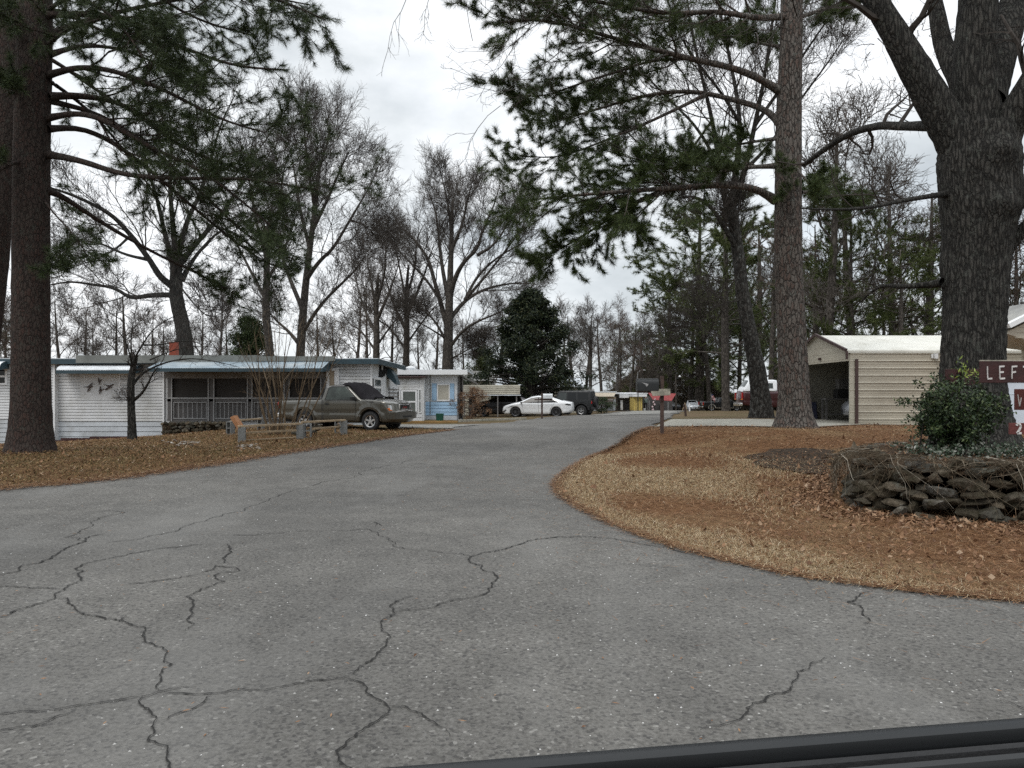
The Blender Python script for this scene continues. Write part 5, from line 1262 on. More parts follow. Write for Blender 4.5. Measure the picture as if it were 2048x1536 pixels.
R = far_box('mobile_home', 'far tan home with a pale ribbed awning, behind the round bush', 'mobile home', 0, 0, 86, 0, 0, 0,
   [('wall', M['siding'], 1186, 1231, 796, 822, .5, 6), ('roof', M['roof_pale'], 1180, 1232, 783, 785.5, -.6, 6.3), ('skirting', M['siding_skirt'], 1187, 1230, 812, 822, .42, .49), ('window', M['paint_white'], 1212, 1222, 797, 807, .40, .47), ('corner_trim', M['siding_skirt'], 1226.5, 1230, 792, 820, .2, .4)])
s = MB(); D = 86; s.extrude([(pxX(1188,D),D-.7,pxZ(786,D)),(pxX(1230,D),D-.7,pxZ(786,D)),(pxX(1224,D),D-1.6,pxZ(793,D)),(pxX(1186,D),D-1.6,pxZ(793,D))], (0,.06,.03)); s.build('awning', simple('tan_awning', (.40,.34,.26), .6, var=.15, scale=3), R)
s = MB(); s.box(pxX(1186,D), pxX(1229,D), D-1.0, D+.5, pxZ(798,D), pxZ(794,D)); s.build('porch_beam', M['tan_wall'], R)
R = far_box('mobile_home', 'far white-roofed home with a dark open porch and a white awning', 'mobile home', 0, 0, 92, 0, 0, 0,
   [('wall', M['porch_dark'], 1229, 1262, 796, 822, .8, 5), ('roof', M['paint_white'], 1226, 1294, 785, 788, -.6, 5.4), ('awning', M['awning_white'], 1237, 1255, 788.5, 796, -1.2, -.6), ('column', M['siding'], 1239.5, 1244, 800, 820, -.8, -.6), ('door', M['siding_skirt'], 1229, 1232, 793, 820, -.2, .1), ('back_wall', M['siding'], 1258, 1292, 788.5, 822, 3.0, 5.2)])
R = far_box('yellow_shed', 'yellow boarded shed at the far end of the road', 'shed', 0, 0, 88, 0, 0, 0,
   [('wall', M['yellow_wall'], 1267.5, 1284.5, 794, 821.5, 0, 3), ('roof', M['paint_white'], 1265.5, 1293, 789, 793.6, -.4, 3.3)])
s = MB()
for u in (1272, 1276, 1280.5): s.box(pxX(u,88)-.02, pxX(u,88)+.02, 88-.03, 88-.002, pxZ(821,88), pxZ(795,88))
s.build('batten', M['timber_tan'], R)
# red canopy with things under it
D = 96.0; R = empty('canopy'); tag(R, 'red cloth canopy on thin posts at the end of the road', 'canopy')
s = MB(); s.extrude([(pxX(1296,D),D,pxZ(786,D)),(pxX(1352,D),D,pxZ(788,D)),(pxX(1336,D),D-2.2,pxZ(802,D)),(pxX(1299,D),D-2.2,pxZ(799.5,D))], (0,0,.05)); s.build('cloth', M['red_cloth'], R)
for u in (1299, 1336):
    s = MB(); z = zg1(pxX(u, D), D); s.box(pxX(u,D-2)-.04, pxX(u,D-2)+.04, D-2.1, D-2.02, z-.1, pxZ(801,D-2)); s.build('post', M['porch_frame'], R)
s = MB(); D = 97.0; z = zg1(pxX(1320, D), D)
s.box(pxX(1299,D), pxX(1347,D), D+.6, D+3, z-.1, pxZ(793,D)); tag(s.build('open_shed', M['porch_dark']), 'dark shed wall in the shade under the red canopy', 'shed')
# clutter and a garden statue in front of it
def blob(name, label, cat, u, D, w, h, mat, seed, n=5):
    r = np.random.default_rng(seed); x = pxX(u, D); z = zg1(x, D); s = MB()
    for i in range(n): rock_mesh(s, (x+r.normal()*w*.25, D+r.normal()*.15, z+h*(i+.5)/n), np.array((w*.34, w*.3, h/n*.75)), r, 1)
    tag(s.build(name, mat, smooth=True), label, cat)
blob('sculpture', 'pale pinkish garden ornament leaning in front of the red canopy', 'ornament', 1307, 90, .5, 1.5, simple('pink_stone', (.55,.42,.44), .8), 4)
s = MB(); D = 90; x = pxX(1289,D); z = zg1(x,D); s.box(x-.12,x+.12,D-.1,D+.1,z,z+.3); tag(s.build('marker_block', M['paint_white'], bevel=.02), 'small white block by the road beside the person', 'marker')
s = MB(); D = 92; x0, x1 = pxX(1309,D), pxX(1321,D); z = zg1(x0,D)
R = empty('side_table'); tag(R, 'dark folding table under the red canopy', 'table')
s.box(x0, x1, D, D+.6, z+.70, z+.75); s.build('tabletop', M['black'], R)
for xx in (x0+.05, x1-.05):
    for yy_ in (D+.05, D+.55): s = MB(); s.box(xx-.03, xx+.03, yy_-.03, yy_+.03, z-.02, z+.70); s.build('leg', M['black'], R)

# ---------------------------------------------------------------- the beige metal garage
def ribbed(mb, A, B, z0, z1, pitch=.256, out=.03):
    A = np.array(A, float); B = np.array(B, float); d = norm(B-A); n = np.array((d[1], -d[0])); k = max(1, round((z1-z0)/pitch)); p = (z1-z0)/k
    prof = []
    for i in range(k):
        z = z0+i*p; prof += [(0, z), (0, z+p*.40), (.008, z+p*.42), (.008, z+p*.46), (0, z+p*.48), (0, z+p*.80), (out, z+p*.82), (out, z+p*.88), (out*.3, z+p*.985)]
    prof.append((0, z1)); q = np.array(prof); V = []
    for P_ in (A, B):
        for o, z in q: V.append((P_[0]+n[0]*o, P_[1]+n[1]*o, z))
    m = len(q); mb.add(V, [(i, m+i, m+i+1, i+1) for i in range(m-1)])
def garage():
    R = empty('metal_garage'); tag(R, 'long beige metal garage with brown trim and an open end bay', 'garage')
    x0, y0, y1, x1 = pxX(1700,26.5), 26.5, 31.9, 23.5; zb = pxZ(851,26.5); ze = pxZ(704, 26.5); zo = pxZ(718, 26.5)
    s = MB(); ribbed(s, (x0,y0), (x1,y0), zb, ze-.02); ribbed(s, (x1,y1), (x0,y1), zb, ze-.02); s.box(x1-.03,x1,y0+.05,y1,zb,ze)
    s.build('wall', M['beige_metal'], R)
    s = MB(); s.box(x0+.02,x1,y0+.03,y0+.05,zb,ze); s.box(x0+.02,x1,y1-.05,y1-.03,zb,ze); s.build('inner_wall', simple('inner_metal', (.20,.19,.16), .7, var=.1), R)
    ym = (y0+y1)/2; zr = pxZ(671, 29.2)
    # roof: ribbed sheets with a rolled eave
    s = MB(); prof = [(y0-.035, ze-.03), (y0-.03, ze+.05), (y0+.03, ze+.10)]
    n = 6
    for i in range(1, n*4+1):
        t = i/(n*4); prof.append((y0+.03+(ym-y0-.03)*t, ze+.10+(zr-ze-.10)*t+(.03 if i % 4 == 0 and i < n*4 else 0)))
    full = prof+[(2*ym-y, z) for y, z in prof[::-1][1:]]
    V = [(x, y, z) for x in (x0-.12, x1+.1) for y, z in full]; m = len(full)
    s.add(V, [(i, i+1, m+i+1, m+i) for i in range(m-1)]); s.build('roof', M['cream_roof'], R)
    # gable end
    g = MB(); zl = zo
    for i in range(4):
        a = zl+(zr-zl)*i/4.; b = zl+(zr-zl)*(i+1)/4.
        f = lambda z: max(0, min(1, (z-ze)/(zr-ze)))
        ya, yb = y0+(ym-y0)*f(a), y0+(ym-y0)*f(b)
        g.extrude([(x0-.02,ya,a+.012),(x0-.02,2*ym-ya,a+.012),(x0-.02,2*ym-yb,b),(x0-.02,yb,b)], (.03,0,0))
        g.box(x0-.012, x0+.0, ya+.01, 2*ym-ya-.01, a-.01, a+.012)
    g.box(x0-.06, x0+.05, y0+.03, y1-.03, zl-.06, zl-.012); g.build('gable', M['beige_metal'], R)
    t = MB(); t.beam((x0-.13, y0-.045, zo-.01), (x0-.13, y0-.045, ze+.03), .06, .07); t.beam((x0-.13, y0-.02, ze+.06), (x0-.13, ym, zr+.03), .07, .10); t.beam((x0-.13, ym, zr+.03), (x0-.13, y1+.02, ze+.06), .07, .10)
    t.box(x0-.14, x0-.10, y1+.0, y1+.05, zo, ze+.05); t.build('fascia', M['brown_trim'], R)
    t = MB(); xx = pxX(1712, 26.5); t.box(xx-.05, xx+.05, y0-.075, y0-.035, zb-.02, pxZ(718,26.5)); t.build('corner_post', M['brown_trim'], R)
    t = MB(); t.box(x0-.01, xx-.06, y0-.02, y0+.06, zb, zo); t.box(x0-.0, x0+.1, y1-.1, y1+.01, zb, zo); t.build('jamb', M['cream_siding'], R)
    t = MB()
    for X_ in (x0+2.5, x0+5): 
        t.box(X_, X_+.06, y1-.12, y1-.055, zb, ze); 
    t.build('inner_post', M['brown_trim'], R)
    t = MB(); xl = pxX(1869, 26.5); t.box(xl-.05, xl+.05, y0-.15, y0-.03, pxZ(717,26.4), pxZ(707,26.4)); t.box(xl-.14, xl-.10, y0-.10, y0-.03, pxZ(716,26.4), pxZ(708,26.4)); t.build('wall_lamp', M['paint_white'], R)
    t = MB(); t.box(x0-.10, x0-.03, ym-.3, ym-.18, pxZ(721,29), pxZ(716,29)); t.build('gable_lamp', M['brown_trim'], R)
    return x0, y0, y1, zb
gx0, gy0, gy1, gzb = garage()
def shelf(): # clutter inside
    R = empty('workbench', (gx0+1.6, gy1-.9, gzb)); tag(R, 'dark workbench against the far wall inside the metal garage', 'workbench')
    s = MB(); s.box(-.7,.9,-.25,.25,.85,.92); s.build('benchtop', M['porch_dark'], R)
    for x in (-.65,.85):
        for y in (-.2,.2): s = MB(); s.box(x-.03,x+.03,y-.03,y+.03,0,.85); s.build('leg', M['porch_dark'], R)
    s = MB(); s.box(-.6,.8,-.2,.2,.25,.3); s.build('shelf', M['porch_dark'], R)
    s = MB(); s.obox((gx0+1.75, gy1-.9, gzb+1.10), (.75,.4,.35)); tag(s.build('storage_box', M['black'], bevel=.02), 'black box on the workbench in the metal garage', 'box')
    s = MB(); s.obox((gx0+1.7, gy1-.9, gzb+1.49), (.5,.3,.42)); s.lathe([(-.18,.12),(-.17,.14),(-.155,.12)], 14, 'y', (gx0+1.7, gy1-.9, gzb+1.49)); tag(s.build('shop_fan', M['porch_dark'], bevel=.02), 'square dark fan standing on top of the black box', 'fan')
    s = MB(); x, y = gx0+.35, gy1-.5; s.extrude([(x-.25,y,gzb),(x+.5,y,gzb),(x+.45,y,gzb+.75),(x+.15,y,gzb+.8),(x-.1,y,gzb+1.5),(x-.25,y,gzb+1.6)], (0,.3,0)); tag(s.build('tarp_bundle', simple('tarp_navy', (.012,.014,.035), .7), bevel=.04), 'navy tarp-covered heap just inside the garage door', 'tarp')
shelf()
# beige house gable at the far right
def right_house():
    R = empty('beige_house'); tag(R, 'beige lapped-board house with a white gable rake at the right edge', 'house')
    D = 23.0; X = lambda u: pxX(u, D); Z = lambda v: pxZ(v, D)
    w = MB(); w.extrude([(X(2018),D,Z(662)),(X(2120),D,Z(612)),(X(2300),D,Z(700)),(X(2300),D,Z(712)),(X(2060),D,Z(682)),(X(2040),D,Z(676)),(X(2016),D,Z(668))], (0,2.2,0))
    for k in range(5): z = Z(676)+.0+k*.16; w.box(X(2030+k*5), X(2200), D-.015, D, z, z+.018)
    w.box(X(2140), X(2400), D+.3, D+2.2, zg1(X(2150), D)-.1, Z(690)); w.build('wall', M['beige_metal'], R)
    f = MB(); f.beam((X(2009), D-.12, Z(653)), (X(2120), D-.12, Z(598)), .26, .14); f.beam((X(2120), D-.12, Z(598)), (X(2240), D-.12, Z(655)), .26, .14); f.build('rake_board', M['paint_white'], R)
    f = MB(); f.beam((X(2009), D+1.1, Z(651)), (X(2121), D+1.1, Z(596)), 2.4, .05); f.beam((X(2119), D+1.1, Z(596)), (X(2240), D+1.1, Z(653)), 2.4, .05); f.build('roof', M['shingle'], R)
right_house()
s = MB(); D = 20.0; z = zg1(pxX(2050,D),D); s.box(pxX(2013,D), pxX(2120,D), D, D+.9, z, pxZ(764,D)); s.box(pxX(2012,D), pxX(2121,D), D-.02, D+.92, pxZ(764,D)+.002, pxZ(762,D)); s.box(pxX(2013,D)+.05, pxX(2120,D), D-.01, D-.001, pxZ(789,D), pxZ(788,D))
tag(s.build('utility_cabinet', simple('cabinet_white', (.60,.66,.74), .6, var=.08), bevel=.01), 'bluish white cabinet between the oak and the worn red sign', 'cabinet')

# ---------------------------------------------------------------- planter wall around the oak
PL = [(11.0,7.9),(9.5,7.75),(8.2,7.75),(7.0,7.85),(5.9,8.05),(5.0,8.35),(4.48,8.75),(4.22,9.25),(4.36,9.85),(4.8,10.8),(5.4,12.0),(6.2,13.2),(7.5,14.4),(10,14.8)]
def planter():
    r = np.random.default_rng(9); mb = MB(); p = np.array(PL); s = np.concatenate([[0], np.cumsum(np.linalg.norm(np.diff(p, axis=0), axis=1))])
    row = 0
    for row in range(7):
        d = r.random()*.2
        while d < s[-1]:
            w = r.uniform(.12, .40) if row < 6 else r.uniform(.10,.30)
            x = np.interp(d, s, p[:,0]); y = np.interp(d, s, p[:,1]); x2 = np.interp(d+.05, s, p[:,0]); y2 = np.interp(d+.05, s, p[:,1]); a = math.atan2(y2-y, x2-x)
            nx, ny = math.sin(a), -math.cos(a); back = row*.033
            gz_ = zg1(x, y); z = gz_+.03+row*((.60 if y < 10 else .48)-gz_)/6.0+r.normal()*.022
            if row == 6 and r.random() < .25: d += w; continue
            q = MB(); rock_mesh(q, (0,0,0), np.array((w*.68, .19, .085*r.uniform(.7,1.4))), r, 2)
            v = q.v[0]; M_ = np.array(Matrix.Rotation(a+r.normal()*.12, 3, 'Z')); rr2 = np.array(Matrix.Rotation(r.normal()*.12, 3, 'Y'))
            mb.add(v@rr2.T@M_.T+np.array((x+nx*back+r.normal()*.03, y+ny*back+r.normal()*.03, z)), q.f[0]); d += w*.92
    # pointed stone standing at the left corner
    o = mb.build('stone_wall', M['rock'], smooth=False); tag(o, 'curved dry-stone planter wall draped with dead vines around the oak', 'wall')
    q = MB(); c = (4.78,10.75,zg1(4.63,10.75)+.50); rock_mesh(q, c, np.array((.13,.12,.30)), r, 2); v = q.v[0]; t = np.clip((v[:,2]-c[2]+.1)/.4, 0, 1); v[:,:2] = np.array(c[:2])+(v[:,:2]-np.array(c[:2]))*(1-.75*t)[:,None]
    tag(q.build('standing_stone', M['rock']), 'small pointed stone standing up at the left corner of the planter', 'stone')
    # soil
    poly = [tuple(q) for q in (p*.985+np.array((8.0,11.3))*.015)]+[(14,14.8),(14,7.9)]
    pts = subdivide(poly, 0); X, Y = np.meshgrid(np.arange(4,14.2,.22), np.arange(7.6,15,.22)); X = X.ravel()+r.normal(size=X.size)*.03; Y = Y.ravel()+r.normal(size=Y.size)*.03
    m = inpoly(X, Y, poly); X, Y = X[m], Y[m]; nb = len(pts)
    v, e, f, *_ = delaunay_2d_cdt([Vector(q) for q in pts]+[Vector(q) for q in zip(X, Y)], [(i,(i+1) % nb) for i in range(nb)], [list(range(nb))], 1, 1e-5)
    xy = np.array([(q.x,q.y) for q in v]); de = np.min(np.linalg.norm(xy[:,None]-np.array(pts)[None], axis=2), axis=1)
    z = .53+.10*(1-np.exp(-de/1.0))+.025*r.normal(size=len(xy))
    global bed_z
    s_ = MB(); s_.add(np.column_stack([xy, z]), np.array([tuple(q) for q in f if len(q) == 3])); tag(s_.build('planter_soil', M['soil'], smooth=True), kind='structure')
    # leaves and needles lying on the bed
    n = 9000; i = r.integers(0, len(X), n); x = X[i]+r.uniform(-.13,.13,n); y = Y[i]+r.uniform(-.13,.13,n); zz = .635+r.random(n)*.04
    a = r.uniform(0,6.28,n); L = r.uniform(.03,.10,n); w = .005; b = MB()
    V = np.stack([np.stack([x-np.sin(a)*w,y+np.cos(a)*w,zz],1),np.stack([x+np.sin(a)*w,y-np.cos(a)*w,zz],1),np.stack([x+np.cos(a)*L,y+np.sin(a)*L,zz+r.normal(size=n)*.02],1)],1)
    b.add(V.reshape(-1,3), np.arange(3*n).reshape(n,3)); tag(b.build('bed_needles', M['pine_straw']), kind='stuff')
    # dead vines hanging over the face
    vb = MB(); nl = 850; d = r.uniform(0, s[-1]*.80, nl); x = np.interp(d, s, p[:,0]); y = np.interp(d, s, p[:,1]); x2 = np.interp(d+.05, s, p[:,0]); y2 = np.interp(d+.05, s, p[:,1]); a = np.arctan2(y2-y, x2-x)
    nrm = np.stack([-np.sin(a), np.cos(a)], 1); tg = np.stack([np.cos(a), np.sin(a)], 1); m_ = 10; pts_ = np.empty((nl,m_,3)); k = r.uniform(.1, 1.0, nl); side = r.normal(size=nl)*.6; z0 = zg(x, y)
    ph = r.uniform(0,6.28,nl)
    for j in range(m_):
        t = j/(m_-1); out = -.22+.45*np.minimum(1, t*2.2)+.02*np.sin(t*9+ph)+.02*t; hz = np.where(y > 9.9, .53, .69)-z0+.03*np.sin(t*7+ph)-np.maximum(0, t-.35)*k*.95
        q = np.stack([x, y], 1)+nrm*out[:,None]+tg*(side*t+.05*np.sin(t*8+ph))[:,None]+r.normal(size=(nl,2))*.012
        pts_[:,j,:2] = q; pts_[:,j,2] = z0+np.maximum(.04, hz)
    tubes(vb, pts_, np.tile(np.linspace(.0034,.0012,m_), (nl,1))*r.uniform(.5,1.3,(nl,1)), 3)
    tag(vb.build('dead_vines', island_mat('vine', [(0,(.03,.022,.015)),(.6,(.085,.066,.046)),(.88,(.17,.14,.10)),(1,(.38,.34,.28))], .9, .1)), kind='stuff')
    # matted needles lying over the top stones
    n = 9000; d = r.uniform(0, s[-1]*.9, n); x = np.interp(d, s, p[:,0]); y = np.interp(d, s, p[:,1]); x2 = np.interp(d+.05, s, p[:,0]); y2 = np.interp(d+.05, s, p[:,1]); a = np.arctan2(y2-y, x2-x); o_ = r.normal(size=n)*.13-.06
    X_ = x-np.sin(a)*o_; Y_ = y+np.cos(a)*o_; zz = np.where(Y_ < 10, .66, .54)+.03*r.normal(size=n)-np.maximum(0, o_-.08)*1.3; th = r.uniform(0,6.28,n); L = r.uniform(.04,.10,n); dz_ = -np.maximum(0, o_)*.4+r.normal(size=n)*.015
    V = np.stack([np.stack([X_-np.sin(th)*.002,Y_+np.cos(th)*.002,zz],1),np.stack([X_+np.sin(th)*.002,Y_-np.cos(th)*.002,zz],1),np.stack([X_+np.cos(th)*L,Y_+np.sin(th)*L,zz+dz_],1)],1)
    b = MB(); b.add(V.reshape(-1,3), np.arange(3*n).reshape(n,3)); tag(b.build('wall_top_needles', M['wall_needle']), kind='stuff')
    # skirt of leaf litter at the foot of the wall
    n = 5000; d = r.uniform(0, s[-1]*.8, n); x = np.interp(d, s, p[:,0]); y = np.interp(d, s, p[:,1]); x2 = np.interp(d+.05, s, p[:,0]); y2 = np.interp(d+.05, s, p[:,1]); a = np.arctan2(y2-y, x2-x); o_ = .25+np.abs(r.normal(size=n))*.28
    X_ = x-np.sin(a)*o_; Y_ = y+np.cos(a)*o_; zz = zg(X_, Y_)+.03+r.random(n)*.06*np.exp(-(o_-.25)/.2); th = r.uniform(0,6.28,n); L = r.uniform(.02,.055,n); W = L*r.uniform(.4,.9,n)*.5; tl = r.normal(size=(n,4))*.012
    V = np.stack([np.stack([X_-np.cos(th)*L,Y_-np.sin(th)*L,zz+tl[:,0]],1),np.stack([X_-np.sin(th)*W,Y_+np.cos(th)*W,zz+.01+tl[:,1]],1),np.stack([X_+np.cos(th)*L,Y_+np.sin(th)*L,zz+tl[:,2]],1),np.stack([X_+np.sin(th)*W,Y_-np.cos(th)*W,zz+.01+tl[:,3]],1)],1)
    b = MB(); b.add(V.reshape(-1,3), np.arange(4*n).reshape(n,4)); tag(b.build('fallen_leaves', M['dead_leaf']), kind='stuff')
    # one big curled oak leaf
    q = MB(); c = np.array((5.17,7.55,zg1(5.17,7.55)+.04)); ol = [(-.02,0),(-.045,.03),(-.03,.05),(-.06,.09),(-.025,.09),(-.035,.13),(0,.17),(.03,.13),(.02,.10),(.055,.085),(.03,.05),(.04,.025),(.015,0)]
    q.add([c+np.array((x*1.1,.03*math.sin(y*12),y*1.0)) for x, y in ol], [tuple(range(len(ol)))]); tag(q.build('oak_leaf', simple('leaf_tan', (.30,.15,.075), .8)), 'large curled tan oak leaf standing against the foot of the stone wall', 'leaf')
planter()
# holly shrub in front of the oak
def holly():
    D = 10.2; r = np.random.default_rng(19); bx, by = pxX(1915, D), D; bz = .58; root = empty('holly_shrub', (bx,by,bz)); tag(root, 'dark green broadleaf shrub growing against the foot of the huge oak', 'shrub')
    base = np.array((bx,by,bz)); st = MB(); L = []
    for i in range(34):
        u = r.uniform(1840, 2005); v = r.uniform(775, 885); 
        if i < 12: u = 1832+i*15; v = [830,775,812,768,790,757,778,745,785,772,815,795][i]
        d = D+r.uniform(-.5,.5); tip = P(u, v, d)-base; root_ = np.array((r.normal()*.25, r.normal()*.2, 0)); mid = (root_+tip)/2+np.array((0,0,.12)); L.append(([root_, mid, tip], .014, .004))
    L.append(([np.array((-.2,0,0.1)), P(1860,800,D)-base, P(1840,806,D)-base, P(1815,800,D)-base], .012,.003))
    Pa, Ra = limb_set(L, 9); tubes(st, Pa, Ra, 5); A, AR = grow(Pa, Ra, 9, r, t0=.25, ang=45, ratio=.34, up=.02, wob=.2, n=5, rr=.5, rmin=.002, lmin=.12)
    tubes(st, A, AR, 3); st.build('stems', M['twig'], root)
    pos, d = foliage_pos(A, 14, r, .15, 1.0); pos2, _ = foliage_pos(Pa, 18, r, .5, 1.0); f = MB(); leaves(f, np.vstack([pos, pos2]), r, 2, .025, .055, .026, .1); f.build('crown', M['leaf_holly'], root)
    lm = MB(); c = P(1935, 742, D)-base; q = c+r.normal(size=(26,3))*np.array((.09,.07,.05)); leaves(lm, q, r, 2, .02, .07, .02, .8); lm.build('young_shoots', M['leaf_lime'], root)
    # low ground ivy with pale bits at the foot
    n = 900; x = bx+r.uniform(-.75, 1.2, n); y = by+r.uniform(-.9,.2,n); z = .62+r.random(n)*.12; g = MB(); leaves(g, np.stack([x,y,z],1), r, 2, .03, .05, .03, .4)
    tag(g.build('ground_ivy', island_mat('ivy', [(0,(.02,.035,.02)),(.5,(.05,.075,.045)),(.8,(.14,.15,.12)),(1,(.30,.30,.27))], .6, .3)), kind='stuff')
holly()

# ---------------------------------------------------------------- painted boards
def text_strokes(mb, letters, x, z, h, y, w):
    G_ = {'L':[[(0,1),(0.02,0),(.5,0.02)]],'E':[[(.5,1),(0,.97),(.02,0),(.55,.03)],[(0.02,.52),(.42,.54)]],'F':[[(.55,1),(0.02,.97),(0,0)],[(0.02,.5),(.42,.56)]],'T':[[(-.12,.96),(.55,1)],[(.22,.98),(.20,0)]],
          'V':[[(0,1),(.2,.0),(.36,.75)]],'i':[[(.1,.75),(.14,0)]],'s':[[(.4,.9),(.1,.75),(.38,.3),(.05,.1)]],'2':[[(0,.78),(.08,.95),(.28,1),(.48,.88),(.5,.68),(.36,.42),(.05,.03),(.6,.03)]]}
    for ch, adv in letters:
        for st in G_.get(ch, []):
            for (a, b), (c, d) in zip(st[:-1], st[1:]): mb.beam((x+a*h*.8, y, z+b*h), (x+c*h*.8, y, z+d*h), .006, w)
        x += adv*h
def board(name, label, u0, u1, v0, v1, D, mat, letters=None, lx=0, lv=0, lh=0, lw=.02, rot=0, t=.03, cat='sign'):
    R = empty(name, (pxX(u0, D), D, pxZ(v1, D))); tag(R, label, cat)
    w, h = (u1-u0)/F*D, (v1-v0)/F*D; s = MB(); s.box(0, w, 0, t, 0, h); s.build('board', mat, R, bevel=.004)
    if letters: m = MB(); text_strokes(m, letters, (lx-u0)/F*D, (v1-lv)/F*D, lh/F*D, -.004, lw); m.build('lettering', M['sign_paint'], R)
    return R
b1 = board('direction_sign', 'dark red-brown wooden sign painted LEFT in white beside the oak', 1961, 2140, 722, 765.5, 9.0, M['red_wood'], [('L',.98),('E',.98),('F',1.0),('T',1.0)], 1974, 757.5, 25, .020)
s = MB(); s.box(0, 179/F*9, 0.0, .03, 43.5/F*9-.001, 43.5/F*9+.012); s.build('worn_top_edge', M['weathered'], b1)
board('direction_sign', 'worn red board with faded white paint below the LEFT sign', 2031, 2140, 778, 820, 9.4, M['red_wood_light'], [('V',.55),('s',.6)], 2035, 813, 24, .012)
board('number_sign', 'small red board with a white painted 2 low beside the planter', 2020, 2110, 846, 869, 8.8, M['red_wood_light'], [('2',1.2)], 2033, 867, 20, .024)
board('direction_sign', 'dark red board mostly hidden by the shrub against the oak trunk', 1892, 1958, 738, 770, 10.6, M['red_wood'])
s = MB(); D = 9.2; s.box(pxX(2090,D), pxX(2106,D), D, D+.09, zg1(pxX(2095,D),D), pxZ(700,D)); tag(s.build('sign_post', M['post_wood'], bevel=.005), 'wooden post carrying the red painted boards', 'post')

# ---------------------------------------------------------------- mailboxes
def mailbox(label, u_post, v_base, D, post_u, post_v, box, boxmat, postmat, plate=None, pw=.09):
    x = pxX(u_post, D); z = zg1(x, D); R = empty('mailbox', (x, D, z)); tag(R, label, 'mailbox'); L = lambda u, v: ((u-1024)/F*D-x, pxZ(v, D)-z)
    s = MB(); zt = L(0, post_v)[1]; s.box(-pw/2, pw/2, -pw/2, pw/2, -.1, zt); s.build('post', postmat, R, bevel=.006)
    (u0, v0, u1, v1) = box; a, zt_ = L(u0, v0); b, zb_ = L(u1, v1); h = zt_-zb_; w = h*.75; m = MB(); k = 10
    prof = [(-w/2, zb_), (w/2, zb_)]+[(w/2*math.cos(t), zb_+h*.55+h*.45*math.sin(t)) for t in np.linspace(0, PI, k)]
    m.extrude([(a, p[0], p[1]) for p in prof], (b-a,0,0)); bx_ = m.build('box', boxmat, R, smooth=True, sharp=40)
    m = MB(); m.extrude([(a-.012, p[0]*1.04, zb_+(p[1]-zb_)*1.03-.003) for p in prof], (.03,0,0)); m.build('door', boxmat, R)
    m = MB(); m.box(min(a,-pw), max(b,pw), -.08, .08, zb_-.05, zb_-.003); m.build('bracket', postmat, R)
    return R, L, (a, b, zt_, zb_, w)
R, L, q = mailbox('big black mailbox on a reddish-brown post beside the road', 1324, 867, 20, 1324, 752, (1274,757,1316,782), M['mailbox_black'], M['post_wood'], pw=.088)
m = MB(); yf = -q[4]/2-.006; p = lambda u, v: (L(u, v)[0], yf, L(u, v)[1]); m.extrude([p(1281,765), p(1295.5,768), p(1292,773.5), p(1290,772), p(1289.5,769.5)], (0,-.006,0)); m.build('emblem', simple('emblem_grey', (.30,.30,.30), .5), R)
m = MB(); p = lambda u, v: (L(u, v)[0], -.12, L(u, v)[1]); m.extrude([p(1298,778.5), p(1339,777.5), p(1339,790.5), p(1304,792)], (0,.03,0)); m.build('address_board', M['weathered'], R, bevel=.003)
m = MB(); c = L(1322, 798); m.lathe([(-.075,.045),(-.07,.062),(-.055,.062),(-.055,.045)], 18, 'y', (c[0],0,c[1])); m.build('reflector', M['red_wood'], R)
R, L, q = mailbox('silver mailbox on a dark post beside the white sedan', 1084, 834, 48, 1084, 786, (1086.5,787.5,1105,797), M['awning_white'], M['post_wood'], pw=.11)
m = MB(); m.box(L(1069,0)[0], L(1104,0)[0], -.05, .05, L(0,800.5)[1], L(0,798)[1]); m.build('cross_arm', M['post_wood'], R)
R, L, q = mailbox('grey-brown mailbox on a dark post, left of the far road', 1213.5, 824.5, 72, 1213, 797, (1215,798,1226,804), simple('mailbox_taupe', (.10,.08,.07), .5), M['post_wood'], pw=.10)
s = MB(); D = 40.0; x = pxX(1373, D); z = zg1(x, D); s.beam((x-.02, D, z-.1), (x-.12, D, pxZ(808.5, D)), .10, .10); tag(s.build('short_post', M['post_wood'], bevel=.005), 'short leaning dark wooden post in the needles beyond the driveway', 'post')
s = MB(); D = 84.0; x = pxX(1379, D); z = zg1(x, D); s.box(x-.07, x+.07, D-.05, D+.05, z-.1, pxZ(807, D)); tag(s.build('marker_post', M['paint_white']), 'white marker post in front of the silver hatchback', 'post')
R = empty('wooden_easel', (pxX(1369,84), 84, zg1(pxX(1369,84),84))); tag(R, 'tan A-frame board leaning near the silver hatchback', 'easel')
s = MB(); s.beam((-.25,0,0), (0.05,0,.95), .06, .06); s.build('leg', M['timber_tan'], R); s = MB(); s.beam((.3,0,0), (.05,0,.95), .06, .06); s.build('leg', M['timber_tan'], R); s = MB(); s.box(-.12,.18,-.02,.02,.25,.7); s.build('panel', M['timber_tan'], R)
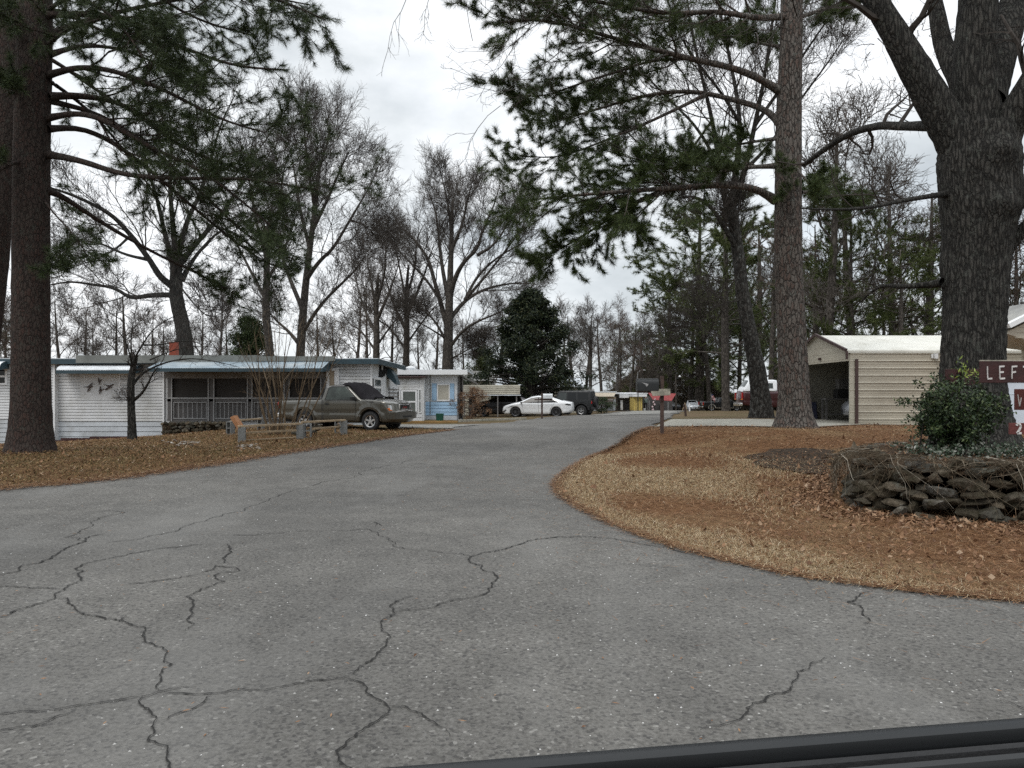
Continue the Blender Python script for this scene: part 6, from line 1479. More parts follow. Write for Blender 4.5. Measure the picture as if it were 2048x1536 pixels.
# thin pole, street light, yard light pole, flag
s = MB(); D = 80.0; x = pxX(1276, D); s.tube([(x,D,zg1(x,D)-.1),(x,D,pxZ(778,D))], .055, 6); tag(s.build('thin_pole', M['black']), 'thin black pole standing in front of the yellow shed', 'pole')
R = empty('street_light', (pxX(1274,105), 105, zg1(pxX(1274,105),105))); tag(R, 'street light with a curved arm above the black mailbox', 'street light'); L = lambda u, v: ((u-1274)/F*105, 0, pxZ(v,105)-zg1(pxX(1274,105),105))
s = MB(); s.tube([(0,0,-.1), L(1275,752), L(1276,745), L(1280,741.5), L(1284,740.5)], .06, 6); s.build('pole', M['porch_frame'], R); s = MB(); a = L(1287,740.3); s.box(a[0]-.3,a[0]+.25,-.12,.12,a[2]-.06,a[2]+.06); s.build('lamp_head', M['paint_white'], R, bevel=.03)
R = empty('yard_light', (pxX(1352,98), 98, zg1(pxX(1352,98),98))); tag(R, 'tall thin wooden pole with a small white yard light right of the red canopy', 'light pole'); L = lambda u, v: ((u-1352)/F*98, 0, pxZ(v,98)-zg1(pxX(1352,98),98))
s = MB(); s.tube([(0,0,-.1), L(1351.5,748)], [.12,.09], 7); s.tube([L(1352,750.5), L(1358,751)], .03, 5); s.build('pole', M['bark_grey'], R); s = MB(); a = L(1359.5,752.3); s.lathe([(-.12,.02),(-.1,.16),(.05,.12),(.1,.05)], 10, 'z', a); s.build('lamp_head', M['paint_white'], R)
R = empty('flag_pole', (pxX(1423,100), 100, zg1(pxX(1423,100),100))); tag(R, 'small striped flag hanging on a thin pole behind the black pickup', 'flag'); L = lambda u, v: ((u-1423)/F*100, 0, pxZ(v,100)-zg1(pxX(1423,100),100))
s = MB(); s.tube([(0,0,0), L(1422,786)], .03, 6); s.build('pole', M['porch_frame'], R)
st = MB(); sr = MB(); 
for i in range(7):
    f = lambda t, k: np.array(L(1423.2+7.2*t+.0, 788.5+1.55*k*1.0+8.0*t*(.5+.5*t)))+np.array((0,.08*math.sin(t*9+k),0))
    for t0_, t1_ in zip(np.linspace(0,1,6)[:-1], np.linspace(0,1,6)[1:]):
        (sr if i % 2 == 0 else st).quad(f(t0_, i*.85), f(t1_, i*.85), f(t1_, (i+1)*.85), f(t0_, (i+1)*.85))
sr.build('red_stripe', simple('flag_red', (.50,.16,.17), .8), R); st.build('white_stripe', simple('flag_white', (.62,.56,.56), .8), R)
s = MB(); a = L(1423.2,788.4); s.box(a[0], a[0]+.2, -.02, .005, a[2]-.25, a[2]); s.build('canton', simple('flag_blue', (.05,.06,.14), .8), R)

# ---------------------------------------------------------------- cinder-block and plank rails
def cinder(u, v, D, rz=0.0, label='', h=.40, w=.20, d=.20, z=None):
    """hollow block standing on end: two cells seen from its side"""
    x = pxX(u, D); z = zg1(x, D) if z is None else z; R = empty('cinder_block', (x, D, z), rz); tag(R, label, 'cinder block', 'grey cinder blocks of the plank rails'); R['group'] = 'grey cinder blocks of the plank rails'
    s = MB(); t = .032
    s.box(-w/2, -w/2+t, -d/2, d/2, 0, h); s.box(w/2-t, w/2, -d/2, d/2, 0, h)
    for z0 in (0, h/2-t/2, h-t): s.box(-w/2+t, w/2-t, -d/2, d/2, z0, z0+t)
    s.build('shell', M['block'], R); return R
TX = [
 (484, 884, 21.6, -1.35, 'cinder block at the left end of the plank rails, nearest the road'),
 (601, 879, 22.6, -1.5, 'cinder block where the two plank rails meet, left one'),
 (616, 879, 23.0, .1, 'cinder block where the two plank rails meet, right one with open cells'),
 (688, 869, 24.2, -1.4, 'cinder block at the right end of the plank rails'),
 (676, 868, 25.0, .1, 'hollow-faced cinder block behind the right end of the rails'),
 (461, 862, 25.4, -.35, 'cinder block beside the orange slanted board'),
 (522, 852, 27.4, -.2, 'cinder block at the back, behind the shrub stems')]
for u, v, D, rz, lab in TX:
    cinder(u, v, D, rz, lab, .44, .20, .20)
def plank(p0, p1, D0, D1, label, w=.09, t=.04, lift=0, mat='timber_tan'):
    a = P(p0[0], p0[1], D0); b = P(p1[0], p1[1], D1); s = MB(); s.beam(a, b, w, t); tag(s.build('plank', M[mat], bevel=.004), label, 'plank', 'weathered planks on cinder blocks'); 
za = zg1(pxX(484,21.6),21.6); zb2 = zg1(pxX(601,22.6),22.6); zc = zg1(pxX(616,23),23); zd = zg1(pxX(688,24.2),24.2)
def plank3(u0, D0, z0, u1, D1, z1, label, w=.11, t=.055, off=0):
    s = MB(); s.beam((pxX(u0,D0), D0+off, z0), (pxX(u1,D1), D1+off, z1), w, t); tag(s.build('plank', M['timber_tan'], bevel=.004), label, 'plank', 'weathered planks on cinder blocks')
plank3(476, 21.5, za+.46, 604, 22.6, zb2+.46, 'top plank of the left rail, lying on the blocks')
plank3(480, 21.6, za+.27, 601, 22.6, zb2+.27, 'middle plank threaded through the left rail blocks', .08)
plank3(482, 21.6, za+.06, 600, 22.6, zb2+.07, 'lowest plank of the left rail, near the grass', .08, .03)
plank3(604, 22.9, zc+.48, 690, 24.2, zd+.46, 'top plank of the right rail, resting on the end block')
plank3(616, 23.0, zc+.27, 686, 24.4, zd+.25, 'lower plank of the right rail', .08)
plank3(462, 25.6, zg1(pxX(462,25.6),25.6)+.44, 524, 27.4, zg1(pxX(524,27.4),27.4)+.40, 'back plank behind the shrub, half hidden', .09)
s = MB(); a = P(470,838,23.4); s.obox((pxX(478,23.2),23.2,zg1(pxX(478,23.2),23.2)+.42), (.12,.35,.62), 0, 0, -.55); tag(s.build('slanted_board', M['timber_orange'], bevel=.01), 'thick orange-brown board leaning over the left cinder block', 'board')
blob('landscape_rock', 'brownish boulder behind the meeting cinder blocks', 'rock', 616, 24.2, .75, .50, M['rock'], 8, 3)
blob('landscape_rock', 'smaller grey rock beside the boulder near the truck wheel', 'rock', 632, 24.5, .40, .30, M['rock'], 9, 2)
def debris(name, label, u0, u1, v, n, seed):
    r = np.random.default_rng(seed); mb = MB()
    for i in range(n):
        x, y = G(r.uniform(u0, u1), v+r.normal()*3); rock_mesh(mb, (x, y, zg1(x,y)+.04), np.array((.06,.05,.03))*r.uniform(.6,1.6), r, 1)
    tag(mb.build(name, M['pale_stone']), label, 'rocks', None, 'stuff')
M['pale_stone'] = island_mat('pale_stone', [(0,(.14,.12,.10)),(.6,(.26,.24,.21)),(1,(.42,.40,.36))])
debris('pale_rubble', 'pale rubble scattered on the lawn near the small tree', 325, 400, 889, 34, 1)
debris('pale_rubble', 'pale rubble on the lawn in front of the plank rails', 475, 520, 896, 22, 2)

# ---------------------------------------------------------------- the door of the car the picture is taken from
def own_car():
    R = empty('car_door', (.25,.9,.95)); tag(R, 'dark sill and seal of an open car window along the bottom edge', 'car door'); R.location = (0,0,0)
    A = np.array((-.104,.826)); B = np.array((.63,.948)); d = norm(B-A); n = np.array((-d[1], d[0]))  # n points away from the viewer
    a = A-d*1.2; b = B+d*.9
    def strip(name, prof, mat, bev=0):
        s = MB(); V = []
        for q in (a, b): 
            for o, z in prof: V.append((q[0]+n[0]*o, q[1]+n[1]*o, z))
        m = len(prof); s.add(V, [(i, m+i, m+(i+1) % m, (i+1) % m) for i in range(m)]); s.build(name, mat, R, smooth=True, sharp=35, bevel=bev)
    z0 = 1.0
    strip('outer_trim', [(.012,z0-.03),(.012,z0-.004),(.006,z0),(-.006,z0),(-.012,z0-.004),(-.014,z0-.012),(-.012,z0-.03)], simple('trim_satin', (.010,.011,.012), .45, var=.1, spec=.35))
    strip('window_seal', [(-.0145,z0-.05),(-.0145,z0-.020),(-.022,z0-.016),(-.026,z0-.020),(-.028,z0-.05)], M['rubber'])
    strip('inner_seal', [(-.036,z0-.06),(-.036,z0-.024),(-.042,z0-.018),(-.050,z0-.020),(-.054,z0-.03),(-.054,z0-.06)], simple('seal_black', (.010,.010,.010), .5))
    strip('sill_pad', [(-.062,z0-.09),(-.062,z0-.034),(-.075,z0-.024),(-.10,z0-.026),(-.16,z0-.040),(-.17,z0-.09)], simple('sill_plastic', (.014,.016,.018), .7, spec=.3, var=.08, scale=40, bmp=.15))
    strip('door_skin', [(.013,z0-.02),(.05,z0-.06),(.09,z0-.3),(.08,z0-.75),(-.05,z0-.75),(-.05,z0-.07),(.0115,z0-.06)], simple('door_paint', (.02,.022,.025), .2, var=.05, coat=.8))
own_car()
# ---------------------------------------------------------------- vehicles
def arch(xc, zc, r, z_sill, n=12):
    a0 = math.asin(max(-1, min(1, (z_sill-zc)/r)))
    return [(xc+r*math.cos(t), zc+r*math.sin(t)) for t in np.linspace(a0, PI-a0, n)]
class Body:
    """side outline (x forward, z up) swept across the width; y = half width at (x, z)"""
    def __init__(s, outline, W, zb, zt, tum=.22, rnd=.06, wheels=(), R=.34, flare=.02, plan=.16, crown=.035, nose=.5, tail=.35, under=.05):
        s.o = outline; s.W = W; s.zb = zb; s.zt = zt; s.tum = tum; s.rnd = rnd; s.wheels = wheels; s.R = R; s.flare = flare; s.plan = plan; s.crown = crown; s.nose = nose; s.tail = tail; s.under = under
        s.x0 = min(p[0] for p in outline); s.x1 = max(p[0] for p in outline); s.zmin = min(p[1] for p in outline)
    def wid(s, x, z):
        x = np.asarray(x, float); z = np.asarray(z, float); w = np.full(x.shape, s.W)
        w = w-np.clip((z-s.zb)/(s.zt-s.zb), 0, 1)**1.1*s.tum
        w = w-np.clip((s.zb-.25-z)/(s.zb-.1), 0, 1)**2*s.under
        w = w-np.clip(1-(s.x1-x)/s.nose, 0, 1)**2*s.plan-np.clip(1-(x-s.x0)/s.tail, 0, 1)**2*s.plan*.6
        for xc, zc in s.wheels:
            d = np.hypot(x-xc, z-zc); w = w+s.flare*np.exp(-((d-s.R*1.25)/.07)**2)*(z > zc-.15)
        w = w-.012*np.exp(-((z-s.zb*.62)/.035)**2)
        return w
    def dist(s, x, z):
        p = np.array(s.o); q = np.roll(p, -1, 0); d = np.full(len(x), 9.0)
        for a, b in zip(p, q):
            ab = b-a; t = np.clip(((x-a[0])*ab[0]+(z-a[1])*ab[1])/(ab@ab+1e-12), 0, 1); d = np.minimum(d, np.hypot(x-a[0]-ab[0]*t, z-a[1]-ab[1]*t))
        return d
    def Y(s, x, z, d=None):
        d = s.dist(x, z) if d is None else d; r = s.rnd; k = np.clip(d, 0, r)
        return s.wid(x, z)-(r-np.sqrt(np.maximum(0, r*r-(r-k)**2)))
    def mesh(s, name, mat, parent, skip=()):
        o = []; n0 = len(s.o)
        src = []
        for i in range(n0):
            a = np.array(s.o[i]); b = np.array(s.o[(i+1) % n0]); k = max(1, int(np.linalg.norm(b-a)/.12))
            for j in range(k): o.append(tuple(a+(b-a)*j/k)); src.append(i)
        o = np.array(o); nb = len(o)
        nx = np.roll(o, -1, 0)-np.roll(o, 1, 0); nrm = np.stack([nx[:,1], -nx[:,0]], 1); nrm = norm(nrm)
        area = 0.5*np.sum(o[:,0]*np.roll(o[:,1], -1)-np.roll(o[:,0], -1)*o[:,1])
        if area < 0: nrm = -nrm
        inner = []
        for off in (s.rnd*.12, s.rnd*.4, s.rnd*1.0):
            q = o-nrm*off; m = inpoly(q[:,0], q[:,1], s.o)&(s.dist(q[:,0], q[:,1]) > off*.9); inner.append(q[m])
        gx, gz = np.meshgrid(np.arange(s.x0, s.x1, .09), np.arange(s.zmin, s.zt, .07)); gx, gz = gx.ravel(), gz.ravel()
        m = inpoly(gx, gz, s.o); gx, gz = gx[m], gz[m]; m = s.dist(gx, gz) > s.rnd*1.4; inner.append(np.stack([gx[m], gz[m]], 1))
        pts = np.vstack([o]+inner)
        v, e, f, *_ = delaunay_2d_cdt([Vector(q) for q in pts], [(i, (i+1) % nb) for i in range(nb)], [list(range(nb))], 1, 1e-6)
        xz = np.array([(q.x, q.y) for q in v]); f = np.array([tuple(q) for q in f if len(q) == 3]); d = s.dist(xz[:,0], xz[:,1]); y = s.Y(xz[:,0], xz[:,1], d)
        mb = MB(); mb.add(np.stack([xz[:,0], -y, xz[:,1]], 1), f); mb.add(np.stack([xz[:,0], y, xz[:,1]], 1), f[:, ::-1])
        s.ob = o; s.nb_ = nrm; s.yb = s.Y(o[:,0], o[:,1], np.zeros(nb)); K = 10
        L = np.linspace(-1, 1, K+1); V = np.stack([s.strip_pt(i, t) for i in range(nb) for t in L])
        F4 = []
        for i in range(nb):
            if src[i] in skip: 
                continue
            for j in range(K): a = i*(K+1)+j; b = ((i+1) % nb)*(K+1)+j; F4.append((a, b, b+1, a+1))
        mb.add(V, np.array(F4)); ob = mb.build(name, mat, parent, smooth=True, sharp=50)
        bm = bmesh.new(); bm.from_mesh(ob.data); bmesh.ops.remove_doubles(bm, verts=bm.verts, dist=.0005); bmesh.ops.recalc_face_normals(bm, faces=bm.faces); bm.to_mesh(ob.data); bm.free()
        ob.data.set_sharp_from_angle(angle=math.radians(50))
        s.src = src; return ob
    def strip_pt(s, i, t, off=0.0):
        n = s.nb_[i]; c = 1-t*t; amt = s.crown*max(0, n[1])*c+(.10 if abs(n[0]) > .5 else 0)*c*abs(n[0])
        p = s.ob[i]+n*(amt+off); return np.array((p[0], t*s.yb[i], p[1]))
    def patch(s, e, t0, t1, name, mat, parent, off=.008, f0=0.0, f1=1.0):
        """piece lying on the swept surface along outline edge e"""
        ii = [i for i, q in enumerate(s.src) if q == e]; ii.append((ii[-1]+1) % len(s.ob)); k = len(ii)
        a, b = int(f0*(k-1)), max(int(f0*(k-1))+1, round(f1*(k-1))); ii = ii[a:b+1]; L = np.linspace(t0, t1, 9)
        nmid = s.nb_[ii[len(ii)//2]]
        V = []
        for i in ii:
            for t in L:
                c = 1-t*t; amt = s.crown*max(0, nmid[1])*c+(.10 if abs(nmid[0]) > .5 else 0)*c*abs(nmid[0]); p = s.ob[i]+nmid*(amt+off); V.append((p[0], t*s.yb[i], p[1]))
        m = len(L); mb = MB(); mb.add(V, [(q*m+j, (q+1)*m+j, (q+1)*m+j+1, q*m+j+1) for q in range(len(ii)-1) for j in range(m-1)])
        return mb.build(name, mat, parent, smooth=True)
    def side(s, poly, name, mat, parent, off=.006, sides=(-1,1)):
        """piece lying on the flank"""
        p = []
        n = len(poly)
        for i in range(n):
            a = np.array(poly[i]); b = np.array(poly[(i+1) % n]); k = max(1, int(np.linalg.norm(b-a)/.08)); p += [tuple(a+(b-a)*j/k) for j in range(k)]
        nb = len(p); P_ = np.array(p); gx, gz = np.meshgrid(np.arange(P_[:,0].min(), P_[:,0].max(), .09), np.arange(P_[:,1].min(), P_[:,1].max(), .06)); gx, gz = gx.ravel(), gz.ravel(); m = inpoly(gx, gz, poly); gx, gz = gx[m]+.004, gz[m]+.003
        v, e, f, *_ = delaunay_2d_cdt([Vector(q) for q in p]+[Vector(q) for q in zip(gx, gz)], [(i, (i+1) % nb) for i in range(nb)], [list(range(nb))], 1, 1e-6)
        xz = np.array([(q.x, q.y) for q in v]); f = np.array([tuple(q) for q in f if len(q) == 3]); y = s.Y(xz[:,0], xz[:,1])+off; out = []
        for sg in sides:
            mb = MB(); mb.add(np.stack([xz[:,0], sg*y, xz[:,1]], 1), f if sg < 0 else f[:, ::-1]); out.append(mb.build(name, mat, parent, smooth=True))
        return out
    def line(s, pts, name, mat, parent, w=.014, off=.004, sides=(-1,1)):
        p = np.array(pts, float); q = [p[0]]
        for a, b in zip(p[:-1], p[1:]):
            k = max(1, int(np.linalg.norm(b-a)/.08)); q += [a+(b-a)*j/k for j in range(1, k+1)]
        q = np.array(q); t = norm(np.gradient(q, axis=0)); n = np.stack([-t[:,1], t[:,0]], 1)*w/2; a = q+n; b = q-n; ya = s.Y(a[:,0], a[:,1])+off; yb = s.Y(b[:,0], b[:,1])+off; m = len(q); out = []
        for sg in sides:
            mb = MB(); V = np.vstack([np.stack([a[:,0], sg*ya, a[:,1]], 1), np.stack([b[:,0], sg*yb, b[:,1]], 1)]); mb.add(V, [(i, i+1, m+i+1, m+i) for i in range(m-1)]); out.append(mb.build(name, mat, parent))
        return out
def wheel(parent, x, y, R, w=.21, rim=.62, n=6, rimmat=None, side=-1):
    z = R; t = MB(); a, b = -w/2, w/2; ri = R*rim
    t.lathe([(a+.02,ri),(a,ri+.02),(a-.002,R-.06),(a+.015,R-.015),(a+.04,R),(b-.04,R),(b-.015,R-.015),(b+.002,R-.06),(b,ri+.02),(b-.02,ri)], 28, 'y')
    o = empty('wheel', (x, y, z)); o.parent = parent; t.build('tyre', M['rubber'], o, smooth=True, sharp=35)
    s = MB(); sg = side; f = sg*(w/2-.015); 
    s.lathe([(f,ri),(f-sg*.01,ri-.025),(f-sg*.05,ri-.035),(f-sg*.12,ri-.045)], 28, 'y')
    s.lathe([(f-sg*.012,.001),(f-sg*.012,.055),(f-sg*.03,.065),(f-sg*.05,.075)], 18, 'y')
    for i in range(n):
        a_ = 2*PI*i/n+.3; ca, sa = math.cos(a_), math.sin(a_); wd = ri*1.5/n if n < 8 else ri*.9/n; q = [(.05,-wd*.8),(ri-.02,-wd),(ri-.02,wd),(.05,wd*.8)]
        s.extrude([(ca*r_-sa*c, f-sg*.02, sa*r_+ca*c) for r_, c in [(.05,-wd*.45),(ri-.03,-wd*.55),(ri-.03,wd*.55),(.05,wd*.45)]], (0,-sg*.035,0))
    s.build('rim', rimmat or M['alloy'], o, smooth=True, sharp=30)
    d = MB(); d.lathe([(f-sg*.07,.001),(f-sg*.07,ri-.02)], 20, 'y'); d.build('dark_rim_back', M['black'], o)  # black disc puts the shade behind the spokes into colour
    return o
def paint(name, c, rough=.28, metal=.4, coat=.6):
    m = simple(name, c, rough, metal, var=.06, scale=1.0, coat=coat); return m
def under(parent, x0, x1, W, z0, z1): s = MB(); s.box(x0, x1, -W, W, z0, z1); s.build('underbody', M['black'], parent)
def wells(parent, wx, W, R): 
    for x in wx: s = MB(); s.box(x-R*1.2, x+R*1.2, -W+.26, W-.26, R*.6, R*2.35); s.build('wheel_well', M['black'], parent)
def park(root, x, y, rz, zoff=0): root.location = (x, y, zg1(x, y)+zoff); root.rotation_euler = (0,0,rz)

# ---- grey-green pickup
def pickup():
    R = empty('pickup_truck'); tag(R, 'grey-green regular cab pickup with a black cloth over its windshield', 'pickup truck')
    pm = paint('pewter_paint', (.088,.084,.070), .26, .5, .8); r = .34
    af = arch(0, .35, .42, .34); ar = arch(-2.75, .35, .41, .34)
    top = [(-3.84,1.04),(-2.06,1.08)]
    out = [(-3.92,.46),(-3.95,.66),(-3.86,.70)]+top+[(-2.0,1.12),(-1.93,1.48),(-1.86,1.56),(-1.70,1.60),(-1.15,1.61),(-.95,1.57),(-.38,1.12),(.0,1.105),(.45,1.06),(.70,1.0),(.80,.93),(.84,.70),(.93,.66),(.95,.44),(.86,.32),(.5,.30)]
    out += af+[(-.5,.30),(-2.3,.30)]+ar+[(-3.3,.34)]
    B = Body(out, .86, 1.06, 1.61, tum=.16, rnd=.07, wheels=((0,.35),(-2.75,.35)), R=.34, flare=.045, plan=.16, crown=.045)
    ibed = out.index((-3.84,1.04)); B.mesh('body', pm, R, skip=(ibed,))
    # open bed: rails along both sides and a recessed floor
    s = MB()
    for sg in (-1, 1): s.box(-3.84, -2.07, min(sg*.74, sg*.80), max(sg*.74, sg*.80), .60, 1.075)
    s.box(-3.84,-2.07,-.74,.74,.58,.62); s.box(-3.88,-3.82,-.80,.80,.6,1.06); s.box(-2.10,-2.05,-.8,.8,.6,1.10); s.build('bed', pm, R, bevel=.015)
    s = MB(); s.box(-3.6,-2.5,-.5,.5,.62,.95); s.build('bed_load', M['paint_white'], R, bevel=.04)
    B.side([(-1.82,1.10),(-1.74,1.50),(-1.66,1.54),(-1.08,1.54),(-.60,1.14),(-.60,1.10)], 'side_window', simple('cab_glass', (.05,.062,.055), .1, var=.75, scale=2.2, spec=.3), R, .004)
    B.line([(-1.85,1.08),(-1.76,1.52),(-1.66,1.565),(-1.05,1.565),(-.52,1.11),(-.55,1.08),(-1.85,1.08)], 'window_trim', M['black'], R, .03, .006)
    B.line([(-1.97,1.08),(-1.97,.36)], 'cab_gap', M['black'], R, .03); B.line([(-1.90,1.06),(-1.90,.36)], 'door_gap', M['black'], R, .010); B.line([(-.56,1.08),(-.60,.36),(-1.88,.35)], 'door_gap', M['black'], R, .012)
    B.line([(-2.2,.66),(-.55,.66)], 'moulding', pm, R, .05, .012)
    B.side([(-1.84,.96),(-1.68,.96),(-1.68,.91),(-1.84,.91)], 'door_handle', M['black'], R, .02)
    B.line([(.50,1.045),(.2,1.085),(-.2,1.095)], 'hood_gap', M['black'], R, .012)
    iws = out.index((-.95,1.57)); B.patch(iws, -.86, .86, 'windshield', M['glass'], R)
    irw = out.index((-2.0,1.12)); B.patch(irw, -.8, .8, 'rear_window', M['glass'], R)
    # wheel arch lips
    for xc in (0, -2.75): B.line([(xc+.455*math.cos(t), .35+.455*math.sin(t)) for t in np.linspace(.0, PI, 18)], 'fender_flare', pm, R, .07, .022)
    s = MB(); s.add([(.60,-.84,.42),(.97,-.80,.42),(1.02,-.55,.42),(1.04,0,.42),(1.02,.55,.42),(.97,.80,.42),(.60,.84,.42),(.60,-.85,.65),(.98,-.81,.65),(1.03,-.55,.66),(1.05,0,.66),(1.03,.55,.66),(.98,.81,.65),(.60,.85,.65)], [(i,i+1,i+8,i+7) for i in range(6)])
    s.add([(.60,-.85,.65),(.98,-.81,.65),(1.03,-.55,.66),(1.05,0,.66),(1.03,.55,.66),(.98,.81,.65),(.60,.85,.65)], [tuple(range(7))]); s.add([(.60,-.84,.42),(.97,-.80,.42),(1.02,-.55,.42),(1.04,0,.42),(1.02,.55,.42),(.97,.80,.42),(.60,.84,.42)], [tuple(range(7))])
    s.build('bumper', pm, R, bevel=.035, seg=3)
    s = MB(); s.box(1.0,1.045,-.30,.30,.47,.53); s.build('bumper_slot', M['black'], R)
    x = .90
    s = MB(); s.box(x-.06,x+.015,-.36,.36,.70,.93); s.build('grille_surround', M['chrome'], R, bevel=.02); s = MB(); s.box(x+.010,x+.022,-.325,.325,.725,.905); g = s.build('grille', M['black'], R)
    s = MB(); k = MB()
    for i, ch in enumerate((0,1,2)):
        c = -.10+i*.10; s.box(x+.022,x+.03,c-.035,c+.035,.79,.805); s.box(x+.022,x+.03,c-.035,c-.018,.79,.845); s.box(x+.022,x+.03,c-.035,c+.035,.835,.85)
        if ch != 1: s.box(x+.022,x+.03,c+.012,c+.035,.79,.815)
        else: s.box(x+.022,x+.03,c+.018,c+.035,.79,.85)
    s.build('badge', M['lens_red'], R)
    for sg in (-1, 1):
        s = MB(); s.extrude([(x+.0,sg*.375,.71),(x-.10,sg*.79,.73),(x-.13,sg*.80,.90),(x-.02,sg*.375,.925)], (-.12,0,0)); hl = s.build('headlight', M['lens_clear'], R, bevel=.01)
        s = MB(); s.extrude([(x-.045,sg*.60,.705),(x-.10,sg*.80,.71),(x-.14,sg*.825,.80),(x-.06,sg*.62,.775)], (-.10,0,0)); s.build('turn_signal', M['lens_amber'], R, bevel=.008)
        s = MB(); s.obox((-.62,sg*.98,1.13), (.10,.20,.14)); s.obox((-.62,sg*.87,1.09), (.05,.10,.04)); s.build('mirror', M['black'], R, bevel=.03)
        s = MB(); s.box(-3.93,-3.86,min(sg*.66,sg*.82),max(sg*.66,sg*.82),.78,1.0); s.build('tail_light', M['lens_red'], R, bevel=.01)
    s = MB(); s.box(-4.02,-3.9,-.8,.8,.44,.6); s.build('rear_bumper', M['chrome'], R, bevel=.03)
    under(R, -3.8, .8, .6, .28, .6); wells(R, (0,-2.75), .86, .34)
    for xw in (0, -2.75):
        for sg in (-1, 1): wheel(R, xw, sg*.75, r, .22, .62, 5, M['alloy'], sg)
    # black cloth tied over the windshield
    s = MB(); n = 14; m = 16; rr = np.random.default_rng(4); V = []
    pr = [(-1.30,1.635),(-1.12,1.665),(-.88,1.64),(-.62,1.45),(-.34,1.23),(-.20,1.165),(-.02,1.14),(.10,1.12)]
    pr = np.array(pr); sp = np.concatenate([[0], np.cumsum(np.linalg.norm(np.diff(pr, axis=0), axis=1))]); 
    for i in range(n+1):
        t = i/n; x = np.interp(t*sp[-1], sp, pr[:,0]); z = np.interp(t*sp[-1], sp, pr[:,1])
        for j in range(m+1):
            q = -1+2*j/m; wdt = .63+.24*t; yy = q*wdt; dz = .05*(1-q*q)+.016*math.sin(q*9+t*14)+.012*math.sin(t*31+q*5)
            dr = max(0, abs(q)-.84)/.16; zz = z+dz+.012-dr*.10*(.4+.8*t); xx = x-.04*dr+(.10 if i == n else 0)*math.sin(q*4)
            V.append((xx, yy*(1+.02*dr), zz))
    s.add(V, [(i*(m+1)+j, (i+1)*(m+1)+j, (i+1)*(m+1)+j+1, i*(m+1)+j+1) for i in range(n) for j in range(m)]); cl = s.build('windshield_cover', simple('black_cloth', (.014,.0125,.0145), .9, var=.25, scale=5, spec=.08), None, smooth=True)
    return R, cl
truck, cloth = pickup()
th = -math.radians(21); fx = pxX(741, 27.0); c, s_ = math.cos(th), math.sin(th)
tx, ty = fx-(-(-.80))*0-( -s_*(-.80)), 27.0-(c*(-.80)); park(truck, tx, ty, th)
truck.location.z = (zg1(fx, 27)+zg1(tx, ty))/2
cloth.parent = None; cloth.location = truck.location; cloth.rotation_euler = truck.rotation_euler; tag(cloth, 'black cloth draped over the windshield of the grey-green pickup', 'cloth')
truck['label'] = 'grey-green regular cab pickup parked by the plank rails'

# ---- white sedan
def sedan(label, pm, heading_label=None, name='sedan', rims=None):
    R = empty(name); tag(R, label, 'car'); r = .335
    af = arch(0, .34, .385, .26); ar = arch(-2.84, .34, .385, .26)
    out = [(-3.80,.34),(-3.92,.50),(-3.90,.78),(-3.86,.98),(-3.72,1.03),(-3.25,1.13),(-2.60,1.34),(-2.05,1.44),(-1.55,1.455),(-1.10,1.40),(-.55,1.16),(-.25,1.02),(.20,.93),(.65,.80),(.86,.66),(.93,.50),(.92,.32),(.78,.22),(.48,.20)]
    out += af+[(-.5,.20),(-2.35,.20)]+ar+[(-3.3,.26)]
    B = Body(out, .92, .92, 1.455, tum=.26, rnd=.08, wheels=((0,.34),(-2.84,.34)), R=.335, flare=.02, plan=.26, crown=.05, nose=.7, tail=.5)
    B.mesh('body', pm, R)
    B.side([(-3.0,1.02),(-2.55,1.25),(-2.1,1.36),(-1.55,1.385),(-1.12,1.33),(-.52,1.06),(-.40,.99),(-1.6,.985)], 'side_window', M['glass'], R, .004)
    B.line([(-3.02,1.02),(-2.55,1.27),(-2.1,1.385),(-1.55,1.41),(-1.12,1.355),(-.52,1.08)], 'window_trim', M['chrome'], R, .015, .006)
    B.line([(-1.62,1.38),(-1.58,.98)], 'pillar', M['black'], R, .06, .007)
    B.line([(-1.6,.97),(-1.62,.30)], 'door_gap', M['black'], R, .012); B.line([(-.45,.96),(-.52,.5),(-.58,.30),(-2.3,.30)], 'door_gap', M['black'], R, .012); B.line([(-2.72,.98),(-2.52,.72),(-2.38,.45)], 'door_gap', M['black'], R, .012)
    for a in (-1.78,-2.78+.15): B.side([(a,.84),(a+.18,.85),(a+.18,.82),(a,.81)], 'door_handle', pm, R, .02)
    B.patch(out.index((-1.10,1.40)), -.84, .84, 'windshield', M['glass'], R); B.patch(out.index((-3.25,1.13)), -.8, .8, 'rear_window', M['glass'], R)
    B.side([(.58,.62),(.30,.77),(.10,.80),(.30,.72)], 'headlight', M['black'], R, .008); B.side([(-3.85,.90),(-3.55,.94),(-3.42,.90),(-3.6,.82),(-3.84,.80)], 'tail_light', M['black'], R, .008)
    B.side([(.86,.26),(.62,.50),(.72,.52),(.88,.40)], 'intake', M['black'], R, .006)
    s = MB(); s.box(.90,1.0,-.45,.45,.34,.56); s.build('grille', M['black'], R, bevel=.02)
    B.line([(-3.2,.86),(-2.5,.88),(-1.2,.84),(-.3,.86)], 'body_crease', pm, R, .018, .006)
    for sg in (-1, 1): s = MB(); s.obox((-.42,sg*.98,1.0), (.10,.16,.11)); s.build('mirror', M['black'], R, bevel=.03)
    under(R, -3.7, .75, .7, .18, .5); wells(R, (0,-2.84), .92, .335)
    for xw in (0, -2.84):
        for sg in (-1, 1): wheel(R, xw, sg*.82, r, .21, .72, 10, rims or M['alloy_dark'], sg)
    return R
sd = sedan('white sedan parked beside the silver mailbox', paint('white_paint', (.72,.73,.74), .25, 0, .6))
